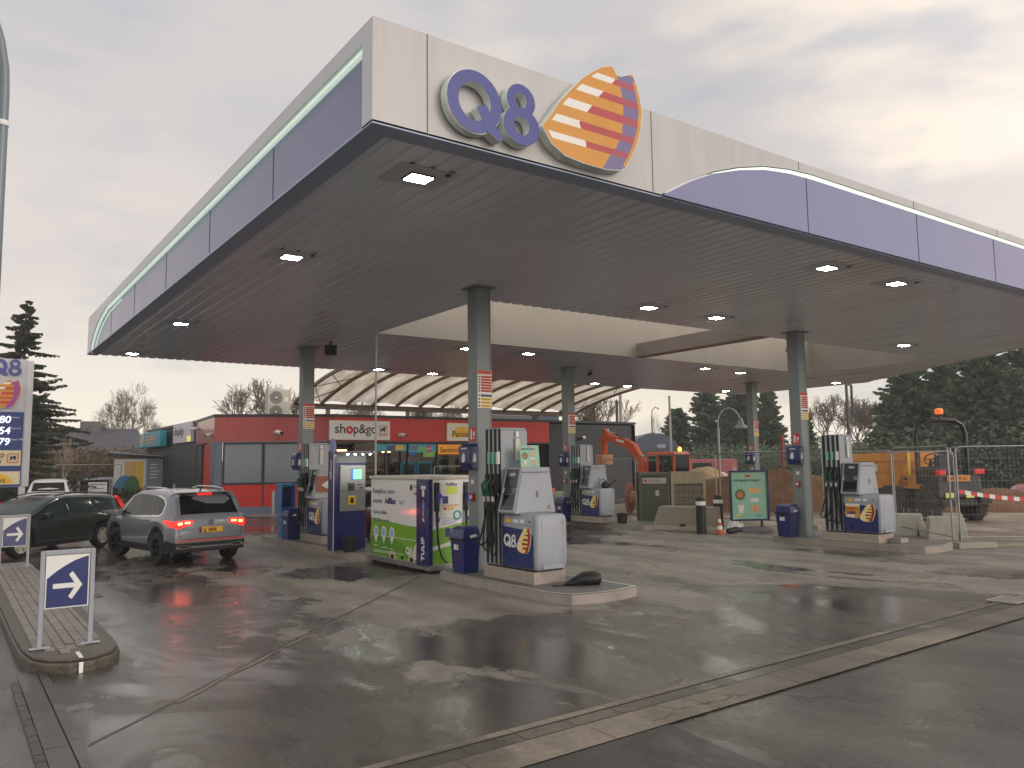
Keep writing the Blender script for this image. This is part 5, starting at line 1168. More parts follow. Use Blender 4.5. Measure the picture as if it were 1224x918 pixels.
b = MB(); b.add([(-.3, -.6, 2.95), (2.5, -.2, 2.72), (2.5, 1.1, 2.62), (-.3, .8, 2.72), (-.3, -.6, 2.90), (2.5, -.2, 2.67), (2.5, 1.1, 2.57), (-.3, .8, 2.67)], [(0, 1, 2, 3), (7, 6, 5, 4), (0, 4, 5, 1), (1, 5, 6, 2), (2, 6, 7, 3), (3, 7, 4, 0)]); b.build('roof_plate', LGREY, t)

# ------------------------------------------------------------------ price totem
t = thing('price_totem', 'tall white price totem with Q8 mark and blue price field, cut by the left edge', 'price sign', (1.32, 29.0, 0), R(0))
tW = 1.75      # width, right edge at x=.72
b = MB(); b.box(.56, .74, -.10, .10, 0, 1.5); b.box(.64, .82, -.12, .12, 1.5, 5.42); b.box(-1.2, -1.0, -.1, .1, 0, 1.5); b.build('posts', mat('totem_white', (206, 206, 208), .4, dirt=.08), t, bevel=.02)
b = MB(); b.box(-1.1, .66, -.09, .09, 1.5, 5.45); b.build('panel', mat('totem_grey', (190, 192, 196), .4), t, bevel=.01)
T0 = frame((.25, -.09, 0))
b = MB(T0); b.box(-1.33, .36, 1.52, 3.80, 0, .01); b.build('blue_field', mat('totem_blue', (34, 62, 128), .35), t)
letterQ8(t, T0, -.62, 4.95, .48, thick=.04, face=Q8BLUE); emblem(t, T0, -.72, 3.92, .98, .88, thick=.04, mats=[ORANGE, EWHITE, REDS, mat('totem_purple', (160, 70, 150), .4), mat('totem_purple', (160, 70, 150), .4)], rows=40)
for i, (n1, n2, lb) in enumerate((('1.780', '', 'Diesel'), ('1.654', '', 'Euro 95'), ('1.779', '', 'Super +98'))):
    z = 3.46 - i * .34
    text(n1, .31, mat('price_white', (240, 244, 246), .4, emit=.8), t, T0, .02, z, align='RIGHT', bold=.004, w=.014, shear=.12); text(lb, .075, WHITE, t, T0, .05, z + .15, w=.014, bold=.001)
b = MB(T0); b.box(-1.05, .33, 2.15, 2.62, .01, .02).box(-1.05, .33, 1.58, 1.98, .01, .02); b.build('cream_fields', mat('field_cream', (232, 216, 176), .4), t)
text('shop', .24, INKB, t, T0, -.55, 2.42, w=.024); text('&go', .24, INKB, t, T0, -.55, 2.22, w=.024)
b = MB(T0); b.box(-.02, .27, 2.24, 2.26, .02, .028).box(-.02, .27, 2.50, 2.52, .02, .028).box(-.02, .0, 2.26, 2.50, .02, .028).box(.25, .27, 2.26, 2.50, .02, .028); b.build('lion_frame', LION, t)
b = MB(T0); b.prism([(.05, .32), (.08, .32), (.10, .37), (.15, .37), (.17, .32), (.19, .32), (.21, .42), (.17, .46), (.10, .42), (.06, .45)], .02, .027); 
b2 = MB(T0); b2.prism([(.05, 2.31), (.08, 2.31), (.10, 2.37), (.15, 2.37), (.17, 2.31), (.19, 2.31), (.21, 2.42), (.17, 2.46), (.10, 2.42), (.06, 2.45)], .02, .027); b2.build('lion', INKB, t)
b = MB(T0); b.prism([(-.32 + .45 * math.cos(PI * i / 20), 1.62 + .30 * math.sin(PI * i / 20)) for i in range(21)], .02, .026); b.build('half_sun', mat('sun_yellow', (244, 190, 40), .4), t)
text('Panos', .24, mat('panos_brown', (84, 44, 24), .4), t, T0, -.62, 1.64, w=.03)
# ------------------------------------------------------------------ lamp post at the left edge
t = thing('lamp_post', 'tall grey lamp post curving out of the top left corner', 'lamp post', (.565, 16.8, 0))
b = MB(); b.tube([(0, 0, 0), (0, 0, 3), (0, 0, 8.9), (-.02, 0, 9.4), (-.10, 0, 9.9), (-.25, -.0, 10.4), (-.55, 0, 10.9), (-1.0, 0, 11.2), (-1.8, 0, 11.3)], [.12, .11, .085, .08, .075, .07, .065, .06, .05], 14); b.build('pole', mat('lamp_pole_grey', (112, 122, 128), .4, metal=.3, var=.08), t, smooth=40)
b = MB(); b.box(-2.5, -1.7, -.14, .14, 11.24, 11.38); b.build('lamp_head', DGREY, t, bevel=.03)
b = MB(); b.lathe([(.098, 8.28), (.104, 8.30), (.104, 8.36), (.098, 8.38)], 14); b.build('clamp_band', WHITE, t)
# ------------------------------------------------------------------ cars: body skinned over stations from tail (x<0) to nose (x>0)
def make_car(name, label, cat, loc, rz, S, group=None):
    """S: dict of the body's curves. car x forward, y left, z up"""
    t = thing(name, label, cat, loc, rz, group)
    sc_ = S.get('scale', 1.0); t.scale = (sc_, sc_, sc_)
    Lh, top, belt, wid, sill, rw = S['len'] / 2, S['top'], S['belt'], S['width'], S['sill'], S['wheel_r']
    xr_, xf = S['axles']; arch = rw + .075; tum = S.get('tumble', .16)
    def zt(x): return interp(x, top)
    def hw(x):
        a = abs(x) / Lh; e = S.get('endtaper', .12)
        return wid / 2 * (1 - e * max(0, (a - .72) / .28) ** 2.2)
    def zb(x, wheel=True):
        z = sill + .10 * max(0, (abs(x) / Lh - .8) / .2) ** 1.5
        if wheel:
            for ax in (xr_, xf):
                d = abs(x - ax)
                if d < arch: z = max(z, rw + math.sqrt(max(0, arch * arch - d * d)))
        return z
    def sec(x):
        T_, B_ = zt(x), zb(x); bl = min(interp(x, belt), T_ - .02); w_ = hw(x); bl = max(bl, B_ + .02)
        ws = w_ * .965 - tum * max(0, (T_ - bl)) / .6; k = min(1, max(.05, (T_ - bl) / .3))
        return [(0, B_ + .02), (w_ * .80, B_ + .02), (w_ * .955, B_), (w_ * .995, lerp(B_, bl, .25)), (w_, lerp(B_, bl, .6)), (w_ * .985, lerp(B_, bl, .9)), (w_ * .962, bl), (ws + .012 * k, T_ - .10 * k), (ws - .035 * k, T_ - .045 * k), (ws - .10, T_ - .012 * k), (ws * .5, T_ + .008), (0, T_ + .014)]
    def sy(x, z):
        s = sec(x)[2:9]
        for (y0, z0), (y1, z1) in zip(s, s[1:]):
            if z0 <= z <= z1 and z1 > z0: return lerp(y0, y1, (z - z0) / (z1 - z0))
        return s[-1][0] if z > s[-1][1] else s[0][0]
    xs = set([-Lh, Lh] + [p[0] for p in top if -Lh < p[0] < Lh]); n = 46
    for i in range(n + 1): xs.add(-Lh + 2 * Lh * i / n)
    for ax in (xr_, xf):
        for i in range(17): xs.add(ax + arch * math.cos(PI * i / 16) * 1.0)
        xs.add(ax - arch - .003); xs.add(ax + arch + .003)
    xs = sorted(xs); q = [xs[0]]
    for x in xs[1:]:
        if x - q[-1] > .002: q.append(x)
    xs = q
    vs = []; m_ = 12
    for x in xs:
        s = sec(x); ring = [(x, y, z) for y, z in s] + [(x, -y, z) for y, z in reversed(s[1:-1])]; vs += ring
    R_ = 22; fs = []
    for i in range(len(xs) - 1):
        for k in range(R_): fs.append((i * R_ + k, i * R_ + (k + 1) % R_, (i + 1) * R_ + (k + 1) % R_, (i + 1) * R_ + k))
    fs += [tuple(range(R_ - 1, -1, -1)), tuple(range((len(xs) - 1) * R_, len(xs) * R_))]
    b = MB(); b.add(vs, fs); body = b.build('body', S['paint'], t, smooth=38)
    # inner dark block so that the arches are not see-through
    b = MB(); b.box(-Lh + .25, Lh - .25, -wid / 2 + .30, wid / 2 - .30, sill, interp(0, belt) - .25); b.build('underbody', BLACK, t)
    G = S.get('glass', mat('car_glass', (14, 20, 19), .08, var=.05, spec=.18))
    def side_patch(poly, off, mt, name, thick=.004, par=None, sides=(1, -1)):
        o = None
        for sgn in sides:
            b = MB(); xa, xb = min(p[0] for p in poly), max(p[0] for p in poly); N_ = max(4, min(28, int((xb - xa) / .06)))
            xs_ = sorted(set([lerp(xa, xb, i / N_) for i in range(N_ + 1)] + [p[0] for p in poly]))
            def zr(x):
                zs = []
                for (x0, z0), (x1, z1) in zip(poly, poly[1:] + poly[:1]):
                    if min(x0, x1) - 1e-9 <= x <= max(x0, x1) + 1e-9: zs += [z0, z1] if abs(x1 - x0) < 1e-9 else [lerp(z0, z1, (x - x0) / (x1 - x0))]
                return min(zs), max(zs)
            K_ = 4; vs_ = []
            for x in xs_:
                z0, z1 = zr(x)
                for k_ in range(K_ + 1): z = lerp(z0, z1, k_ / K_); vs_.append((x, sgn * (sy(x, z) + off), z))
            f_ = [(i * (K_ + 1) + k_, (i + 1) * (K_ + 1) + k_, (i + 1) * (K_ + 1) + k_ + 1, i * (K_ + 1) + k_ + 1) for i in range(len(xs_) - 1) for k_ in range(K_)]
            b.add(vs_, f_ if sgn < 0 else [q_[::-1] for q_ in f_]); o = b.build(name, mt, par or t, smooth=50)
        return o
    for wi, poly in enumerate(S['windows']):
        if S.get('win_trim') and wi == 0:
            o_ = S['win_trim_poly']; side_patch(o_, .003, CHROME, 'window_trim')
        side_patch(poly, .007, G, 'side_window')
    for poly in S.get('pillars', []): side_patch(poly, .010, BLACKG, 'window_pillar')
    def rx(z, lst):    # x on the tail (or nose) slope for height z
        return interp(z, lst)
    tail = S['tail']; nose = S['nose']     # [(z, x)] increasing z
    def tail_patch(poly, off, mt, name, depth=.02, par=None):
        b = MB(); pf = [(rx(z, tail) - off, y, z) for y, z in poly]; pb = [(rx(z, tail) - off + depth, y, z) for y, z in poly]; n_ = len(poly)
        b.add(pf + pb, [tuple(range(n_ - 1, -1, -1)), tuple(range(n_, 2 * n_))] + [(i, (i + 1) % n_, n_ + (i + 1) % n_, n_ + i) for i in range(n_)]); return b.build(name, mt, par or t)
    def nose_patch(poly, off, mt, name, depth=.02):
        b = MB(); pf = [(rx(z, nose) + off, y, z) for y, z in poly]; pb = [(rx(z, nose) + off - depth, y, z) for y, z in poly]; n_ = len(poly)
        b.add(pf + pb, [tuple(range(n_)), tuple(range(2 * n_ - 1, n_ - 1, -1))] + [((i + 1) % n_, i, n_ + i, n_ + (i + 1) % n_) for i in range(n_)]); return b.build(name, mt, t)
    if 'rear_glass' in S: tail_patch(S['rear_glass'], .012, G, 'rear_window', .012)
    # windscreen over the top skin between two stations
    x0, x1 = S['screen']; b = MB(); NN = 6; vs = []
    for i in range(NN + 1):
        x = lerp(x0, x1, i / NN); z = zt(x); bl = min(interp(x, belt), z - .02); k = min(1, max(.05, (z - bl) / .3)); ws = hw(x) * .965 - tum * max(0, z - bl) / .6
        for j in range(9):
            v = -1 + j / 4; y = v * (ws - .09); zz = z + .014 - .026 * k * abs(v) ** 3 + .008; vs.append((x + .004, y, zz))
    b.add(vs, [(i * 9 + j, i * 9 + j + 1, (i + 1) * 9 + j + 1, (i + 1) * 9 + j) for i in range(NN) for j in range(8)]); b.build('windscreen', G, t, smooth=40)
    # wheels
    for ax in (xr_, xf):
        for sgn in (1, -1):
            st = S.get('steer', 0) if ax == xf else 0
            M_ = Matrix.Translation((ax, sgn * (wid / 2 - .125), rw)) @ Matrix.Rotation(st, 4, 'Z') @ Matrix.Rotation(-sgn * PI / 2, 4, 'X')
            b = MB(M_); w2 = .11; pr = [(rw * .66, -w2), (rw * .93, -w2), (rw, -w2 * .7), (rw, w2 * .7), (rw * .93, w2), (rw * .66, w2), (rw * .64, w2 * .6), (rw * .64, -w2)]
            nn = 30; vs = []
            for r_, z_ in pr:
                for i in range(nn): vs.append((r_ * math.cos(2 * PI * i / nn), r_ * math.sin(2 * PI * i / nn), z_))
            fs = [(j * nn + i, j * nn + (i + 1) % nn, ((j + 1) % 8) * nn + (i + 1) % nn, ((j + 1) % 8) * nn + i) for j in range(8) for i in range(nn)]
            b.add(vs, fs); wh = b.build('wheel', TYRE, t, smooth=35)
            b = MB(M_); b.ring(0, 0, rw * .67, rw * .67, .03, .03, .02, w2 - .01, n=30); b.cyl((0, 0, .02), (0, 0, w2 - .02), rw * .17, rw * .14, 14)
            ns = S.get('spokes', 5)
            for k in range(ns):
                a = 2 * PI * k / ns + .3
                for da in ((-.10, .10) if S.get('twin') else (0,)):
                    ca, sa = math.cos(a + da), math.sin(a + da); px_, py_ = -sa, ca; hwid = S.get('spoke_w', .035)
                    r0_, r1_ = rw * .10, rw * .66
                    b.add([(ca * r0_ - px_ * hwid, sa * r0_ - py_ * hwid, w2 - .03), (ca * r1_ - px_ * hwid * 1.2, sa * r1_ - py_ * hwid * 1.2, w2 - .02), (ca * r1_ + px_ * hwid * 1.2, sa * r1_ + py_ * hwid * 1.2, w2 - .02), (ca * r0_ + px_ * hwid, sa * r0_ + py_ * hwid, w2 - .03)] +
                          [(ca * r0_ - px_ * hwid, sa * r0_ - py_ * hwid, 0.02), (ca * r1_ - px_ * hwid * 1.2, sa * r1_ - py_ * hwid * 1.2, .02), (ca * r1_ + px_ * hwid * 1.2, sa * r1_ + py_ * hwid * 1.2, .02), (ca * r0_ + px_ * hwid, sa * r0_ + py_ * hwid, .02)],
                          [(0, 1, 2, 3), (0, 4, 5, 1), (2, 6, 7, 3)])
            b.build('rim', S['rim'], wh)
            b = MB(M_); b.cyl((0, 0, -.05), (0, 0, .0), rw * .64, n=24); b.build('brake_disc', BLACK, wh)
    # arch trim
    if S.get('cladding'):
        for sgn in (1, -1):
            for ax in (xr_, xf):
                b = MB(); a0 = math.asin(min(.9, (rw - sill) / (arch))); vs = []; nn = 18
                for i in range(nn + 1):
                    a = lerp(-a0, PI + a0, i / nn)
                    for r_ in (arch - .01, arch + .055):
                        x = ax + r_ * math.cos(a); z = rw + r_ * math.sin(a); vs.append((x, sgn * (max(sy(max(-Lh, min(Lh, x)), max(z, sill)), hw(x) * .97) + .012), z))
                f_ = [(2 * i, 2 * i + 1, 2 * i + 3, 2 * i + 2) for i in range(nn)]; b.add(vs, f_ if sgn > 0 else [x[::-1] for x in f_]); b.build('arch_cladding', S['cladding'], t)
            x0, x1 = xr_ + arch, xf - arch
            b = MB(); vs = []
            for i in range(9):
                x = lerp(x0, x1, i / 8)
                for z in (sill, sill + .15): vs.append((x, sgn * (sy(x, z) + .012), z))
            f_ = [(2 * i, 2 * i + 2, 2 * i + 3, 2 * i + 1) for i in range(8)]; b.add(vs, f_ if sgn < 0 else [x[::-1] for x in f_]); b.build('sill_cladding', S['cladding'], t)
    return t, dict(sp=side_patch, tp=tail_patch, np=nose_patch, sy=sy, zt=zt, hw=hw, rx=lambda z: rx(z, tail), G=G)
def seam_lines(F, t, polys):
    for poly in polys:
        for sgn in (1, -1):
            b = MB(); b.tube([(x, sgn * (F['sy'](x, z) + .001), z) for x, z in poly], .0045, 4); b.build('door_seam', BLACK, t)
def mirror(F, t, x, z, paint, sz=1.0):
    for sgn in (1, -1):
        y = F['sy'](x, z)
        b = MB(); b.taper((x - .05, x + .10, 0, 0), (x - .05, x + .1, 0, 0), z, z) if False else None
        b.box(x - .07, x + .07, sgn * (y + .09) - .09, sgn * (y + .09) + .09, z, z + .13); b.build('mirror', paint, t, bevel=.03, seg=3)
        b = MB(); b.box(x - .02, x + .03, min(sgn * y, sgn * (y + .06)), max(sgn * y, sgn * (y + .06)), z, z + .03); b.build('mirror_arm', BLACK, t)
def handles(F, t, pos, mt):
    for x, z in pos:
        for sgn in (1, -1):
            y = F['sy'](x, z); b = MB(); b.box(x - .10, x + .10, min(sgn * y, sgn * (y + .025)), max(sgn * y, sgn * (y + .025)), z - .014, z + .014); b.build('door_handle', mt, t, bevel=.008)
TAILR = mat('tail_lamp_red', (230, 24, 18), .25, emit=1.6, var=.02, coat=.4); TAILB = mat('tail_lamp_bright', (255, 90, 60), .3, emit=9.0, var=0)
TAILD = mat('tail_lamp_faint_glow', (190, 30, 24), .2, coat=.5, emit=.25)  # red lenses of unlit lamps, given a faint emissive glow
PLATEY = mat('plate_yellow', (236, 176, 30), .4, var=.03)
# --- grey SUV
def paint(name, c, rough=.3, metal=.3):
    m_ = mat(name, c, .11, metal=metal, var=.02, scale=.6, coat=1.0); b_ = m_.node_tree.nodes['Principled BSDF']; b_.inputs['Roughness'].default_value = rough; b_.inputs['Coat Roughness'].default_value = .06; return m_
GREYPAINT = paint('grey_car_paint', (118, 120, 128), .35, .2)
suvS = dict(len=4.5, width=1.84, sill=.27, wheel_r=.36, axles=(-1.42, 1.26), tumble=.13, endtaper=.13, paint=GREYPAINT, rim=mat('dark_alloy', (50, 52, 56), .3, metal=.7), spokes=5, twin=True, spoke_w=.018, steer=R(14), scale=.93,
    top=[(-2.25, .78), (-2.235, 1.02), (-2.19, 1.10), (-2.10, 1.22), (-1.93, 1.46), (-1.86, 1.545), (-1.75, 1.60), (-1.2, 1.645), (-.4, 1.665), (.15, 1.64), (.55, 1.56), (.95, 1.36), (1.28, 1.13), (1.42, 1.07), (1.8, 1.0), (2.08, .90), (2.2, .74), (2.25, .55)],
    belt=[(-2.25, 1.05), (-1.5, 1.06), (0, 1.01), (1.25, .98), (2.25, .8)],
    windows=[[(.98, 1.05), (.42, 1.46), (.20, 1.53), (-.10, 1.555), (-.62, 1.55), (-1.15, 1.52), (-1.52, 1.46), (-1.68, 1.36), (-1.62, 1.16), (-1.5, 1.11), (-.2, 1.06)][::-1]],
    win_trim=True, win_trim_poly=[(1.04, 1.025), (.43, 1.50), (.20, 1.565), (-.10, 1.59), (-.62, 1.585), (-1.17, 1.555), (-1.56, 1.49), (-1.74, 1.37), (-1.67, 1.13), (-1.52, 1.075), (-.2, 1.03)][::-1],
    pillars=[[(-.05, 1.05), (.03, 1.05), (.0, 1.56), (-.09, 1.56)], [(-.98, 1.08), (-.90, 1.08), (-.98, 1.535), (-1.06, 1.53)], [(-1.32, 1.095), (-1.27, 1.093), (-1.29, 1.51), (-1.34, 1.50)]],
    tail=[(.3, -2.22), (.5, -2.25), (.78, -2.25), (1.02, -2.235), (1.10, -2.19), (1.22, -2.10), (1.46, -1.93), (1.545, -1.86), (1.6, -1.75)],
    nose=[(.3, 2.22), (.55, 2.25), (.74, 2.2), (.9, 2.08)], screen=(.50, 1.26), cladding=mat('black_cladding', (26, 27, 28), .6, var=.1),
    rear_glass=[(-.66, 1.13), (.66, 1.13), (.60, 1.50), (.52, 1.555), (-.52, 1.555), (-.60, 1.50)])
suv, F = make_car('parked_suv', 'grey SUV seen from behind with its brake lamps lit', 'car', (4.52, 18.62, 0), 0, suvS)
# place: rear left wheel at (3.81,18.3)
psi = R(9); fwd = Vector((-math.sin(psi), math.cos(psi), 0)); rgt = Vector((math.cos(psi), math.sin(psi), 0))
suv.location = Vector((3.80, 18.25, 0)) + rgt * .80 * .93 + fwd * 1.42 * .93; suv.rotation_euler = (0, 0, PI / 2 + psi)
tp = F['tp']
for s_ in (1, -1):
    tp([(s_ * .42, 1.00), (s_ * .80, .985), (s_ * .805, .88), (s_ * .76, .81), (s_ * .60, .86), (s_ * .44, .90)][::s_], .012, TAILR, 'tail_light', .05)
    tp([(s_ * .47, .965), (s_ * .60, .965), (s_ * .60, .92), (s_ * .48, .92)][::s_], .018, TAILB, 'tail_light_element', .01)
    tp([(s_ * .65, .96), (s_ * .76, .95), (s_ * .74, .89), (s_ * .65, .90)][::s_], .018, TAILB, 'tail_light_element', .01)
    F['sp']([(-2.24, .97), (-1.90, 1.01), (-1.80, .98), (-2.0, .88), (-2.245, .84)], .012, TAILR, 'side_light', sides=(s_,))
    b = MB(); pts = [(-1.55, s_ * .60, 1.60), (-1.45, s_ * .62, 1.672), (-.9, s_ * .63, 1.708), (.0, s_ * .63, 1.71), (.30, s_ * .61, 1.66)]; b.tube(pts, .017, 8); b.build('roof_rail', CHROME, suv, smooth=50)
tp([(-.17, 1.585), (.17, 1.585), (.17, 1.555), (-.17, 1.555)][::-1], .05, TAILR, 'high_brake_light', .03)
b = MB(); b.box(-1.98, -1.70, -.60, .60, 1.585, 1.612); b.build('spoiler', GREYPAINT, suv, bevel=.02)
tp([(-.79, .30), (.79, .30), (.80, .50), (-.80, .50)], .012, suvS['cladding'], 'rear_bumper', .06)
F['sp']([(-2.245, .31), (-1.86, .30), (-1.84, .42), (-1.95, .56), (-2.245, .50)][::-1], .012, suvS['cladding'], 'bumper_corner')
tp([(-.78, .555), (.78, .555), (.78, .535), (-.78, .535)][::-1], .016, TAILD, 'reflector_strip', .01)
for s_ in (1, -1): tp([(s_ * .42, .42), (s_ * .50, .45), (s_ * .72, .46), (s_ * .77, .42), (s_ * .72, .375), (s_ * .52, .37)][::s_], .02, CHROME, 'exhaust_trim', .02); tp([(s_ * .49, .42), (s_ * .54, .435), (s_ * .69, .44), (s_ * .72, .42), (s_ * .69, .395), (s_ * .54, .392)][::s_], .026, BLACK, 'exhaust_opening', .01)
tp([(-.40, .365), (.40, .365), (.40, .35), (-.40, .35)][::-1], .02, CHROME, 'diffuser_trim', .01)
tp([(-.27, .83), (.27, .83), (.27, .715), (-.27, .715)][::-1], .016, PLATEY, 'number_plate', .012)
tp([(.22, .83), (.27, .83), (.27, .715), (.22, .715)][::-1], .018, BLUE, 'plate_band', .006)
TB = frame((-2.27, 0, 0), u=(0, -1, 0)); text('LJ 1876', .10, BLACK, suv, TB, -.19, .735, bold=.003, w=.002, sx=1.05)
b = MB(frame((-2.262, 0, .935), u=(0, -1, 0))); b.ring(0, 0, .06, .06, .010, .010, 0, .012, n=28); b.prism([(-.035, .04), (-.027, .04), (-.004, -.045), (-.014, -.045)], 0, .010); b.prism([(.035, .04), (.027, .04), (.004, -.045), (.014, -.045)][::-1], 0, .010); b.prism([(-.014, .05), (.014, .05), (.0, .015)][::-1], 0, .010); b.build('badge', CHROME, suv)
seam_lines(F, suv, [[(1.02, 1.0), (1.06, .7), (.95, .42)], [(-.02, 1.02), (-.02, .7), (-.02, .40)], [(-.95, 1.04), (-.98, .8), (-1.03, .75)], [(-2.15, .80), (-1.4, .86), (0, .84), (1.1, .80)][:3]])
for y0 in ((-.72, -.72),):
    b = MB(); b.tube([(F['rx'](z) - .003, y, z) for y, z in ((-.80, 1.05), (-.74, .84), (-.70, .62), (-.66, .58), (.66, .58), (.70, .62), (.74, .84), (.80, 1.05))], .005, 4); b.build('tailgate_seam', BLACK, suv)
handles(F, suv, [(.12, .95), (-.80, .97)], GREYPAINT); mirror(F, suv, .88, 1.02, GREYPAINT)
b = MB(); b.cyl((-1.6, 0, 1.63), (-1.72, 0, 1.72), .02, .006, 8); b.build('antenna', BLACK, suv)
# --- dark estate car, far left
DKG = paint('dark_green_paint', (30, 42, 40), .3, .4)
wgS = dict(len=4.8, width=1.86, sill=.22, wheel_r=.33, axles=(-1.36, 1.40), tumble=.20, endtaper=.14, paint=DKG, rim=SILVERM, spokes=5, spoke_w=.05, scale=.93, glass=mat('car_glass_clear', (46, 60, 58), .08, spec=.3, var=.3, scale=1.5),
    top=[(-2.4, .80), (-2.385, .98), (-2.30, 1.10), (-2.12, 1.30), (-2.02, 1.40), (-1.9, 1.44), (-1.0, 1.49), (-.3, 1.49), (.05, 1.45), (.45, 1.33), (1.1, 1.02), (1.35, .96), (1.9, .90), (2.2, .80), (2.36, .66), (2.4, .5)],
    belt=[(-2.4, .98), (-1, .96), (0, .92), (1.2, .88), (2.4, .7)],
    windows=[[(.88, .96), (.36, 1.25), (.12, 1.345), (-.12, 1.375), (-.16, .95)][::-1], [(-.22, .97), (-.20, 1.39), (-.95, 1.40), (-1.06, 1.0)][::-1], [(-1.18, 1.01), (-1.08, 1.40), (-1.75, 1.375), (-2.02, 1.30), (-2.12, 1.10), (-2.05, 1.04)][::-1]],
    tail=[(.3, -2.37), (.5, -2.4), (.8, -2.4), (.98, -2.385), (1.10, -2.30), (1.3, -2.12), (1.4, -2.02)], nose=[(.3, 2.38), (.5, 2.4), (.66, 2.36), (.8, 2.2)], screen=(.16, 1.06),
    rear_glass=[(-.60, 1.02), (.60, 1.02), (.52, 1.36), (-.52, 1.36)])
wag, F = make_car('estate_car', 'dark green estate car at the far left, a bright silver rear wheel showing', 'car', (0, 0, 0), 0, wgS)
wd_ = Vector((-.75, -.66, 0)); ps = math.atan2(wd_.y, wd_.x); wf = wd_.normalized(); wr_ = Vector((wf.y, -wf.x, 0))
# visible flank faces the viewer (left flank when heading left); rear wheel contact (3.41,23.39)
wag.rotation_euler = (0, 0, ps); lft = Vector((-wf.y, wf.x, 0))
wag.location = Vector((3.42, 23.35, 0)) + wf * 1.36 * .93 - lft * .80
for s_ in (1, -1):
    F['tp']([(s_ * .74, .90), (s_ * .92, .90), (s_ * .80, 1.36), (s_ * .70, 1.36)][::s_], .015, TAILD, 'tail_light', .06)
    F['sp']([(-2.395, .90), (-2.26, .92), (-1.98, 1.40), (-2.06, 1.40), (-2.33, 1.08)], .014, mat('wagon_lamp', (236, 60, 44), .25, emit=.9, var=.02), 'side_light', sides=(s_,))
    b = MB(); b.tube([(-1.95, s_ * .62, 1.44), (-1.8, s_ * .63, 1.50), (-1.0, s_ * .64, 1.535), (-.3, s_ * .64, 1.53), (.15, s_ * .62, 1.47)], .016, 8); b.build('roof_rail', BLACKG, wag, smooth=50)
    F['sp']([(1.0, .37), (-1.0, .37), (-1.0, .34), (1.0, .34)], .012, mat('side_moulding', (70, 76, 76), .4), 'side_moulding', sides=(s_,))
seam_lines(F, wag, [[(1.05, .90), (1.02, .6), (.92, .30)], [(-.18, .94), (-.18, .6), (-.18, .28)], [(-1.12, .96), (-1.02, .75), (-.92, .55), (-.95, .35)], [(-2.2, .88), (0, .84), (1.2, .80)]])
handles(F, wag, [(.02, .82), (-.92, .84)], DKG); mirror(F, wag, .66, .93, DKG)
# --- dark red hatchback behind the terminal
HR = paint('dark_red_paint', (120, 16, 18))
def hatchS(paint, **k):
    S = dict(len=4.05, width=1.74, sill=.22, wheel_r=.31, axles=(-1.22, 1.24), tumble=.20, endtaper=.14, paint=paint, rim=SILVERM, spokes=5, spoke_w=.04,
        top=[(-2.02, .80), (-2.0, .98), (-1.92, 1.08), (-1.72, 1.34), (-1.6, 1.42), (-.8, 1.48), (-.1, 1.48), (.35, 1.41), (.75, 1.24), (1.15, .99), (1.5, .92), (1.85, .80), (1.98, .66), (2.02, .5)],
        belt=[(-2.02, .98), (0, .92), (1.2, .88), (2.02, .7)],
        windows=[[(.98, .97), (.45, 1.30), (.20, 1.375), (-.10, 1.395), (-.14, .95)][::-1], [(-.20, .95), (-.18, 1.395), (-.9, 1.37), (-1.25, 1.28), (-1.45, 1.12), (-1.40, 1.03)][::-1]],
        tail=[(.3, -2.0), (.5, -2.02), (.8, -2.02), (.98, -2.0), (1.08, -1.92), (1.34, -1.72), (1.42, -1.6)], nose=[(.3, 2.0), (.5, 2.02), (.66, 1.98), (.8, 1.85)], screen=(.38, 1.12), rear_glass=[(-.58, 1.02), (.58, 1.02), (.5, 1.36), (-.5, 1.36)])
    S.update(k); return S
def simple_car(name, label, loc, rz, S, group=None):
    t, F = make_car(name, label, 'car' if 'van' not in name else 'van', loc, rz, S, group)
    for s_ in (1, -1):
        F['tp']([(s_ * .62, .82), (s_ * .84, .82), (s_ * .82, 1.04), (s_ * .66, 1.04)][::s_], .012, TAILD, 'tail_light', .04)
        F['np']([(s_ * .42, .60), (s_ * .80, .62), (s_ * .76, .74), (s_ * .50, .70)][::-s_], .012, mat('headlamp_glass', (200, 206, 210), .1, coat=.5), 'headlight', .04)
    F['np']([(-.42, .40), (.42, .40), (.42, .52), (-.42, .52)], .012, BLACK, 'grille', .02)
    F['np']([(-.25, .30), (.25, .30), (.25, .39), (-.25, .39)], .016, PLATEY, 'number_plate', .01)
    mirror(F, t, .80, .94, S['paint']); handles(F, t, [(0, .84)], S['paint']); seam_lines(F, t, [[(1.0, .9), (1.0, .5), (.95, .3)], [(-.16, .93), (-.16, .5), (-.16, .28)]])
    return t, F
simple_car('hatchback_car', 'dark red hatchback half hidden between payment terminal and AdBlue unit', (9.55, 19.3, 0), PI / 2 - .05, hatchS(HR))
BR = paint('bright_red_paint', (160, 24, 28), .3, .1)
simple_car('hatchback_car', 'red hatchback at the far right edge behind the striped tape', (40.9, 14.9, 0), math.atan2(.65, -.80) , hatchS(BR))
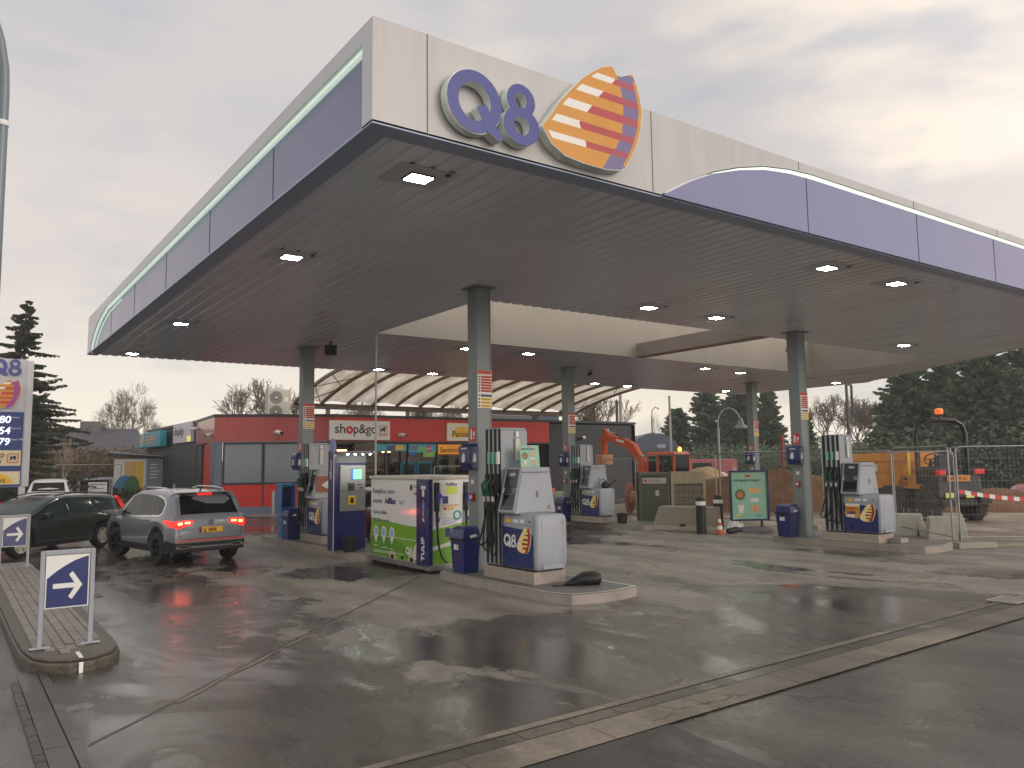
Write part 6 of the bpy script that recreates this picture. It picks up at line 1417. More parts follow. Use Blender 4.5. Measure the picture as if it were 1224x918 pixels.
# --- white pickup nose / van roof behind the estate
WP = mat('white_car_paint', (206, 208, 206), .25, var=.02, coat=.5)
puS = hatchS(WP, len=4.6, width=1.8, wheel_r=.34, axles=(-1.4, 1.35),
    top=[(-2.3, .98), (-2.28, 1.0), (-.75, 1.02), (-.72, 1.30), (-.62, 1.66), (-.45, 1.72), (.3, 1.72), (.6, 1.62), (1.05, 1.18), (1.3, 1.10), (1.9, 1.02), (2.2, .86), (2.3, .5)],
    belt=[(-2.3, .95), (2.3, .95)], windows=[[(.86, 1.18), (.45, 1.55), (-.1, 1.6), (-.5, 1.58), (-.58, 1.15)][::-1]],
    tail=[(.3, -2.3), (.98, -2.3), (1.02, -.75), (1.30, -.72), (1.66, -.62)], nose=[(.3, 2.28), (.5, 2.3), (.86, 2.2)], screen=(.56, 1.02), rear_glass=[(-.62, 1.22), (.62, 1.22), (.56, 1.58), (-.56, 1.58)])
pk, _ = simple_car('pickup_truck', 'small white pickup seen from behind beyond the dark estate car', (3.75, 39.5, -.1), R(78), puS)
# --- vans and cars beyond the excavator
vS = hatchS(mat('van_red', (128, 30, 34), .35, coat=.4), len=5.2, width=1.95, wheel_r=.34, axles=(-1.6, 1.6),
    top=[(-2.6, 1.95), (-2.58, 2.1), (-2.4, 2.2), (1.0, 2.2), (1.3, 2.1), (1.85, 1.35), (2.1, 1.2), (2.5, 1.0), (2.6, .6)], belt=[(-2.6, 1.15), (2.6, 1.1)],
    windows=[[(1.75, 1.3), (1.3, 1.9), (.7, 1.95), (.7, 1.25)][::-1], [(.5, 1.25), (.5, 1.95), (-.8, 1.95), (-.8, 1.25)][::-1]], tail=[(.3, -2.6), (1.95, -2.6), (2.1, -2.58)], nose=[(.3, 2.6), (.6, 2.6), (1.0, 2.5)], screen=(1.25, 1.88), rear_glass=[(-.7, 1.2), (.7, 1.2), (.65, 1.85), (-.65, 1.85)], tumble=.08)
simple_car('delivery_van', 'red van beyond the dirt heap, behind the fence left of the poster stand', (41.5, 37.0, 0), math.atan2(.5, -.8), vS)
vS2 = dict(vS); vS2['paint'] = mat('van_pale', (196, 190, 196), .35, coat=.4)
simple_car('delivery_van', 'pale van with red roof band just right of the excavator cab', (36.5, 36.4, 0), math.atan2(-.55, -.8), vS2)
simple_car('hatchback_car', 'white and dark car in front of the red van', (35.2, 31.6, 0), math.atan2(.4, -.9), hatchS(WP))
# ------------------------------------------------------------------ construction site
def mesh_panel(label, p, q, z=0, hh=2.0, group='mesh fence panels round the building site'):
    """site fence panel from ground point p to q"""
    p, q = Vector((*p, z)), Vector((*q, z)); d = q - p; n_ = d.length
    t = thing('mesh_fence', label, 'fence panel', p, math.atan2(d.y, d.x), group)
    r = .12
    b = MB(); b.tube([(.03, 0, .06), (.03, 0, hh - r), (.045, 0, hh - r * .4), (.03 + r * .45, 0, hh - .02), (.03 + r, 0, hh), (n_ - .03 - r, 0, hh), (n_ - .03 - r * .45, 0, hh - .02), (n_ - .045, 0, hh - r * .4), (n_ - .03, 0, hh - r), (n_ - .03, 0, .06)], .021, 8)
    b.cyl((.03, 0, .18), (n_ - .03, 0, .18), .016, n=6); b.build('tube_frame', STEEL, t, smooth=50)
    b = MB(); k = int(n_ / .10)
    for i in range(1, k): x = .03 + (n_ - .06) * i / k; b.box(x - .0009, x + .0009, -.0009, .0009, .18, hh)
    for j in range(9): zz = .18 + (hh - .2) * j / 8; b.box(.03, n_ - .03, -.002, .002, zz - .0014, zz + .0014)
    b.build('wire_mesh', STEEL, t)
    return t
def fence_foot(x, y, rz, label, L_=.72):
    b = MB(); b.taper((-L_ / 2, L_ / 2, -.12, .12), (-L_ / 2 + .02, L_ / 2 - .02, -.10, .10), 0, .13); o = b.build('ballast_block', CONC, bevel=.012); o.location = (x, y, 0); o.rotation_euler = (0, 0, rz); tag(o, label, 'fence foot', 'concrete feet under the fence panels'); return o
F0 = (18.72, 9.02)
mesh_panel('nearest mesh fence panel, running off the right edge', F0, (21.6, 6.9), .06, 2.22)
mesh_panel('mesh fence panel behind the stickered pump, ending at the foot block', (20.9, 11.7), (18.74, 9.16), .06, 2.24)
mesh_panel('mesh fence panel behind the pump tower and orange skip', (22.6, 14.1), (20.95, 11.75), .06, 2.18)
mesh_panel('mesh fence panel behind the poster stand', (20.35, 17.2), (20.9, 14.2), .04, 2.25)
mesh_panel('mesh fence panel above the concrete barrier, left of the poster stand', (20.0, 20.6), (20.35, 17.3), .04, 2.2)
mesh_panel('mesh fence panel between the excavator cab and the middle pump', (21.2, 23.6), (20.05, 20.7), .04, 2.1)
mesh_panel('mesh fence panel beside the dumper roll bar, farther back', (25.3, 12.2), (22.6, 14.1), .04, 2.2)
mesh_panel('mesh fence panel before the charcoal end wall', (21.6, 29.5), (18.7, 28.3), .04, 2.0)
fence_foot(19.05, 8.85, R(-28), 'concrete foot block at the near fence posts, largest in the row', .95)
fence_foot(20.9, 14.3, R(80), 'concrete foot block hidden behind the poster stand')
fence_foot(20.35, 17.25, R(80), 'concrete foot block behind the second black bollard')
b = MB(); b.cyl((0, 0, 1.1), (.10, .12, 1.1), .02, n=8); b.box(-.03, .03, -.03, .03, 1.06, 1.14); o = b.build('steel_clamp', STEEL); o.location = (18.74, 9.05, 0); tag(o, 'steel clamp joining the two nearest fence posts', 'clamp')
# warning tape
t = thing('warning_tape', 'red and white striped tape sagging across the fence at the right', 'tape', (18.75, 9.0, 1.25))
rt, wt = MB(), MB(); Pn = 26; a0, a1 = Vector((0, .02, .02)), Vector((3.0, -2.0, .06))
for i in range(Pn):
    q = []
    for s in (i / Pn, (i + 1) / Pn): p = a0.lerp(a1, s); q.append((p.x, p.y - .04, p.z - .22 * math.sin(PI * min(1, s * 1.0)) ))
    (x0, y0, z0), (x1, y1, z1) = q; hh = .045
    (rt if i % 2 == 0 else wt).add([(x0, y0, z0 - hh), (x1 - .02, y1, z1 - hh), (x1, y1 + .01, z1 + hh), (x0 + .02, y0 + .01, z0 + hh)], [(0, 1, 2, 3)])
rt.build('red_bands', REDS, t); wt.build('white_bands', WHITE, t)
# concrete blocks with lifting pins
def conc_block(loc, rz, label):
    t = thing('concrete_block', label, 'concrete block', loc, rz, 'pale concrete blocks behind the right pump')
    b = MB(); b.taper((-.55, .55, -.42, .42), (-.46, .46, -.32, .32), 0, .60); b.build('block', mat('pale_concrete', (176, 174, 164), .8, var=.12, scale=4, bump=.4, bscale=30, dirt=.4), t, bevel=.03, seg=3)
    b = MB()
    for x, y in ((-.32, .15), (-.05, .2), (.1, .1), (.34, .18)): b.cyl((x, y, .58), (x, y, .73), .012, n=6)
    b.build('pins', STEEL, t)
    b = MB(); b.prism([(.35, -.424), (.41, -.424), (.38, -.43)], 0, .3) if False else None
    b = MB(frame((0, -.415, 0))); b.prism([(.28, 0), (.36, 0), (.32, .36)], -.01, .006); b.build('slot', DGREY, t)
    return t
k1 = conc_block((20.95, 11.45, 0), R(-60), 'left pale concrete block with steel pins behind the right pump')
k1.scale = (.82, .82, .95)
dup(k1, (20.5, 10.2, 0), R(-56), 'right pale concrete block with steel pins, next to the near fence posts')
# jersey barrier
t = thing('concrete_barrier', 'grey sloped concrete barrier in front of the green container', 'concrete barrier', (18.05, 16.55, 0), R(-66))
b = MB(frame((0, -.27, 0))); 
b.prism([(-1.02, 0), (1.02, 0), (1.02, .70), (-.74, .70)], -.54, -.0)
b.build('barrier', mat('barrier_concrete', (146, 138, 124), .75, var=.10, scale=2, bump=.3, dirt=.3), t, bevel=.02)
b = MB(frame((0, -.275, 0))); b.box(-1.0, 1.0, .0, .14, 0, .03); b.build('toe', mat('barrier_toe', (166, 158, 144), .7, var=.15, dirt=.3), t, bevel=.01)
b = MB(frame((0, -.275, 0))); b.box(-.10, .06, .12, .20, .0, .032); b.build('lifting_hole', DGREY, t)
# bollards black with white band
def black_boll(loc, label):
    t = thing('black_bollard', label, 'bollard', loc, 0, 'black bollards with a white band')
    b = MB(); b.lathe([(.135, 0), (.135, .80)], 22); b.lathe([(.135, .90), (.135, .93), (.12, .99), (.07, 1.03), (0.005, 1.045)], 22); b.build('post', BLACK, t, smooth=45)
    b = MB(); b.lathe([(.139, .795), (.139, .905)], 22); b.build('white_band', WHITE, t, smooth=45); return t
k1 = black_boll((17.42, 15.42, 0), 'black bollard in front of the concrete barrier, nearer of the two')
dup(k1, (18.55, 15.75, 0), 0, 'black bollard beside the traffic cone, farther of the two')
t = thing('traffic_cone', 'small orange and white traffic cone beside the black bollard', 'traffic cone', (17.72, 15.02, 0)); t.scale = (.8, .8, .85)
CO = mat('cone_orange', (190, 86, 52), .5, var=.1, dirt=.2)
b = MB(); b.box(-.17, .17, -.17, .17, 0, .035); b.build('base', CO, t, bevel=.01)
b = MB(); b.lathe([(.125, .035), (.105, .15)], 20); b.lathe([(.083, .27), (.062, .38)], 20); b.lathe([(.042, .49), (.025, .58), (.01, .59)], 20); b.build('cone', CO, t, smooth=45)
b = MB(); b.lathe([(.105, .15), (.083, .27)], 20); b.lathe([(.062, .38), (.042, .49)], 20); b.build('white_bands', WHITE, t, smooth=45)
# poster stand
t = thing('poster_stand', 'mint green food poster in a navy pavement stand with grey foot', 'poster stand', (18.8, 14.82, 0), R(-33))
b = MB(); Tn = frame((-.56, -.03, .32))
b.T = Tn; b.box(0, 1.12, 0, .05, -.06, .02).box(0, 1.12, 1.38, 1.43, -.06, .02).box(0, .05, .05, 1.38, -.06, .02).box(1.07, 1.12, .05, 1.38, -.06, .02).box(.05, 1.07, .05, 1.38, -.06, -.03); b.build('frame', mat('frame_navy', (24, 40, 84), .35), t, bevel=.006)
food_poster(t, Tn @ Matrix.Translation((.05, .05, -.028)), 1.02, 1.33)
b = MB(); b.box(-.36, -.30, -.03, .03, .1, .32).box(.30, .36, -.03, .03, .1, .32); b.build('posts', BLACK, t)
b = MB(); sec_ = lambda i: rrect(-.62 + i, .62 - i, -.30 + i, .30 - i, .16, 6); stack(b, [(sec_(0), 0), (sec_(.0), .07), (sec_(.05), .12), (sec_(.16), .16)]); b.build('base', mat('base_grey', (92, 94, 96), .6, var=.1), t, smooth=40)
# plastic sheet heap left of the stand
t = thing('plastic_sheet', 'crumpled white plastic sheet heaped left of the poster stand', 'plastic sheet', (18.4, 15.05, 0)); rnd = random.Random(5)
b = MB(); G_ = 12; vs = []
for i in range(G_):
    for j in range(G_): x, y = i / (G_ - 1) - .5, j / (G_ - 1) - .5; r_ = max(0, 1 - 2 * math.hypot(x * 1.0, y)); vs.append((x * .75 + rnd.uniform(-.02, .02), y * .55 + rnd.uniform(-.02, .02), .01 + .55 * r_ ** .8 * (1 + x) * (.7 + .3 * math.sin(9 * y + 5 * x)) + rnd.uniform(0, .09) * r_))
b.add(vs, [(i * G_ + j, (i + 1) * G_ + j, (i + 1) * G_ + j + 1, i * G_ + j + 1) for i in range(G_ - 1) for j in range(G_ - 1)]); b.build('sheet', mat('plastic_white', (198, 196, 196), .3, var=.15, scale=5, dirt=.2), t)
b = MB(); b.tube([(-.5, -.15, .08), (-.2, -.22, .10), (.05, -.24, .07)], [.07, .09, .05], 10); b.build('dark_roll', BLACK, t, smooth=50)
# green container and mesh crate
t = thing('green_container', 'dark olive steel container with a sign plate, behind the concrete barrier', 'container', (18.68, 19.12, 0), R(-34))
OL = mat('olive_paint', (62, 66, 54), .5, var=.12, dirt=.25)
b = MB(); b.box(0, .98, 0, .6, .0, 1.60); b.build('body', OL, t, bevel=.015); b = MB(); b.box(-.02, 1.0, -.03, .62, 1.60, 1.68).box(-.01, .05, -.02, 0, 0, 1.6).box(.93, .99, -.02, 0, 0, 1.6); b.build('rim', mat('olive_rim', (84, 86, 74), .5, dirt=.3), t)
b = MB(frame((0, -.01, 0))); b.box(.10, .88, 1.32, 1.50, 0, .012); b.build('sign_plate', mat('plate_pale', (166, 166, 158), .5), t)
b = MB(frame((0, -.022, 0))); b.prism([(.13, 1.41), (.19, 1.34), (.25, 1.41), (.19, 1.48)], 0, .004); b.build('flame_symbol', REDS, t)
text('ALTEBA', .12, mat('plate_ink', (110, 90, 84), .5), t, frame((0, -.022, 0)), .30, 1.37)
b = MB(frame((0, -.01, 0))); b.box(.52, .64, .92, 1.10, 0, .01); b.build('notice', mat('plate_pale', (166, 166, 158), .5), t)
t = thing('mesh_crate', 'beige steel crate with dark mesh window beside the olive container', 'crate', (19.52, 18.52, 0), R(-34)); t.scale = (.76, .8, 1)
BG = mat('crate_beige', (150, 142, 114), .55, var=.1, dirt=.3)
b = MB(); b.box(0, 1.5, .05, .9, .3, 1.66); b.build('panel', mat('crate_back', (118, 112, 92), .6, var=.15), t)
b = MB(frame((0, 0, 0))); b.box(0, 1.5, 1.30, 1.70, -.1, .02).box(0, .12, .2, 1.3, -.1, .02).box(1.38, 1.5, .2, 1.3, -.1, .02).box(.12, 1.38, .2, .35, -.1, .02); b.build('frame', BG, t, bevel=.01)
b = MB(frame((0, 0, 0)))
for i in range(6): b.box(.12 + i * .21, .135 + i * .21, .35, 1.3, 0, .012)
for i in range(5): b.box(.12, 1.38, .42 + i * .21, .435 + i * .21, 0.012, .022)
b.build('bars', DGREY, t)
# excavator
ex = thing('excavator', 'orange excavator with raised bent boom, its cab rising behind the olive container', 'excavator', (26.0, 25.2, 0), PI / 2)   # local x = world +Y (towards the boom tip)
def side_slab(b, pts, w):     # pts centreline with half heights -> box beam, local x,z plane, width +-w
    up, dn = [], []
    for i, (x, z, h) in enumerate(pts):
        a = pts[max(0, i - 1)]; c = pts[min(len(pts) - 1, i + 1)]; dx, dz = c[0] - a[0], c[1] - a[1]; l_ = math.hypot(dx, dz); nx, nz = -dz / l_, dx / l_
        up.append((x + nx * h, z + nz * h)); dn.append((x - nx * h, z - nz * h))
    n_ = len(pts)
    b.add([(x, -w, z) for x, z in up] + [(x, w, z) for x, z in up] + [(x, -w, z) for x, z in dn] + [(x, w, z) for x, z in dn],
          [(i, i + 1, n_ + i + 1, n_ + i) for i in range(n_ - 1)] + [(3 * n_ + i, 3 * n_ + i + 1, 2 * n_ + i + 1, 2 * n_ + i) for i in range(n_ - 1)] + [(2 * n_ + i, 2 * n_ + i + 1, i + 1, i) for i in range(n_ - 1)] + [(n_ + i, n_ + i + 1, 3 * n_ + i + 1, 3 * n_ + i) for i in range(n_ - 1)] + [(0, n_, 3 * n_, 2 * n_), (n_ - 1, 3 * n_ - 1, 4 * n_ - 1, 2 * n_ - 1)])
b = MB(); side_slab(b, [(.75, .9, .16), (1.05, 1.5, .19), (1.35, 2.2, .21), (1.75, 2.72, .21), (2.3, 2.98, .19), (2.9, 3.12, .15), (3.55, 3.32, .11)], .13); bm_ = b.build('boom', EXOR, ex, bevel=.02)
b = MB(); side_slab(b, [(3.25, 3.10, .10), (3.62, 3.50, .17), (3.72, 3.20, .20), (3.76, 2.9, .17), (3.74, 2.45, .10)], .10); b.build('arm', EXOR, ex, bevel=.02)
b = MB(); b.box(3.50, 4.04, -.35, .35, 1.92, 2.42); b.build('bucket', mat('bucket_tan', (190, 140, 108), .6, var=.2, dirt=.3), ex, bevel=.04)
b = MB(); b.cyl((1.2, .0, 1.3), (1.75, .0, 2.45), .055, n=10); b.cyl((1.9, 0, 2.98), (2.9, 0, 3.38), .05, n=10); b.build('cylinder_barrel', DGREY, ex, smooth=40)
b = MB(); b.cyl((2.9, 0, 3.38), (3.6, 0, 3.56), .028, n=8); b.cyl((.9, 0, .7), (1.2, 0, 1.3), .03, n=8); b.cyl((.95, -.14, 1.0), (1.6, -.14, 2.1), .03, n=8); b.build('cylinder_rod', CHROME, ex, smooth=40)
b = MB(frame((0, -.14, 0))) ; b.T = Matrix.Identity(4); side_slab(b, [(2.25, 2.98, .055), (2.75, 3.10, .05)], .135); b.build('boom_label', WHITE, ex)
b = MB(); b.box(-1.1, .55, -.9, .9, .55, 1.15); b.build('house', EXOR, ex, bevel=.05); b = MB(); b.box(-1.2, -.6, -.88, .88, .6, 1.5); b.build('counterweight', DGREY, ex, bevel=.1, seg=3)
b = MB()
for x in (-.88, .10, .72):
    for y in (-.85, .10): b.box(x - .05, x + .05, y, y + .08, 1.1, 2.35)
b.box(-.93, .77, -.85, .18, 1.05, 1.18); b.build('cab_frame', EXOR, ex, bevel=.015)
b = MB(); b.taper((-.98, .80, -.88, .22), (-.85, .70, -.80, .14), 2.34, 2.48); b.build('cab_roof', EXOR, ex, bevel=.04, seg=3)
b = MB(); b.box(-.82, .05, -.83, -.80, 1.18, 2.34).box(.15, .67, -.83, -.80, 1.18, 2.34).box(-.9, -.87, -.77, .1, 1.2, 2.34).box(.71, .74, -.77, .1, 1.2, 2.34); b.build('cab_glass', glassmat('cab_glass', (150, 170, 165), .5), ex)
b = MB(); b.box(-.45, .0, -.6, -.1, 1.1, 1.8).box(-.1, -.0, -.55, -.15, 1.5, 2.0); b.build('seat', BLACK, ex, bevel=.05)
b = MB(); b.lathe([(.07, 2.48), (.08, 2.56), (.07, 2.64), (.03, 2.68)], 14, (-.75, -.4, 0)); b.build('beacon', mat('beacon_orange_lit', (255, 140, 50), .3, emit=4.0), ex, smooth=40)
for y in (-.85, .45):
    b = MB(); b.T = Matrix.Translation((0, 0, 0)); pts = rrect(-1.35, 1.15, .02, .56, .27, 8); b2 = MB(frame((0, y, 0))); b2.prism(pts, -.4, 0); b2.build('track', BLACK, ex, bevel=.03)
# dumper
du = thing('site_dumper', 'orange and black site dumper with roll bar behind the right fence', 'dumper', (27.45, 13.95, 0), R(56))   # local x = world +Y (skip side), y = -X
JT = Matrix.Translation((.3, 0, 0)) @ Matrix.Rotation(R(34), 4, 'Z') @ Matrix.Translation((-.3, 0, 0))
b = MB(JT)
sk0, sk1 = (1.05, 2.65, -.68, .72), (.60, 3.35, -.85, .92)
b.taper(sk0, sk1, 1.0, 1.95); b.add([(.56, -.89, 1.94), (3.42, -.89, 1.94), (3.42, .96, 1.94), (.56, .96, 1.94), (.48, -.89, 2.26), (3.52, -.89, 2.20), (3.52, .96, 2.20), (.48, .96, 2.26)], [(0, 3, 2, 1), (0, 1, 5, 4), (1, 2, 6, 5), (2, 3, 7, 6), (3, 0, 4, 7)]); b.build('skip', DUMPO, du, bevel=.03)
b = MB(JT); b.box(.60, 3.40, -.85, .92, 2.05, 2.08); b.build('skip_load', mat('skip_soil', (100, 78, 56), .9, var=.3), du)
b = MB(JT); b.add([(1.6, .885, 1.60), (1.9, .885, 1.60), (1.9, .93, 1.85), (1.6, .93, 1.85)], [(3, 2, 1, 0)]); b.build('skip_label', WHITE, du)
b = MB(JT); b.box(.47, .51, .84, .97, 1.3, 2.26); b.build('strap_yellow', YELLOW, du)
b = MB(JT); b.box(.3, 2.4, -.4, .4, .66, 1.02).build('front_chassis', BLACK, du)
b = MB(); b.box(-1.35, .50, -.45, .45, .62, .95).box(.0, .45, -.5, .5, .9, 1.5); b.build('chassis', BLACK, du, bevel=.03)
b = MB(); b.taper((-1.55, -.1, -.75, .75), (-1.50, -.1, -.70, .70), .75, 1.48); b.build('engine_cover', mat('cover_charcoal', (40, 42, 46), .45, var=.1, dirt=.2), du, bevel=.05, seg=3)
DL = DUMPO
b = MB(); b.box(-.60, .35, .72, .86, 1.02, 1.50); b.build('side_panel', DL, du, bevel=.02)
TL = frame((.0, .86, 0), '+Y'); text('MECA', .16, BLACK, du, TL, -.28, 1.30, bold=.004); text('TA', .16, BLACK, du, TL, -.28, 1.10, bold=.004)
TXD = frame((-1.56, 0, 0), u=(0, -1, 0)); b = MB(TXD); b.box(-.45, .30, 1.28, 1.48, 0, .03); b.build('rear_panel', DL, du, bevel=.01); text('MECALAC', .14, mat('rear_ink', (170, 80, 30), .5), du, TXD, -.40, 1.33, w=.034, bold=.002)
for u in (-.52, .14): b = MB(TXD); b.box(u, u + .26, .76, .92, .0, .03); b.build('rear_lamp', mat('lamp_pale', (214, 210, 120), .4, emit=.1), du)
b = MB(TXD); b.cyl((-.62, 1.56, 0), (-.62, 1.56, .06), .09, n=12); b.box(-.75, -.45, 1.50, 1.66, -.1, .0); b.build('red_lamp', TAILD, du)
b = MB(TXD); b.box(.5, .8, 1.52, 1.68, -.1, 0); b.build('red_lamp', TAILD, du)
b = MB(TXD); b.box(-.7, .7, .5, .72, -.25, .10).box(.5, .85, .58, .78, -.1, .2); b.build('tow_block', BLACK, du, bevel=.02)
b = MB(); rx_ = -.58; ar_ = [(.02, -.68, 1.2), (.02, -.68, 2.7), (.02, -.62, 2.98), (.02, -.42, 3.13), (.02, 0, 3.16), (.02, .42, 3.13), (.02, .62, 2.98), (.02, .68, 2.7), (.02, .68, 1.2)]; ar_ = [(rx_, y * 1.22, z + (.14 if z > 2 else 0)) for x, y, z in ar_]; b.tube(ar_, .08, 12); b.cyl((rx_, -.83, 2.45), (rx_, -.83, 2.6), .09, n=12); b.cyl((rx_, .83, 2.45), (rx_, .83, 2.6), .09, n=12); b.build('roll_bar', BLACKG, du, smooth=50)
b = MB(); b.cyl((-.58, 0, 3.3), (-.58, 0, 3.5), .04, n=10); b.build('beacon_stem', BLACK, du)
b = MB(); b.lathe([(.12, 3.38), (.135, 3.46), (.12, 3.55), (.05, 3.58)], 16, (-.58, 0, .12)); b.build('beacon', mat('beacon_orange', (240, 110, 40), .3, emit=.5), du, smooth=40)
b = MB(); b.box(-.75, -.25, -.28, .28, 1.45, 1.58).box(-.80, -.70, -.26, .26, 1.5, 2.15); b.build('seat', mat('seat_navy', (36, 40, 58), .5), du, bevel=.05)
b = MB(frame((.12, 0, 2.0), u=(0, 1, 0), v=(-.5, 0, .86))); b.ring(0, 0, .22, .22, .03, .03, 0, .03, n=24); b.box(-.2, .2, -.015, .015, .005, .02); b.build('steering_wheel', BLACK, du, smooth=50)
b = MB(); b.cyl((.30, 0, 1.4), (.12, 0, 2.0), .04, n=8); b.box(.15, .45, -.35, .35, 1.4, 1.75); b.build('console', BLACK, du, bevel=.03)
b = MB(); b.cyl((-.3, -.45, 1.4), (-.3, -.45, 2.4), .045, n=10); b.build('exhaust_pipe', STEEL, du, smooth=40)
MUD = mat('muddy_tyre', (66, 56, 46), .9, var=.3, scale=8, bump=.6, bscale=20)
for x in (1.25, -.95):
    for y in (-.72, .72):
        WM = (JT if x > 0 else IDM) @ Matrix.Translation((x, y, .56)); b = MB(WM @ Matrix.Rotation(-math.copysign(PI / 2, y), 4, 'X')); nn = 22; pr_ = [(.28, -.2), (.5, -.2), (.56, -.12), (.56, .12), (.5, .2), (.28, .2), (.25, .1), (.1, .08), (.0, .08)]
        b.lathe(pr_, 26)
        for k in range(nn):
            a = 2 * PI * k / nn; ca, sa = math.cos(a), math.sin(a)
            sg = 1 if k % 2 else -1
            b.cyl((ca * .55, sa * .55, .0), (math.cos(a + .12) * .56, math.sin(a + .12) * .56, .19 * sg), .03, n=4)
        wh = b.build('wheel', MUD, du, smooth=35); b = MB(WM @ Matrix.Rotation(-math.copysign(PI / 2, y), 4, 'X')); b.cyl((0, 0, .08), (0, 0, .14), .2, .16, 16); b.build('hub', MUD, wh)
# dirt heap behind the fence
def heap(name, label, cx, cy, rx_, ry_, h, mt, seed=1, rz=0):
    t = MB(); rnd = random.Random(seed); G_ = 34; vs = []
    from mathutils import noise
    for i in range(G_):
        for j in range(G_):
            x, y = 2 * i / (G_ - 1) - 1, 2 * j / (G_ - 1) - 1; r_ = max(0, 1 - (x * x + y * y)); nz_ = noise.noise(Vector((x * 2.2 + seed, y * 2.2, 0))) * .5 + noise.noise(Vector((x * 7, y * 7, seed))) * .16
            vs.append((x * rx_, y * ry_, -.04 + h * max(0, r_) ** .7 * (1 + nz_ * .8) + .05 * nz_))
    t.add(vs, [(i * G_ + j, (i + 1) * G_ + j, (i + 1) * G_ + j + 1, i * G_ + j + 1) for i in range(G_ - 1) for j in range(G_ - 1)])
    o = t.build(name, mt, smooth=60); o.location = (cx, cy, 0); o.rotation_euler = (0, 0, rz); tag(o, label, 'soil heap'); return o
SOIL = mat('brown_soil', (112, 82, 58), .95, var=.3, scale=3, bump=.8, bscale=12); SOILP = mat('pale_spoil', (176, 150, 118), .95, var=.25, scale=3, bump=.8, bscale=12)
heap('soil_heap', 'long brown soil heap behind the fence and poster stand', 28.2, 21.6, 5.6, 2.3, 1.35, SOIL, 3, R(-46))
heap('soil_heap', 'pale spoil heap just right of the excavator cab', 29.5, 26.2, 2.6, 1.5, 1.5, SOILP, 5, R(-40))
heap('soil_heap', 'low brown soil bank at the right behind the dumper', 32.5, 15.5, 5.0, 1.6, .75, SOIL, 9, R(-50))
# materials between the middle pump and the wall
t = thing('cable_reel', 'pale timber cable reel behind the middle pump', 'cable reel', (22.3, 22.9, 0), R(30))
WD = mat('reel_wood', (186, 146, 108), .8, var=.15, scale=6, dirt=.3)
for y in (-.35, .35):
    b = MB(frame((0, y, .62))); b.cyl((0, 0, -.03), (0, 0, .03), .62, n=26); b.build('flange', mat('reel_wood_red', (150, 84, 66), .7, var=.15), t)
b = MB(frame((0, -.35, .62))); b.cyl((0, 0, -.65), (0, 0, -.03), .28, n=20); b.build('drum', WD, t)
t = thing('timber_stack', 'stack of pale timber and rubble sacks left of the middle column', 'timber stack', (19.4, 24.2, 0), R(15))
rnd = random.Random(7)
for k in range(4):
    b = MB(); b.box(-1.2 + rnd.uniform(-.1, .1), 1.0, -.5, .5, .04 + k * .11, .12 + k * .11); b.build('board', WD, t, bevel=.01)
b = MB(); stack(b, [(rrect(-.9, .7, -.45, .45, .2, 5), .46), (rrect(-.95, .75, -.5, .5, .22, 5), .62), (rrect(-.8, .6, -.4, .4, .2, 5), .85), (rrect(-.5, .4, -.2, .2, .12, 5), .95)]); b.build('rubble_sack', mat('sack_grey', (140, 140, 118), .8, var=.25, bump=.6, bscale=12), t, smooth=60)
def plastic_barrier(loc, rz, label, L_=2.0, hh=1.0):
    t = thing('road_barrier', label, 'barrier', loc, rz, 'red plastic road barriers')
    b = MB(); b.box(0, L_, -.02, .02, .74, hh).box(0, L_, -.02, .02, .12, .24)
    for i in range(5): x = .03 + i * (L_ - .12) / 4; b.box(x, x + .06, -.02, .02, .24, .74)
    b.build('frame', REDS, t, bevel=.01)
    b = MB(); b.box(.25, .70, -.026, .026, .79, .95).box(1.2, 1.65, -.026, .026, .79, .95); b.box(.1, L_ - .1, -.025, .025, .13, .22); b.build('reflective_fields', WHITE, t)
    for x in (.15, L_ - .25): b = MB(); b.box(x, x + .10, -.22, .22, 0, .08); b.build('foot', BLACK, t, bevel=.01)
    return t
pb0 = plastic_barrier((.2, 30.6, 0), R(-4), 'red and white plastic barrier at the foot of the price totem')
dup(pb0, (-1.9, 30.9, 0), R(-6), 'red and white plastic barrier farther left, cut by the picture edge')
dup(pb0, (2.25, 30.7, 0), R(30), 'red and white plastic barrier right of the totem post')
t = thing('orange_formwork', 'bright orange plastic formwork pieces left of the middle column', 'formwork', (19.0, 25.8, 0))
b = MB(); b.taper((-.5, .1, -.2, .2), (-.3, -.1, -.1, .1), .7, 1.55).box(-.5, 1.3, -.2, .2, .72, 1.02).box(-.4, -.3, -.1, .1, 0, .7).box(1.1, 1.2, -.1, .1, 0, .7); b.build('pieces', mat('formwork_orange', (236, 84, 50), .4, var=.1), t, bevel=.03)
t = thing('guard_rail', 'two bar metal guard rail between the near pump and middle column', 'guard rail', (17.6, 29.0, 0)); b = MB()
for z in (1.55, 1.95): b.cyl((-1.0, 0, z), (3.8, 0, z), .025, n=8)
for x in (-1.0, 1.4, 3.8): b.cyl((x, 0, 0), (x, 0, 1.95), .025, n=8)
b.build('rails', STEEL, t, smooth=40)
